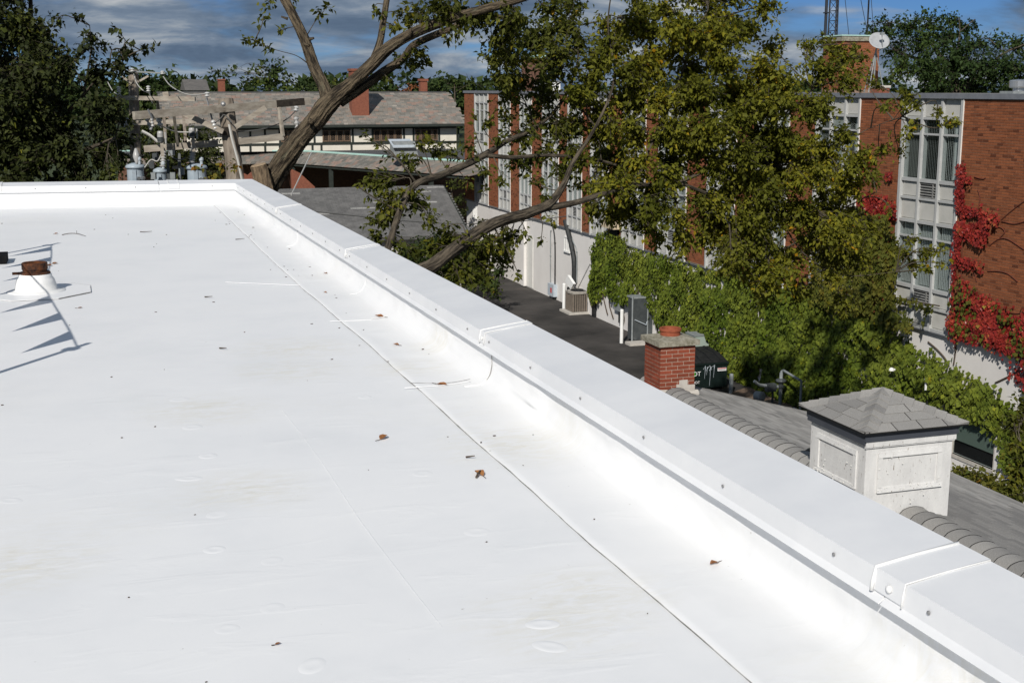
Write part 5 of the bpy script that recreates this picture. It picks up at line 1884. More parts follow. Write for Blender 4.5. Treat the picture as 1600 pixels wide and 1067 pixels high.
mz = ony(560, 224, TY)[2]
tim((X0 + 0.4, TY - 0.06, zt - 0.12), (X1 - 0.5, TY - 0.002, zt + 0.1))
tim((X0 + 0.4, TY - 0.05, mz - 0.07), (X1 - 0.5, TY - 0.002, mz + 0.07))
tim((X0 + 0.4, TY - 0.06, zb - 0.1), (X1 - 0.5, TY - 0.002, zb + 0.06))
for x in (391, 414, 437, 491, 551, 582, 631, 646, 686, 716):
    p = ony(x, 210, TY)
    tim((p[0] - 0.06, TY - 0.045, mz + 0.071), (p[0] + 0.06, TY - 0.002, zt - 0.121))
for x in (391, 414, 437, 462, 488, 502, 549, 640, 690):
    p = ony(x, 230, TY)
    tim((p[0] - 0.06, TY - 0.045, zb + 0.061), (p[0] + 0.06, TY - 0.002, mz - 0.071))
for x0, x1 in ((503, 548), (583, 628), (648, 684), (438, 462)):
    A, B = ony(x0, 201, TY), ony(x1, 222, TY)
    m = MB()
    xa, xb, z1, z0 = A[0], B[0], min(A[2], zt - 0.13), mz + 0.075
    m.box((xa, TY - 0.055, z0), (xb, TY - 0.002, z0 + 0.05))
    m.box((xa, TY - 0.055, z1 - 0.05), (xb, TY - 0.002, z1))
    wn = m.build('window', 'timber', th_)
    n = 4 if x1 - x0 > 30 else 2
    for i in range(n):
        a, e = xa + (xb - xa) * i / n + 0.02, xa + (xb - xa) * (i + 1) / n - 0.02
        m = MB()
        m.box((a, TY - 0.07, z0 + 0.051), (a + 0.07, TY - 0.003, z1 - 0.051))
        m.box((e - 0.07, TY - 0.07, z0 + 0.051), (e, TY - 0.003, z1 - 0.051))
        m.box((a + 0.071, TY - 0.07, z0 + 0.051), (e - 0.071, TY - 0.003, z0 + 0.12))
        m.box((a + 0.071, TY - 0.07, z1 - 0.12), (e - 0.071, TY - 0.003, z1 - 0.051))
        w, h = e - a - 0.14, z1 - z0 - 0.24
        for k in range(-3, 5):
            for sg in (1, -1):
                za, zc = z0 + 0.12 + h * k / 4, z0 + 0.12 + h * k / 4 + h * 0.5
                P0 = np.array([a + 0.07 if sg > 0 else e - 0.07, TY - 0.05, za])
                P1 = np.array([e - 0.07 if sg > 0 else a + 0.07, TY - 0.05, zc])
                d = P1 - P0
                lo_, hi_ = z0 + 0.12, z1 - 0.12
                t0 = max(0, (lo_ - za) / (zc - za))
                t1 = min(1, (hi_ - za) / (zc - za))
                if t1 > t0 + 0.05:
                    m.beam(P0 + d * t0, P0 + d * t1, 0.012, 0.012)
        m.build('casement', 'casement', wn)
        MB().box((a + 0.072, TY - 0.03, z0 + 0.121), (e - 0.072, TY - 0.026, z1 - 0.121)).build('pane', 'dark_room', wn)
# chimneys on that roof
for (xl, xr, ytop, ybot, Yc, nm) in ((549, 577, 108, 190, TY + 0.5, 'big'), (657, 668, 124, 152, TY + 3.9, 'small')):
    A, B = ony(xl, ytop, Yc), ony(xr, ybot, Yc)
    m = MB()
    m.box((A[0], Yc, B[2]), (B[0], Yc + (1.0 if nm == 'big' else 0.5), A[2]))
    o = m.build('chimney', 'brick_far', th_)
    MB().box((A[0] - 0.06, Yc - 0.06, A[2] - 0.14), (B[0] + 0.06, Yc + (1.06 if nm == 'big' else 0.56), A[2] + 0.02)).build('chimney_cap', 'brick_far', o)
# lower wing in front: flat roof with a copper edge, slate skirt, brick arcade
P0, P1 = onz(180, 236, 5.9), onz(478, 236, 5.9)
P2 = onz(722, 251.5, 5.9)
P3 = P2 + np.array([3.5, -1.0, 0])
wing = thing('arcade_wing', 'low wing with slate skirt roof, pale green copper edge and dark arcade', 'building wing', (18, 76, 0))
m = MB()
m.prism([P0 + [0, 0, -0.03], P1 + [0, 0, -0.03], P2 + [0, 0, -0.03], P3 + [0, 0, -0.03], (P3[0], TY - 0.07, 5.87), (P0[0], TY - 0.07, 5.87)], (0, 0, -0.15))
m.build('flat_roof', 'slate_dark', wing)
m = MB()
for A, B in ((P0, P1), (P1, P2), (P2, P3)):
    m.beam(A + (B - A) * 0.002, B - (B - A) * 0.002, 0.16, 0.10)
m.build('copper_edge', 'copper', wing)
sk = []
for x, y in ((180, 253), (455, 254), (690, 271), (735, 274)):
    sk.append(onz(x, y, 5.28))
tops = [P0, P1, P2, P3]
m = MB()
rr = random.Random(6)
for i in range(3):
    a0, a1, b0, b1 = tops[i], tops[i + 1], sk[i], sk[i + 1]
    if i == 0:
        b0 = np.array([P0[0], b1[1] + 0.2, 5.28])
    L0 = np.linalg.norm(a1 - a0)
    nx, nr = max(2, int(L0 / 0.33)), 5
    for r in range(nr):
        for k in range(nx):
            t0, t1 = (k + 0.02 + 0.5 * (r % 2)) / nx, (k + 0.98 + 0.5 * (r % 2)) / nx
            t1 = min(t1, 1)
            if t0 >= t1:
                continue
            s0, s1 = r / nr, (r + 1.08) / nr
            q = [a0 + (a1 - a0) * t + ((b0 + (b1 - b0) * t) - (a0 + (a1 - a0) * t)) * s for t, s in ((t0, s1), (t1, s1), (t1, s0), (t0, s0))]
            q[0][2] += 0.012
            q[1][2] += 0.012
            m.prism([c + [0, 0, -0.06] for c in q], (0, 0, 0.02), tone=0.02 + 0.98 * rr.random())
m.build('slates', 'slate', wing, kind='stuff')
# soffit, posts and back wall of the arcade
m = MB()
m.prism([np.array(sk[1]) + [0, 0.15, -0.13], np.array(sk[2]) + [0, 0.15, -0.13], np.array(sk[3]) + [0, 0.15, -0.13], (sk[3][0], TY - 0.1, 5.15), (sk[1][0], TY - 0.1, 5.15)], (0, 0, -0.10))
m.build('soffit', 'timber', wing)
m = MB()
m.box((P0[0], TY - 0.065, 0), (X1 + 3, TY - 0.062, 5.04))
m.build('back_wall', 'brick_brown', wing)
for t in (0.02, 0.3, 0.62, 0.95):
    c = np.array(sk[1]) * (1 - t) + np.array(sk[2]) * t
    MB().box((c[0] - 0.12, c[1] + 0.35, 0), (c[0] + 0.12, c[1] + 0.6, 5.0)).build('post', 'timber', wing)
m = MB()
for xs_, yt_ in (((375, 402), (268, 262)), ((455, 492), (264, 292))):
    A, B = ony(xs_[0], yt_[0], 79.5), ony(xs_[1], yt_[1], 79.5)
    m.prism([(A[0], 79.5, 0), (B[0], 79.5, 0), (B[0], 79.5, B[2]), (A[0] + 0.5, 79.5, A[2] - 0.25), (A[0], 79.5, A[2])], (0, 0.4, 0))
m.build('sunlit_brick_piece', 'brick_far', wing)  # redder brick shaped to the outline of the sunlit patches in the arcade
A = dep(635, 226, 74)
vt = thing('roof_ventilator', 'boxy metal exhaust ventilator on the low flat roof by the timbered wall', 'ventilator', (A[0], A[1], 5.9))
MB().prism([(A[0] - 0.75, A[1], 5.87), (A[0] + 0.75, A[1], 5.87), (A[0] + 0.5, A[1], 6.9), (A[0] - 0.75, A[1], 6.9)], (0, 1.0, 0)).build('duct', 'grey_steel', vt)
MB().prism([(A[0] - 0.85, A[1] - 0.25, 6.55), (A[0] - 0.85, A[1] + 1.0, 7.0), (A[0] - 0.85, A[1] - 0.25, 6.62)], (1.3, 0, 0)).build('hood', 'pale_steel', vt)
# garage
gY0, gY1 = 61.5, 66.0
ga = thing('garage', 'grey shingle roofed garage below the half timbered house', 'garage', (13, gY1, 0))
gL, gR0, gR1 = 6.0, 17.95, 18.55
zr, ze = 4.86, 2.75
ye0 = 61.2
m = MB()
m.prism([(gL, gY1, zr), (gL, ye0, ze), (gL, ye0, ze - 0.15), (gL, gY1, zr - 0.18), (gL, gY1 + 4.4, ze - 0.15), (gL, gY1 + 4.4, ze)], (gR0 - gL + 0.2, 0, 0))
m.build('roof', 'shingle_garage', ga)
m = MB()
sl_ = math.hypot(gY1 - ye0, zr - ze)
ang = math.atan2(zr - ze, gY1 - ye0)
R = np.array([[1, 0, 0], [0, math.cos(ang), -math.sin(ang)], [0, math.sin(ang), math.cos(ang)]])
for i in range(int(sl_ / 0.145)):
    s = (i + 0.5) * 0.145
    y, z = ye0 + s * math.cos(ang), ze + s * math.sin(ang) + 0.012
    x = gL + 0.15 * (i % 2)
    run = 0
    while x < gR0 + 0.25 * (1 - i / 36):
        w = 0.32
        h = hsh('g', i // 1, round(x / 2.6)) * (0.97 if i > 10 else 0.9)
        tn = 0.97 if (hsh('gw', i, round(x / 1.1)) > 0.968 and i > 8) else 0.2 + 0.5 * hsh('gg', i, x)
        m.cbox((x + w / 2, y, z), (w - 0.012, 0.16, 0.010), R, tone=tn)
        x += w
m.build('shingles', 'shingle_garage', ga, kind='stuff')
MB().box((gL + 0.4, ye0 + 0.4, 0), (gR0 - 0.1, gY1 + 4, ze - 0.16)).build('wall', 'far_wall', ga)
MB().beam((gR0 + 0.23, ye0, ze - 0.06), (gR0 + 0.23, gY1, zr - 0.07), 0.05, 0.16).build('rake_board', 'timber', ga)
MB().prism([(gR0 - 0.05, gY1 + 4.2, ze - 0.16), (gR0 - 0.05, ye0 + 0.4, ze - 0.16), (gR0 - 0.05, gY1, zr - 0.2)], (0.05, 0, 0)).build('gable', 'far_wall', ga)
# wire that crosses in front of the garage
A, B = dep(560, 338, 40), dep(885, 338, 45)
MB().tube([A * (1 - t) + B * t + np.array([0, 0, -0.25 * math.sin(t * math.pi)]) for t in np.linspace(-0.2, 1, 24)], 0.016, 5).build('overhead_wire', 'wire', None, label='thin dark wire crossing in front of the garage roof', cat='wire')
A, B = dep(580, 310, 50), dep(600, 245, 60)
A, B = dep(455, 305, 30), dep(487, 238, 34)
MB().tube([A, B], 0.016, 5).build('overhead_wire', 'wire_pale', None, label='pale guy wire rising from behind the parapet corner by the leaning trunk', cat='wire')

# ------------------------------------------------------------------ utility poles
ZP = 26.0
up_ = thing('utility_pole', 'weathered wooden utility pole with a split crossarm behind the parapet', 'utility pole', (*dep(372, 278, ZP)[:2], 0))
pb, pt = dep(368, 280, ZP), dep(353, 156, ZP)
rng = np.random.default_rng(11)
d = (pb - pt)
gp = pb + d * (pb[2] / (pt[2] - pb[2]))
MB().tube([pt + (gp - pt) * t for t in np.linspace(0, 1, 26)], np.linspace(0.155, 0.24, 26), 16, wob=0.05, rng=rng).build('pole', 'pole_wood', up_)


def W_(x, y, Z):
    return dep(x, y, Z)


def arm(a, e, w, h, m='old_wood', name='crossarm', par=None):
    d = np.asarray(e) - np.asarray(a)
    return MB().beam(a, e, w, h).build(name, m, par)


FZ = ZP - 0.30
arm(W_(209, 181, FZ - 1.2), W_(430, 163, FZ + 0.9), 0.11, 0.15, par=up_)
arm(W_(430, 163, FZ + 0.9), W_(474, 159, FZ + 1.3), 0.105, 0.145, 'burnt_wood', par=up_)
arm(W_(474, 159, FZ + 1.3), W_(484, 158, FZ + 1.4), 0.11, 0.15, par=up_)
for a, e in (((286, 177), (349, 206)), ((366, 200), (415, 168))):
    arm(W_(*a, FZ - 0.1), W_(*e, FZ - 0.05), 0.05, 0.10, name='brace', par=up_)
arm(W_(373, 221, FZ + 0.2), W_(442, 214, FZ + 0.6), 0.13, 0.13, par=up_)
arm(W_(226, 233, ZP + 0.3), W_(340, 224, ZP + 0.4), 0.16, 0.13, par=up_)
arm(W_(436, 168, FZ + 0.5), W_(442, 213, FZ + 0.55), 0.05, 0.07, name='hanger', par=up_)
arm(W_(271, 176, FZ - 0.4), W_(278, 228, ZP), 0.05, 0.07, name='hanger', par=up_)
m = MB()
m.tube([W_(358, 195, FZ - 0.02), W_(362, 216, FZ - 0.05), W_(372, 252, FZ - 0.05), W_(378, 282, FZ - 0.05)], 0.025, 6)
m.build('ground_conduit', 'wire_pale', up_)
MB().cbox(W_(350, 205, ZP - 0.22), (0.16, 0.10, 0.16)).build('bracket', 'burnt_wood', up_)
MB().lathe([(0.05, 0), (0.05, 0.03), (0.02, 0.05)], W_(349, 163, FZ - 0.20), 10, axis=-FW).build('bolt', 'screw_metal', up_)


def insulator(par, p, ax, n, r, L, m='porcelain', name='insulator'):
    r = r * 0.82
    prof = [(r * 0.35, 0)]
    for i in range(n):
        z = L * (i + 0.15) / n
        prof += [(r * 0.55, z), (r, z + L * 0.30 / n), (r * 0.98, z + L * 0.45 / n), (r * 0.5, z + L * 0.75 / n)]
    prof.append((r * 0.3, L))
    return MB().lathe(prof, p, 14, axis=ax).build(name, m, par, smooth=True)


for (x, y, Z) in ((334, 178, FZ - 0.3), (331, 168, FZ - 0.2)):
    pass
insulator(up_, W_(324, 152, FZ - 0.1), (0, 0, 1), 2, 0.07, 0.10)
insulator(up_, W_(332, 188, FZ - 0.1), (0.3, 0, -1), 3, 0.06, 0.20, 'porcelain')
insulator(up_, W_(464, 166, FZ + 1.1), (-0.3, 0, -1), 2, 0.07, 0.12)
insulator(up_, W_(462, 183, FZ + 1.0), (0.1, -0.2, -1), 3, 0.07, 0.26, 'porcelain_grey')
insulator(up_, W_(247, 180, FZ - 0.7), (0.15, 0, -1), 3, 0.075, 0.22)
insulator(up_, W_(226, 178, FZ - 0.9), (0.35, 0, -1), 4, 0.05, 0.34, 'porcelain_grey')
for (a, e) in (((231, 171, FZ - 1.15), (238, 186, FZ - 1.1)), ((322, 150, FZ), (336, 205, FZ)), ((239, 176, FZ - 0.6), (252, 200, FZ - 0.4))):
    MB().tube([W_(*a), W_(*e)], 0.018, 5).build('strut', 'screw_metal', up_)

# second, farther pole
Z2 = 34.0
p2 = thing('utility_pole', 'farther wooden utility pole with a thin top crossarm in front of green trees', 'utility pole', (*dep(212, 275, Z2)[:2], 0))
pt, pb = dep(208, 110, Z2), dep(213, 280, Z2)
gp = pb + (pb - pt) * (pb[2] / (pt[2] - pb[2]))
MB().tube([pt + (gp - pt) * t for t in np.linspace(0, 1, 16)], np.linspace(0.13, 0.2, 16), 14, wob=0.04, rng=rng).build('pole', 'pole_wood', p2)
arm(W_(189, 111, Z2 - 0.2), W_(259, 115, Z2 - 0.2), 0.07, 0.04, 'grey_steel', par=p2)
arm(W_(191, 120, Z2 - 0.15), W_(206, 131, Z2 - 0.15), 0.05, 0.05, name='brace', par=p2)
arm(W_(232, 119, Z2 - 0.15), W_(211, 131, Z2 - 0.15), 0.05, 0.05, name='brace', par=p2)
arm(W_(181, 153, Z2 - 0.3), W_(305, 155, Z2 - 0.3), 0.12, 0.11, par=p2)
arm(W_(184, 193, Z2 - 0.3), W_(318, 189, Z2 - 0.3), 0.12, 0.12, par=p2)
arm(W_(255, 148, Z2 - 0.25), W_(264, 147, Z2 - 0.25), 0.1, 0.12, name='block', par=p2)
for x, y in ((207, 113), (254, 117)):
    insulator(p2, W_(x, y, Z2 - 0.35), (0, 0, 1), 2, 0.07, 0.10)
for x, y in ((186, 145), (232, 144)):
    insulator(p2, W_(x, y, Z2 - 0.35), (0, 0, 1), 3, 0.07, 0.16)
    MB().tube([W_(x + 1, y, Z2 - 0.38), W_(x + 6, y + 18, Z2 - 0.3)], 0.018, 5).build('pin', 'screw_metal', p2)
for x, y, q in ((190, 178, 0.2), (200, 180, -0.3), (236, 176, 0.1)):
    insulator(p2, W_(x, y + 4, Z2 - 0.4), (q, 0, -1), 4, 0.06, 0.32, 'porcelain_grey')


def wire(name, pts, label, m='wire_pale', r=0.013, cat='wire'):
    p = smooth_path([W_(*q) for q in pts], 30)
    MB().tube(p, r, 5).build(name, m, None, label=label, cat=cat)


wire('jumper_wire', [(209, 116, Z2 - 0.4), (214, 131, 33), (224, 142, 32.5), (234, 146, Z2 - 0.4)], 'pale jumper wire sagging from the far pole top to the middle arm')
wire('jumper_wire', [(255, 120, Z2 - 0.4), (265, 133, 31), (282, 144, 28), (300, 149, 27), (324, 147, FZ)], 'long pale wire sagging from the far pole to the near crossarm')
wire('jumper_wire', [(168, 128, 36), (176, 142, 35), (184, 148, Z2 - 0.4), (187, 146, Z2 - 0.4)], 'pale wire coming from the dark tree to the far pole arm')
wire('jumper_wire', [(332, 196, FZ), (345, 185, FZ), (351, 180, FZ), (362, 192, FZ - 0.3)], 'dark jumper wire looping on the near pole below its crossarm', 'wire')
wire('jumper_wire', [(463, 172, FZ + 1.1), (450, 185, FZ + 0.8), (430, 196, FZ + 0.5), (405, 203, FZ + 0.2), (372, 206, FZ)], 'dark wire from the burnt crossarm end back to the near pole', 'wire')
wire('jumper_wire', [(222, 205, ZP), (235, 212, ZP), (247, 222, ZP)], 'pale curled lead beside the left grey arrester', 'wire_pale', 0.03)
wire('jumper_wire', [(247, 192, FZ - 0.6), (258, 200, FZ - 0.2), (275, 206, ZP), (300, 207, ZP)], 'thin lead running between the two grey arresters', 'wire_pale')


# transformers hung between the poles
def transformer(px, py_top, Z, r, label, bush):
    p = dep(px, py_top, Z)
    t = thing('pole_transformer', label, 'transformer', (p[0], p[1], p[2] - 0.8))
    tank = MB().lathe([(r * 0.92, -0.85), (r, -0.80), (r, -0.06), (r * 1.03, -0.05)], p, 28).build('tank', 'tank_blue', t)
    MB().lathe([(r * 1.14, -0.055), (r * 1.16, -0.02), (r * 1.05, 0.015), (r * 0.4, 0.055), (0.01, 0.06)], p, 28).build('lid', 'tank_blue', t, smooth=True)
    MB().cbox(p + np.array([-r * 0.2, -r * 1.02, -0.40]), (0.08, 0.04, 0.65)).build('lifting_rib', 'tank_blue', t)
    m = MB()
    for k in (0.25, 0.55, 0.85):
        m.lathe([(0.035, 0), (0.035, 0.05)], p + np.array([r * math.sin(k), -r * math.cos(k), -0.25]), 10, axis=(math.sin(k), -math.cos(k), 0))
    m.build('terminal', 'bright_metal', t)
    MB().lathe([(0.03, 0.0), (0.03, 0.08), (0.045, 0.09), (0.045, 0.14), (0.01, 0.16)], p + np.array([r * 0.5, -0.1, 0.03]), 10).build('relief_valve', 'pale_steel', t)
    for (bx_, by_, tx, ty, n) in bush:
        A, B = dep(bx_, by_, Z - r * 0.6), dep(tx, ty, Z - r * 0.6)
        insulator(t, A, B - A, n, 0.085, np.linalg.norm(B - A), 'porcelain_grey', 'bushing')
    return t


transformer(211, 259, 26.5, 0.17, 'pale blue transformer can at the left with a tall pipe above it', [(214, 257, 212, 232, 1)])
transformer(250, 266, 27.5, 0.13, 'half hidden pale blue transformer can in the middle with a ribbed bushing', [(254, 262, 256, 232, 7)])
transformer(307, 260, 26.3, 0.19, 'pale blue transformer can nearest the wooden pole with a tilted ribbed bushing', [(299, 255, 303, 228, 7)])
for (x, y0, y1, lab) in ((251, 205, 221, 'left grey cylindrical arrester hung above the wooden arm'), (300, 200, 213, 'right grey cylindrical arrester hung above the wooden arm')):
    A, B = dep(x, y1, ZP - 0.1), dep(x, y0, ZP - 0.1)
    t = thing('surge_arrester', lab, 'arrester', A)
    h = B[2] - A[2]
    MB().lathe([(0.048, -0.02), (0.058, 0.0), (0.062, h * 0.5), (0.062, h * 0.8), (0.05, h)], A, 16).build('body', 'porcelain_grey', t)
    MB().lathe([(0.066, 0.0), (0.066, h * 0.42)], A, 16).build('dark_base', 'dark_steel', t)
    MB().cbox(A + np.array([0.02, 0, -0.16]), (0.06, 0.05, 0.30)).build('bracket', 'old_wood', t)
    MB().tube([A + np.array([0.1, 0, -0.05]), A + np.array([0.1, 0, h * 0.9])], 0.02, 6).build('fuse_tube', 'porcelain_grey', t)
wire('equipment_lead', [(262, 235, ZP), (270, 246, ZP), (282, 250, ZP), (290, 246, ZP)], 'tangled dark lead between the transformer cans', 'wire')
wire('equipment_lead', [(226, 262, ZP), (236, 250, ZP), (246, 252, ZP), (253, 240, ZP)], 'lead from the left transformer can to the middle bushing', 'wire_pale')
rk = thing('equipment_rack', 'dark steel rack with brackets standing between the transformer cans', 'equipment rack', dep(275, 275, 27))
for a, e in (((262, 250), (264, 285)), ((280, 240), (281, 285)), ((270, 262), (283, 262))):
    MB().beam(W_(*a, 27), W_(*e, 27), 0.06, 0.06).build('bracket', 'old_wood' if a[0] == 270 else 'dark_steel', rk)
for x, y in ((237, 258), (243, 245), (268, 238), (284, 268), (240, 275), (270, 275)):
    MB().cbox(W_(x, y, 26.8), (0.10, 0.10, 0.14), rotz(x)).build('fitting', 'dark_steel' if x % 2 else 'grey_steel', rk)
for x in (231, 262):
    MB().beam(W_(x + 24, 168, FZ + 1), W_(x + 28, 222, ZP + 0.1), 0.06, 0.05).build('strap', 'pole_wood', rk)

# ------------------------------------------------------------------ trees
def tree(name, label, limbs, rows, leafm, barkm, seed, leaf, dens, cat='tree', base=None, group=None, zj=1.2, extra=None, thinm='bark_thin', trunk_seg=52):
    """limbs: list of (px,py,Z,r) rows; first is the trunk. rows: foliage clumps (px,py,r,Z,weight)."""
    rng = np.random.default_rng(seed)
    samp = []
    polys = []
    for L in limbs:
        n = max(6, len(L) * 7)
        p, r = limb_path(L, n)
        samp.append(p)
        polys.append((p, r))
    b0 = base if base is not None else (polys[0][0][0][0], polys[0][0][0][1], 0)
    t = thing(name, label, cat, (b0[0], b0[1], 0), group)
    for i, (p, r) in enumerate(polys):
        big = r.max() > 0.09
        q, qr = p, r
        if big:
            k = len(p) * 5
            s = smooth_path(np.concatenate([p, r[:, None]], 1), k)
            q, qr = s[:, :3], s[:, 3]
        bark_tube('trunk' if i == 0 else 'limb', q, qr, barkm, t, seg=trunk_seg if big else 10, rng=rng, furrow=0.085 if big else 0.03)
    lim = np.concatenate(samp)
    blobs = px_blobs(rows, seed + 1, zj)
    tw, P, D, Nn, Ls, To = grow(lim, blobs, seed + 2, leaf, dens)
    m = MB()
    for p, r in tw:
        m.tube(p, r, 4, cap=False)
    m.build('twigs', thinm, t, kind='stuff')
    me = leaf_mesh('foliage', P, D, Nn, Ls, To, leafm)
    link('foliage', me, t, kind='stuff')
    return t, len(P)


CNT = {}
# leaning elm behind the parapet corner
ZT_ = 23.0
elm_limbs = [
    [(350, 560, 24.0, 0.233), (395, 340, 23.5, 0.214), (426, 280, 23.2, 0.191), (462, 226, 23.0, 0.175), (492, 190, 23.0, 0.170), (512, 163, 23.0, 0.165), (545, 134, 23.0, 0.120), (577, 105, 22.9, 0.107), (612, 72, 22.7, 0.101), (660, 46, 22.5, 0.090), (722, 24, 22.2, 0.078), (790, 6, 22.0, 0.065), (870, -18, 21.7, 0.038)],
    [(512, 168, 23.0, 0.130), (507, 140, 23.1, 0.113), (491, 105, 23.2, 0.098), (476, 62, 23.3, 0.090), (457, 22, 23.4, 0.084), (440, -12, 23.5, 0.078), (428, -60, 23.6, 0.065)],
    [(583, 98, 22.9, 0.078), (594, 66, 23.0, 0.062), (599, 34, 23.1, 0.058), (605, -5, 23.2, 0.055), (612, -60, 23.3, 0.038)],
    [(530, 158, 23.1, 0.110), (562, 140, 23.2, 0.087), (595, 116, 23.3, 0.078), (630, 92, 23.4, 0.071), (648, 70, 23.4, 0.065), (692, 50, 23.5, 0.058), (750, 28, 23.6, 0.048), (810, 30, 23.7, 0.033)],
    [(482, 100, 23.2, 0.013), (462, 87, 23.1, 0.007), (430, 78, 23.0, 0.006), (398, 64, 22.9, 0.003)],
    [(480, 55, 23.3, 0.010), (492, 35, 23.3, 0.006), (506, 18, 23.3, 0.003)],
]
elm_rows = [(690, 12, 34, 22.5, 1.1), (655, 20, 26, 22.6, 1.0), (640, 35, 18, 22.6, 0.9), (735, 30, 34, 22.6, 1.2), (770, 10, 40, 22.3, 1.2), (800, 45, 36, 22.6, 1.1), (770, 75, 22, 22.9, 1.0), (800, 95, 28, 23.0, 1.1), (785, 125, 18, 23.0, 1.0),
            (840, 15, 40, 22.2, 1.2), (585, 12, 10, 23.0, 0.9), (612, 38, 12, 23.0, 0.9), (600, 22, 10, 23.0, 0.8), (632, 20, 14, 22.8, 1.0), (655, 82, 20, 23.3, 0.9), (640, 100, 18, 23.3, 0.9), (665, 98, 12, 23.3, 0.9), (700, 62, 10, 23.4, 0.8), (618, 92, 10, 23.3, 0.9), (610, 125, 10, 23.3, 0.8),
            (420, 5, 14, 23.3, 0.9), (412, 25, 9, 23.1, 0.8), (440, 48, 6, 23.2, 0.8), (404, 66, 11, 22.9, 0.9), (384, 62, 8, 22.9, 0.8), (418, 74, 6, 23.0, 0.7), (500, 25, 11, 23.3, 0.8), (512, 12, 7, 23.3, 0.8), (460, 2, 10, 23.4, 0.7), (560, 120, 7, 23.2, 0.5)]
t1, CNT['elm'] = tree('leaning_tree', 'big leaning tree with forked furrowed trunk beside the parapet corner', elm_limbs, elm_rows, 'leaf_elm', 'bark', 21, 0.118, 2.2, base=(3.0, 24, 0), zj=0.4)
for (x, y, Z, dx, dy, L_, r_) in ((476, 70, 23.2, 0.9, 0.3, 0.10, 0.03), (484, 62, 23.2, 1, -0.2, 0.08, 0.025), (486, 190, 22.7, -0.5, 0.6, 0.06, 0.05), (560, 128, 22.7, 0.4, -0.8, 0.12, 0.02), (470, 225, 22.7, 0.9, 0.5, 0.07, 0.035), (640, 58, 22.4, 0.2, -1, 0.15, 0.018), (450, 30, 23.4, -1, -0.3, 0.12, 0.02)):
    a = dep(x, y, Z)
    e = a + (RT * dx - UP * dy) * L_ - FW * 0.03
    bark_tube('broken_stub', [a, (a + e) / 2, e], np.array([r_ * 1.5, r_, r_ * 0.8]), 'bark', t1, seg=12, rng=rng, furrow=0.08)
# sawn-off stub at the foot
a, e = dep(411, 285, 22.9), dep(404, 258, 22.8)
m = MB()
rs = np.random.default_rng(5)
m.tube([a - (e - a) * 0.8, a, (a + e) / 2, e], [0.165, 0.16, 0.145, 0.140], 28, wob=0.06, rng=rs)
m.build('sawn_stub', 'stub_bark', t1, smooth=False)
MB().lathe([(0.138, 0.0), (0.132, 0.008), (0.08, 0.012), (0.002, 0.012)], e, 20, axis=(e - a)).build('cut_face', 'cut_wood', t1)

# the broad middle tree over the alley
mid_limbs = [
    [(300, 1150, 20.5, 0.228), (560, 520, 20.8, 0.152), (640, 437, 21.0, 0.125), (675, 415, 21.2, 0.114), (712, 388, 21.5, 0.106), (769, 351, 22.0, 0.097), (825, 333, 22.6, 0.090), (858, 318, 23.0, 0.079), (881, 288, 23.4, 0.053), (895, 255, 23.8, 0.040), (935, 190, 24.2, 0.026), (960, 120, 24.5, 0.020), (950, 40, 24.6, 0.015), (960, -40, 24.7, 0.009)],
    [(848, 326, 22.9, 0.068), (898, 317, 23.4, 0.057), (937, 305, 23.8, 0.052), (993, 290, 24.4, 0.046), (1060, 285, 25.0, 0.038), (1130, 250, 25.6, 0.030), (1200, 200, 26.0, 0.023), (1270, 140, 26.3, 0.015)],
    [(560, 520, 20.8, 0.061), (602, 400, 21.2, 0.057), (625, 330, 21.6, 0.057), (648, 290, 21.9, 0.059), (690, 274, 22.4, 0.065), (735, 254, 23.0, 0.065), (765, 238, 23.4, 0.061), (790, 222, 23.7, 0.049), (830, 203, 24.1, 0.042), (870, 170, 24.5, 0.034), (900, 110, 24.9, 0.023), (905, 40, 25.1, 0.015)],
    [(758, 243, 23.3, 0.046), (800, 246, 23.6, 0.040), (850, 243, 24.0, 0.034), (900, 246, 24.4, 0.032), (940, 252, 24.8, 0.029), (990, 268, 25.2, 0.023), (1050, 300, 25.6, 0.015)],
    [(993, 290, 24.4, 0.038), (1020, 220, 24.9, 0.030), (1060, 130, 25.3, 0.023), (1090, 40, 25.6, 0.015)],
    [(1060, 285, 25.0, 0.034), (1140, 315, 25.8, 0.030), (1210, 330, 26.3, 0.024), (1300, 330, 26.8, 0.017), (1370, 300, 27.0, 0.009)],
    [(1130, 250, 25.6, 0.027), (1210, 260, 26.2, 0.020), (1290, 240, 26.6, 0.014), (1350, 205, 26.8, 0.009), (1410, 182, 26.9, 0.005)],
    [(1210, 330, 26.3, 0.020), (1260, 400, 26.8, 0.015), (1320, 430, 27.0, 0.011), (1400, 425, 27.1, 0.005)],
    [(882, 130, 24.6, 0.017), (905, 165, 24.6, 0.019), (928, 195, 24.2, 0.015)],
]
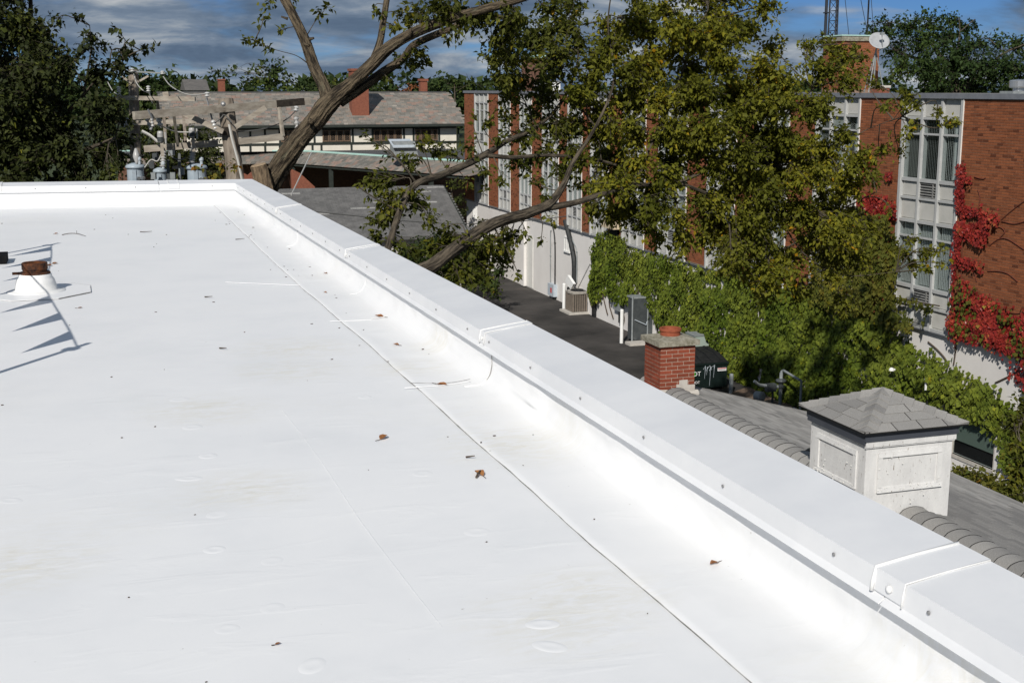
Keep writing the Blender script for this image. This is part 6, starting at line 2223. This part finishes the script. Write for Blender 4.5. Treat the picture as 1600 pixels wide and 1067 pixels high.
mid_rows = [(930, 45, 40, 24.6, 0.9), (985, 25, 50, 24.8, 1.2), (1040, 30, 55, 25.2, 1.3), (1100, 30, 58, 25.6, 1.3), (1160, 25, 42, 25.9, 1.2), (1200, 10, 26, 26.0, 1.0), (890, 5, 30, 24.7, 0.9),
            (870, 85, 36, 24.6, 1.1), (915, 110, 42, 24.7, 1.2), (975, 100, 55, 24.8, 1.2), (1045, 100, 58, 25.2, 1.3), (1115, 105, 58, 25.6, 1.3), (1170, 105, 45, 25.9, 1.2), (1215, 130, 36, 26.1, 1.1),
            (840, 130, 28, 24.3, 1.1), (835, 175, 26, 24.2, 1.0), (885, 165, 38, 24.5, 1.2), (955, 170, 52, 24.8, 1.1), (1030, 175, 58, 25.2, 1.3), (1105, 180, 58, 25.6, 1.3), (1180, 185, 56, 26.0, 1.3), (1245, 175, 48, 26.3, 1.3),
            (800, 250, 24, 23.7, 0.55), (870, 235, 38, 24.3, 1.0), (930, 235, 46, 24.7, 1.2), (1010, 245, 55, 25.2, 1.2), (1090, 250, 56, 25.6, 1.2), (1165, 260, 58, 26.0, 1.3), (1235, 250, 56, 26.3, 1.3), (1300, 240, 46, 26.6, 1.2), (1345, 255, 30, 26.8, 0.9),
            (920, 300, 38, 24.2, 1.1), (985, 315, 46, 24.8, 0.9), (1060, 325, 48, 25.4, 0.8), (1140, 330, 54, 25.9, 1.0), (1210, 325, 56, 26.3, 1.2), (1280, 320, 54, 26.6, 1.2), (1335, 330, 38, 26.9, 1.1),
            (1130, 385, 40, 26.0, 0.7), (1200, 390, 54, 26.4, 1.1), (1275, 395, 54, 26.7, 1.2), (1335, 400, 36, 26.9, 1.0), (1230, 450, 44, 26.6, 0.9), (1300, 450, 40, 26.9, 0.9),
            (1380, 235, 15, 26.9, 0.8), (1405, 240, 10, 26.9, 0.8), (1366, 280, 16, 26.9, 0.8), (1395, 330, 9, 27.0, 0.6), (1420, 150, 15, 26.8, 0.9), (1412, 168, 12, 26.8, 0.9), (1440, 165, 10, 26.8, 0.8), (1465, 180, 13, 26.8, 1.0), (1490, 186, 9, 26.8, 1.0), (1430, 200, 11, 26.8, 0.8), (1416, 215, 8, 26.8, 0.7), (1385, 165, 14, 26.8, 0.8),
            (1430, 370, 12, 27.1, 0.8), (1450, 395, 16, 27.1, 0.9), (1430, 415, 14, 27.1, 0.9), (1470, 390, 10, 27.1, 0.9), (1475, 412, 9, 27.1, 0.8), (1410, 395, 16, 27.1, 0.9), (1450, 422, 9, 27.1, 0.8),
            (1020, 300, 34, 25.2, 0.8), (1090, 300, 40, 25.6, 0.9), (960, 290, 30, 24.6, 0.8), (1105, 350, 34, 25.8, 0.8), (1180, 290, 44, 26.2, 1.0), (1260, 280, 40, 26.5, 1.1), (1180, 425, 34, 26.4, 0.7), (1000, 205, 40, 25.0, 1.0), (1000, 60, 40, 25.0, 1.0), (1140, 70, 44, 25.8, 1.1), (1205, 70, 24, 26.0, 0.8),
            (1290, 110, 30, 26.6, 1.3), (1318, 92, 20, 26.7, 1.2), (1332, 128, 26, 26.7, 1.2), (1285, 62, 16, 26.5, 1.1), (1345, 108, 12, 26.8, 1.0), (1365, 130, 12, 26.8, 0.9), (1262, 70, 14, 26.4, 0.9), (1305, 75, 14, 26.6, 1.1), (1350, 92, 12, 26.8, 1.0), (1335, 70, 9, 26.8, 0.9),
            (1060, 372, 38, 25.6, 0.9), (1110, 390, 38, 25.9, 1.0), (1010, 352, 30, 25.0, 0.9), (960, 338, 30, 24.6, 0.9), (1150, 410, 34, 26.2, 1.0), (1180, 350, 40, 26.2, 1.1), (1240, 350, 40, 26.5, 1.1), (1330, 290, 34, 26.9, 1.1), (1350, 360, 30, 27.0, 1.1), (1300, 360, 40, 26.8, 1.1), (1200, 230, 40, 26.1, 1.0), (1270, 210, 40, 26.5, 1.1),
            (800, 120, 30, 24.0, 1.2), (770, 95, 20, 23.8, 1.0), (820, 212, 28, 24.1, 1.0), (850, 150, 30, 24.4, 1.2), (792, 152, 20, 23.9, 1.0), (872, 200, 34, 24.4, 1.1), (880, 268, 24, 24.2, 1.0), (762, 268, 16, 23.4, 0.9), (820, 252, 20, 23.9, 0.9), (840, 60, 34, 24.4, 1.2), (880, 40, 34, 24.6, 1.2), (860, 110, 30, 24.5, 1.2), (890, 235, 26, 24.4, 1.1), (775, 215, 14, 23.6, 0.9), (850, 310, 16, 23.4, 0.8), (895, 190, 26, 24.5, 1.0),
            (660, 430, 22, 21.6, 1.6), (682, 445, 16, 21.7, 1.5), (722, 430, 24, 22.0, 1.6), (752, 412, 24, 22.3, 1.5), (782, 396, 20, 22.5, 1.4), (702, 372, 22, 22.0, 1.4), (742, 360, 18, 22.3, 1.3), (675, 390, 20, 21.8, 1.3), (760, 435, 14, 22.3, 1.3), (650, 395, 18, 21.5, 1.3),
            # low left sprays hanging over the garage and hedge
            (567, 208, 6, 21.8, 0.8), (590, 225, 8, 21.9, 0.8), (605, 243, 9, 22.0, 0.9), (625, 240, 10, 22.1, 0.9), (585, 290, 24, 21.8, 1.5), (560, 285, 9, 21.6, 0.9), (610, 318, 30, 21.7, 1.6), (600, 345, 26, 21.5, 1.6), (590, 372, 18, 21.3, 1.5), (640, 305, 24, 21.8, 1.3), (640, 250, 20, 22.1, 0.9), (655, 222, 16, 22.3, 0.8), (680, 232, 20, 22.6, 0.9), (705, 240, 16, 22.8, 0.9),
            (655, 320, 24, 21.9, 0.9), (672, 348, 20, 21.7, 0.9), (690, 355, 10, 21.8, 0.8), (620, 385, 20, 21.3, 1.0), (735, 232, 18, 23.1, 0.8), (730, 285, 16, 23.0, 0.6), (742, 180, 8, 23.5, 0.7), (762, 190, 16, 23.6, 0.8), (790, 180, 18, 23.8, 0.8), (760, 300, 14, 23.1, 0.5), (785, 285, 16, 23.2, 0.5), (840, 290, 20, 23.6, 0.6), (870, 275, 16, 23.8, 0.6),
            (700, 400, 26, 21.9, 1.0), (735, 385, 26, 22.1, 1.0), (770, 378, 24, 22.4, 1.0), (800, 372, 18, 22.6, 0.9), (825, 370, 12, 22.8, 0.9), (845, 378, 9, 22.9, 0.8), (790, 410, 14, 22.5, 0.8), (810, 428, 9, 22.6, 0.9), (795, 390, 12, 22.5, 0.8), (740, 425, 22, 22.0, 0.9), (690, 430, 14, 21.7, 0.8), (865, 345, 12, 23.2, 0.7), (905, 290, 14, 24.0, 0.7)]
shaded_rows = [r for r in mid_rows if r[0] < 900]  # left clumps, whose shade is put into a darker leaf colour
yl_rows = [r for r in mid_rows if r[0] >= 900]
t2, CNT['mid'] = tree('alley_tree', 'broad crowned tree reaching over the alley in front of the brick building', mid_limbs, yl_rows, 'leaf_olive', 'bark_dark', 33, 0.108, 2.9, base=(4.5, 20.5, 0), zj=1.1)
blobs = px_blobs(shaded_rows, 91, 0.5)
lim = np.concatenate([limb_path(L, 40)[0] for L in mid_limbs])
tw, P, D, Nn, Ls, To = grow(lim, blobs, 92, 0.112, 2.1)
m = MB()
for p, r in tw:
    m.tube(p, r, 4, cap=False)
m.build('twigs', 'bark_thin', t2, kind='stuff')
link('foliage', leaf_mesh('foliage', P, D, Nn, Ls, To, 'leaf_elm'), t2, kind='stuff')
CNT['mid2'] = len(P)

# the dark tree at the left
lt_limbs = [
    [(20, 1000, 30.2, 0.26), (25, 400, 30.2, 0.20), (30, 250, 30.0, 0.16), (45, 120, 29.6, 0.10), (48, 20, 29.4, 0.05), (45, -60, 29.2, 0.03)],
    [(32, 230, 29.8, 0.06), (110, 170, 28.8, 0.035), (160, 115, 27.9, 0.02), (205, 85, 27.5, 0.012), (238, 74, 27.4, 0.006)],
    [(52, 200, 28.4, 0.07), (10, 120, 28.4, 0.05), (-40, 60, 28.4, 0.03)],
    [(50, 260, 28.4, 0.08), (120, 240, 27.8, 0.05), (180, 215, 27.4, 0.02)],
    [(130, 150, 27.9, 0.03), (142, 80, 27.7, 0.015), (140, 40, 27.6, 0.008)],
]
lt_rows = [(20, 10, 55, 28.4, 1.3), (55, 60, 45, 28.4, 1.3), (10, 90, 60, 28.4, 1.3), (75, 110, 42, 28.2, 1.2), (40, 150, 60, 28.4, 1.3), (105, 150, 44, 28.0, 1.2), (150, 115, 28, 27.8, 1.1), (180, 105, 22, 27.6, 0.9), (140, 55, 14, 27.7, 0.7), (120, 28, 10, 27.7, 0.6), (135, 75, 16, 27.7, 0.8), (165, 70, 12, 27.6, 0.6), (190, 80, 14, 27.5, 0.8), (210, 82, 12, 27.5, 0.8), (228, 76, 9, 27.4, 0.8), (242, 72, 5, 27.4, 0.8), (185, 45, 8, 27.5, 0.5), (195, 62, 8, 27.5, 0.5),
           (90, 30, 14, 28.2, 0.6), (40, 220, 60, 28.4, 1.3), (120, 205, 46, 27.8, 1.2), (160, 170, 34, 27.7, 1.1), (185, 180, 22, 27.6, 1.0), (170, 230, 34, 27.5, 1.1), (195, 215, 16, 27.4, 0.9), (20, 265, 55, 28.4, 1.2), (90, 265, 46, 28.0, 1.2), (150, 265, 40, 27.6, 1.1), (185, 258, 18, 27.5, 0.9), (-30, 60, 50, 28.4, 1.2), (-30, 190, 60, 28.4, 1.2)]
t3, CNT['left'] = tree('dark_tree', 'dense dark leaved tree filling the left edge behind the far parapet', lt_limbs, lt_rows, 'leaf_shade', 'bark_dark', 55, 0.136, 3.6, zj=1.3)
# yellowing sucker sprays by the near pole
sx = thing('sapling', 'yellow leaved sapling sprig in front of the wooden pole foot', 'sapling', (*dep(358, 300, 24.5)[:2], 0))
lim, r = limb_path([(352, 700, 24.5, 0.03), (352, 300, 24.5, 0.015), (350, 270, 24.5, 0.008), (362, 255, 24.5, 0.005)], 20)
MB().tube(lim, r, 6).build('stem', 'bark_thin', sx)
bl = [(dep(x, y, 24.4), rr * 24.4 / _F, w) for x, y, rr, w in ((350, 258, 9, 0.7), (364, 262, 10, 0.8), (336, 272, 11, 0.7), (306, 262, 5, 0.6), (330, 284, 8, 0.7))]
tw, P, D, Nn, Ls, To = grow(lim, bl, 3, 0.11, 1.0)
link('foliage', leaf_mesh('foliage', P, D, Nn, Ls, To + 0.2, 'leaf_ivy_yellow'), sx, kind='stuff')


# ------------------------------------------------------------------ ivy on the base wall, red creeper on the brick
def inpoly(x, y, poly):
    p = np.asarray(poly, float)
    c = np.zeros(len(x), bool)
    j = len(p) - 1
    for i in range(len(p)):
        k = ((p[i, 1] > y) != (p[j, 1] > y)) & (x < (p[j, 0] - p[i, 0]) * (y - p[i, 1]) / (p[j, 1] - p[i, 1] + 1e-12) + p[i, 0])
        c ^= k
        j = i
    return c


def wall_leaves(polys, X, per_m2, leaf, seed, bulge=0.25, zmin=0.05, thr=0.0):
    """leaves hung on the plane x = X; polys in survey pixels are carried onto that wall"""
    from mathutils import noise as mn
    rng = np.random.default_rng(seed)
    out = []
    for poly in polys:
        q = np.array([onx(x, y, X)[1:] for x, y in poly])
        lo, hi = q.min(0), q.max(0)
        n = int((hi[0] - lo[0]) * (hi[1] - lo[1]) * per_m2)
        y, z = rng.uniform(lo[0], hi[0], n), rng.uniform(lo[1], hi[1], n)
        jy, jz = rng.normal(0, 0.10, n), rng.normal(0, 0.10, n)
        k = inpoly(y + jy, z + jz, q) & (z > zmin)
        out.append(np.stack([y[k], z[k]], 1))
    yz = np.concatenate(out)
    nz = np.array([mn.noise(Vector((a * 1.1, b * 1.1, seed))) for a, b in yz])
    nf = np.array([mn.noise(Vector((a * 3.5, b * 3.5, seed + 7))) for a, b in yz])
    k = (nz + 0.5 * nf) > thr - 1
    if thr > 0:
        k = (nz * 0.6 + nf * 0.6) > thr - 0.6
    yz, nz, nf = yz[k], nz[k], nf[k]
    n = len(yz)
    dep_ = bulge * np.clip(0.5 + 0.9 * nz + 0.35 * nf, 0.05, 1.5) * rng.uniform(0.55, 1.0, n)
    P = np.stack([X - 0.02 - dep_, yz[:, 0], yz[:, 1]], 1)
    D = np.stack([-rng.uniform(0.15, 0.8, n), rng.normal(0, 0.45, n), -np.ones(n)], 1)
    Nn = np.stack([-np.ones(n), rng.normal(0, 0.35, n), rng.uniform(0.2, 1.1, n)], 1)
    Ls = leaf * rng.uniform(0.6, 1.2, n)
    To = np.clip(0.45 + 0.35 * nf + rng.normal(0, 0.14, n), 0.02, 1)
    return P, D, Nn, Ls, To


ivy = thing('ivy', 'thick green ivy covering the white base wall along the alley', 'ivy', (WX, 42, 0))
G1 = [(936, 372), (948, 362), (975, 366), (985, 388), (1040, 402), (1110, 425), (1160, 420), (1210, 440), (1300, 455), (1340, 470), (1395, 492), (1410, 528), (1440, 548), (1475, 565), (1505, 578), (1535, 595), (1575, 622), (1600, 640), (1640, 680), (1640, 760), (1568, 720), (1560, 690), (1551, 668), (1530, 655), (1490, 640), (1440, 615), (1440, 760), (1240, 690), (1150, 592), (1090, 560), (1040, 520), (1018, 470), (1005, 466), (985, 472), (968, 470), (950, 452), (938, 470), (925, 470), (924, 430)]
P, D, Nn, Ls, To = wall_leaves([G1], WX, 460, 0.138, 71, bulge=0.34, thr=0.16)
link('foliage', leaf_mesh('foliage', P, D, Nn, Ls, To, 'leaf_ivy', width=0.95), ivy, kind='stuff')
CNT['ivy'] = len(P)
m = MB()
rs = random.Random(3)
for i in range(26):
    y0 = rs.uniform(27, 52)
    z0 = rs.uniform(0, 0.4)
    pts = [(WX - 0.04, y0, z0)]
    for k in range(5):
        pts.append((WX - 0.03 - 0.05 * rs.random(), pts[-1][1] + rs.uniform(-0.5, 0.5), pts[-1][2] + rs.uniform(0.3, 0.7)))
    m.tube(smooth_path(pts, 16), np.linspace(0.03, 0.008, 16), 5)
for pts in ([(1555, 598), (1568, 592), (1580, 586), (1592, 578)], [(1490, 523), (1493, 545), (1490, 570)], [(1450, 534), (1463, 545), (1475, 558), (1483, 572)]):
    m.tube(smooth_path([onx(x, y, WX - 0.03) for x, y in pts], 14), 0.02, 5)
m.build('stems', 'twig_bark', ivy, kind='stuff')
# yellowing upper growth climbing the pier and crossing the bay
iv2 = thing('ivy', 'yellow green ivy climbing the brick pier left of the nearest window bay', 'ivy', (BX, 31, 4))
G2 = [(1345, 320), (1372, 335), (1398, 345), (1412, 400), (1408, 450), (1402, 480), (1428, 505), (1432, 522), (1395, 505), (1340, 485), (1270, 470), (1280, 400), (1320, 380)]
P, D, Nn, Ls, To = wall_leaves([G2, [(1398, 458), (1430, 466), (1468, 474), (1470, 482), (1430, 476), (1398, 470)], [(1448, 478), (1455, 480), (1454, 508), (1448, 505)], [(1400, 488), (1430, 500), (1432, 512), (1400, 500)]], BX - 0.06, 420, 0.125, 72, bulge=0.28)
link('foliage', leaf_mesh('foliage', P, D, Nn, Ls, To, 'leaf_ivy_yellow', width=0.95), iv2, kind='stuff')
m = MB()
for pts in ([(1395, 500), (1380, 430), (1372, 350)], [(1400, 465), (1435, 472), (1468, 478)]):
    m.tube(smooth_path([onx(x, y, BX - 0.02) for x, y in pts], 14), 0.018, 5)
m.build('stem', 'twig_bark', iv2)
# small red patches on that pier
iv3 = thing('red_creeper', 'small red and orange creeper patches on the brick pier beside the tree crown', 'creeper', (BX, 31, 5))
P, D, Nn, Ls, To = wall_leaves([[(1345, 312), (1362, 300), (1395, 310), (1408, 322), (1406, 340), (1370, 338), (1345, 332)], [(1348, 245), (1360, 250), (1368, 268), (1352, 266)], [(1385, 272), (1400, 268), (1396, 284)]], BX, 700, 0.11, 73, bulge=0.15)
link('foliage', leaf_mesh('foliage', P, D, Nn, Ls, To, 'leaf_red', width=0.95), iv3, kind='stuff')
# big red creeper right of the bay
rcx = thing('red_creeper', 'large scarlet creeper spreading over the brick right of the nearest window bay', 'creeper', (BX, 26, 5))
R1 = [[(1501, 252), (1509, 256), (1512, 300), (1510, 340), (1505, 400), (1502, 450), (1492, 452), (1495, 400), (1498, 330), (1499, 280)],
      [(1504, 272), (1525, 275), (1528, 281), (1505, 284)],
      [(1503, 312), (1520, 325), (1545, 335), (1568, 340), (1568, 348), (1540, 347), (1550, 365), (1552, 372), (1535, 366), (1510, 354), (1502, 345)],
      [(1505, 352), (1530, 366), (1548, 380), (1546, 386), (1530, 376), (1505, 366)],
      [(1503, 398), (1520, 405), (1545, 420), (1543, 426), (1520, 414), (1503, 408)],
      [(1491, 432), (1515, 440), (1530, 455), (1545, 465), (1560, 475), (1572, 486), (1600, 490), (1640, 500), (1640, 585), (1600, 562), (1575, 548), (1540, 532), (1515, 527), (1492, 525), (1489, 470)]]
P, D, Nn, Ls, To = wall_leaves(R1, BX, 1050, 0.092, 74, bulge=0.16, thr=0.30)
k = P[:, 2] < 5.2
link('foliage', leaf_mesh('foliage', P, D, Nn, Ls, np.clip(To + 0.06 * k, 0, 1), 'leaf_red', width=0.95), rcx, kind='stuff')
P, D, Nn, Ls, To = wall_leaves([R1[5]], BX, 110, 0.11, 75, bulge=0.22)
link('foliage', leaf_mesh('foliage', P, D, Nn, Ls, To, 'leaf_ivy_yellow', width=0.95), rcx, kind='stuff')
m = MB()
mt_ = mat('creeper_stem', (0.16, 0.035, 0.02), (0.10, 0.04, 0.025), rough=0.8, scale=20)
for pts in ([(1502, 450), (1504, 380), (1506, 300), (1505, 262)], [(1520, 276), (1535, 280), (1540, 278)], [(1528, 296), (1531, 310), (1527, 330)], [(1565, 343), (1580, 330), (1600, 315), (1640, 290)], [(1565, 346), (1585, 350), (1605, 345)],
            [(1548, 365), (1560, 355), (1570, 362), (1562, 372)], [(1546, 384), (1560, 374), (1575, 374), (1600, 390)], [(1543, 424), (1560, 424), (1575, 428), (1590, 440)], [(1515, 420), (1522, 425), (1526, 440)], [(1572, 486), (1585, 490), (1610, 488)], [(1500, 525), (1490, 545)]):
    m.tube(smooth_path([onx(x, y, BX - 0.015) for x, y in pts], 14), 0.012, 5)
m.build('stems', 'creeper_stem', rcx, kind='stuff')
P, D, Nn, Ls, To = wall_leaves([[(1582, 582), (1600, 570), (1640, 580), (1640, 620), (1600, 600)]], WX, 300, 0.12, 76, bulge=0.2)
link('foliage', leaf_mesh('foliage', P, D, Nn, Ls, To, 'leaf_red', width=0.95), rcx, kind='stuff')


# ------------------------------------------------------------------ hedge, shrubs
def shrub(name, label, rows, leafm, seed, leaf, dens, zj=0.8, cat='shrub', group=None, base_z=0.0):
    blobs = px_blobs(rows, seed, zj)
    cs = np.array([b_[0] for b_ in blobs])
    c = cs.mean(0)
    t = thing(name, label, cat, (c[0], c[1], base_z), group)
    m = MB()
    rs = random.Random(seed)
    lim = []
    for i in range(6):
        top = cs[rs.randrange(len(cs))]
        foot = np.array([c[0] * 0.5 + top[0] * 0.5 + rs.uniform(-0.3, 0.3), c[1] * 0.5 + top[1] * 0.5, base_z])
        p = smooth_path([foot, (foot + top) / 2 + np.array([rs.uniform(-0.2, 0.2), rs.uniform(-0.2, 0.2), 0]), top], 10)
        lim.append(p)
        m.tube(p, np.linspace(0.05, 0.015, 10), 6)
    m.build('stem', 'bark_thin', t)
    tw, P, D, Nn, Ls, To = grow(np.concatenate(lim), blobs, seed + 1, leaf, dens)
    m = MB()
    for p, r in tw:
        m.tube(p, r, 4, cap=False)
    m.build('twigs', 'bark_thin', t, kind='stuff')
    link('foliage', leaf_mesh('foliage', P, D, Nn, Ls, To, leafm), t, kind='stuff')
    CNT[label[:16]] = len(P)
    return t


shrub('hedge', 'dark green clipped hedge in front of the garage roof eave', [(655, 392, 22, 59, 1.2), (690, 398, 28, 59, 1.2), (725, 400, 26, 59, 1.2), (700, 425, 30, 58, 1.2), (660, 420, 24, 58, 1.1), (740, 430, 26, 58, 1.2), (760, 440, 18, 57, 1.1), (630, 400, 20, 59, 1.1), (670, 378, 18, 59, 1.2), (705, 380, 18, 59, 1.2), (745, 398, 20, 58, 1.2), (770, 452, 14, 57, 1.2), (780, 425, 12, 57, 1.0)], 'leaf_far', 101, 0.17, 2.6, zj=1.0, cat='hedge')
shrub('shrub', 'yellow green shrub row under the low window at the right edge', [(1500, 738, 14, 25.6, 1.0), (1520, 745, 15, 25.2, 1.0), (1545, 752, 16, 24.8, 1.1), (1565, 765, 16, 24.4, 1.0), (1500, 752, 10, 25.4, 0.9), (1540, 770, 10, 24.6, 0.8)], 'leaf_ivy_yellow', 111, 0.095, 7.0, zj=0.2)
shrub('shrub', 'dark green leafy shrub filling the lower right corner by the pale wall', [(1590, 660, 22, 24.5, 1.1), (1600, 700, 28, 24.3, 1.2), (1595, 740, 26, 24.2, 1.2), (1590, 775, 20, 24.0, 1.1), (1630, 720, 40, 24.3, 1.2), (1575, 790, 9, 24.0, 0.9), (1610, 625, 20, 24.8, 1.0)], 'leaf_elm', 121, 0.12, 4.5, zj=0.4)
shrub('shrub', 'deep shaded shrubs in the gap between garage and brick building', [(705, 290, 12, 70, 1.0), (715, 310, 12, 69, 1.0), (722, 330, 9, 68, 1.0), (712, 330, 10, 68, 1.0)], 'leaf_shade', 131, 0.22, 3.0, zj=0.6)


# ------------------------------------------------------------------ trees beyond the houses
def far_tree(label, rows, leafm, seed, leaf, dens, trunk, group='trees beyond the rooftops', zj=2.0, name='background_tree', barkm='bark_dark'):
    t, n = tree(name, label, trunk, rows, leafm, barkm, seed, leaf, dens, group=group, zj=zj, trunk_seg=8)
    CNT[label[:16]] = n
    return t


def trunk(x, ytop, Z, r=0.22):
    p = dep(x, ytop, Z)
    z0 = p[2]
    yb = 138.5 + (EYE / Z) * _F
    return [[(x, yb, Z, r), (x + 2, (yb + ytop) / 2, Z, r * 0.7), (x, ytop, Z, r * 0.25)]]


far_tree('rounded green tree behind the farther utility pole', [(205, 125, 22, 130, 1.2), (230, 135, 28, 130, 1.2), (262, 135, 26, 130, 1.2), (285, 150, 20, 130, 1.1), (215, 160, 30, 130, 1.2), (255, 168, 34, 130, 1.2), (215, 108, 10, 130, 1.0), (268, 120, 14, 130, 1.0), (300, 165, 14, 130, 1.0)], 'leaf_far', 201, 0.62, 2.2, trunk(240, 130, 130))
far_tree('loose open tree on the skyline left of the leaning trunk', [(340, 118, 12, 120, 0.8), (365, 112, 12, 120, 0.7), (400, 108, 14, 120, 0.8), (430, 105, 18, 120, 0.9), (425, 125, 20, 120, 1.0), (455, 120, 14, 120, 0.9), (385, 128, 16, 120, 1.0), (350, 130, 10, 120, 0.9), (330, 112, 6, 120, 0.5), (412, 95, 8, 120, 0.6), (465, 132, 10, 120, 0.9), (440, 94, 8, 120, 0.7)], 'leaf_far', 211, 0.42, 1.2, trunk(420, 110, 120), zj=1.5)
far_tree('low dark tree behind the ridge right of the small chimney', [(690, 132, 16, 140, 1.2), (712, 130, 16, 140, 1.2), (735, 135, 14, 140, 1.2), (755, 140, 14, 140, 1.2), (675, 140, 12, 140, 1.1)], 'leaf_far', 221, 0.6, 2.2, trunk(710, 130, 140))
far_tree('small rust red tree beside the small chimney', [(640, 138, 10, 110, 1.2), (650, 134, 8, 110, 1.1), (630, 142, 9, 110, 1.2)], 'leaf_rust', 231, 0.4, 1.0, trunk(640, 138, 110))
far_tree('small pointed dark evergreen beside the leaning trunk', [(522, 126, 5, 150, 1.2), (522, 134, 8, 150, 1.2), (521, 143, 10, 150, 1.2)], 'leaf_shade', 241, 0.5, 2, trunk(522, 124, 150))
far_tree('pale green tree between the leaning trunk and the big chimney', [(545, 138, 12, 145, 1.1), (500, 140, 12, 145, 1.1), (480, 140, 12, 145, 1.1), (585, 142, 12, 145, 1.1), (608, 142, 12, 145, 1.1)], 'leaf_far', 251, 0.55, 1.6, trunk(545, 140, 145))
far_tree('dark shaded tree mass behind the transformers and arresters', [(235, 205, 22, 62, 1.2), (262, 215, 24, 62, 1.2), (290, 205, 20, 62, 1.1), (318, 215, 20, 62, 1.1), (335, 235, 16, 62, 1.0), (245, 245, 26, 62, 1.2), (280, 248, 28, 62, 1.2), (315, 255, 24, 62, 1.2), (340, 262, 16, 62, 1.0), (225, 235, 20, 62, 1.1), (255, 275, 26, 62, 1.2), (300, 280, 24, 62, 1.2), (222, 185, 16, 62, 1.0), (250, 185, 14, 62, 0.9)], 'leaf_shade', 271, 0.24, 2.0, trunk(280, 215, 62), zj=1.2)
# honey locust behind the brick building
lr = [(1385, 48, 26, 58, 0.9), (1420, 42, 26, 58, 1.0), (1455, 40, 24, 58, 1.0), (1490, 36, 20, 58, 0.9), (1512, 48, 16, 58, 0.9), (1480, 60, 30, 58, 1.1), (1440, 70, 34, 58, 1.1), (1400, 78, 30, 58, 1.0), (1525, 70, 26, 58, 1.1), (1560, 65, 22, 58, 1.1), (1590, 70, 24, 58, 1.1), (1500, 95, 36, 58, 1.2), (1450, 110, 36, 58, 1.2), (1405, 112, 26, 58, 1.1), (1545, 105, 32, 58, 1.1), (1585, 108, 30, 58, 1.2), (1620, 90, 40, 58, 1.2), (1520, 130, 30, 58, 1.1), (1360, 45, 16, 58, 0.8), (1345, 62, 10, 58, 0.7), (1470, 135, 30, 58, 1.1)]
far_tree('big layered dark green tree behind the brick building at right', lr, 'leaf_locust', 261, 0.18, 1.5, [[(1500, 480, 58, 0.3), (1495, 150, 58, 0.2), (1470, 90, 58, 0.12), (1440, 50, 58, 0.05)], [(1495, 150, 58, 0.12), (1560, 90, 58, 0.06), (1600, 70, 58, 0.03)], [(1480, 110, 58, 0.1), (1400, 80, 58, 0.05)], [(1490, 130, 58, 0.1), (1500, 50, 58, 0.03)]], group=None, zj=2.5)
# far woodland that closes the horizon, one mass
rg = np.random.default_rng(77)
P, D, Nn, Ls, To = [], [], [], [], []
for i in range(150):
    a = rg.uniform(-14, 58)
    dist = rg.uniform(230, 420)
    c = np.array([dist * math.sin(math.radians(a)), dist * math.cos(math.radians(a)), rg.uniform(5.5, 9.0)])
    r = rg.uniform(4, 7)
    n = 260
    q = rg.normal(0, 1, (n, 3))
    q /= np.linalg.norm(q, axis=1)[:, None]
    q *= (r * rg.uniform(0.6, 1.05, n) ** 0.5)[:, None] * np.array([1.1, 1.1, 0.62])
    P.append(c + q)
    D.append(q + rg.normal(0, 0.6 * r, (n, 3)))
    Nn.append(rg.normal(0, 0.5, (n, 3)) + np.array([0, 0, 1]))
    Ls.append(rg.uniform(0.9, 1.9, n))
    To.append(np.clip(0.4 + rg.uniform(-0.2, 0.2) + rg.normal(0, 0.12, n), 0.02, 0.85))
link('far_woodland', leaf_mesh('far_woodland', np.concatenate(P), np.concatenate(D), np.concatenate(Nn), np.concatenate(Ls), np.concatenate(To), 'leaf_far', width=0.9), kind='stuff', label='far green woodland closing the horizon', cat='woodland')
# small distant rooftops at the left skyline
for (x0, x1, yt, Z, lab) in ((292, 325, 124, 105, 'small grey roofed house on the skyline left of the loose tree'),):
    A, B = dep(x0, yt, Z), dep(x1, yt + 22, Z)
    t = thing('distant_house', lab, 'house', (A[0], A[1], 0))
    MB().box((A[0], A[1], 0), (B[0], A[1] + 5, A[2] - 0.9)).build('wall', 'far_wall', t)
    MB().prism([(A[0] - 0.2, A[1] - 0.3, A[2] - 0.9), (A[0] - 0.2, A[1] + 2.5, A[2]), (A[0] - 0.2, A[1] + 5.3, A[2] - 0.9)], (B[0] - A[0] + 0.4, 0, 0)).build('roof', 'far_roof', t)
    MB().box((A[0] + 0.5, A[1] - 0.02, A[2] - 1.6), (A[0] + 1.1, A[1] - 0.002, A[2] - 1.05)).build('window', 'dark_room', t)
A = dep(346, 126, 98)
t = thing('distant_chimney', 'small red brick chimney on the skyline under the loose tree', 'chimney', (A[0], A[1], 5))
MB().box((A[0] - 0.25, A[1], 5), (A[0] + 0.25, A[1] + 0.5, A[2])).build('stack', 'brick_far', t)
MB().box((A[0] - 0.3, A[1] - 0.05, A[2]), (A[0] + 0.3, A[1] + 0.55, A[2] + 0.1)).build('cap', 'brick_far', t)
print('LEAVES', CNT)
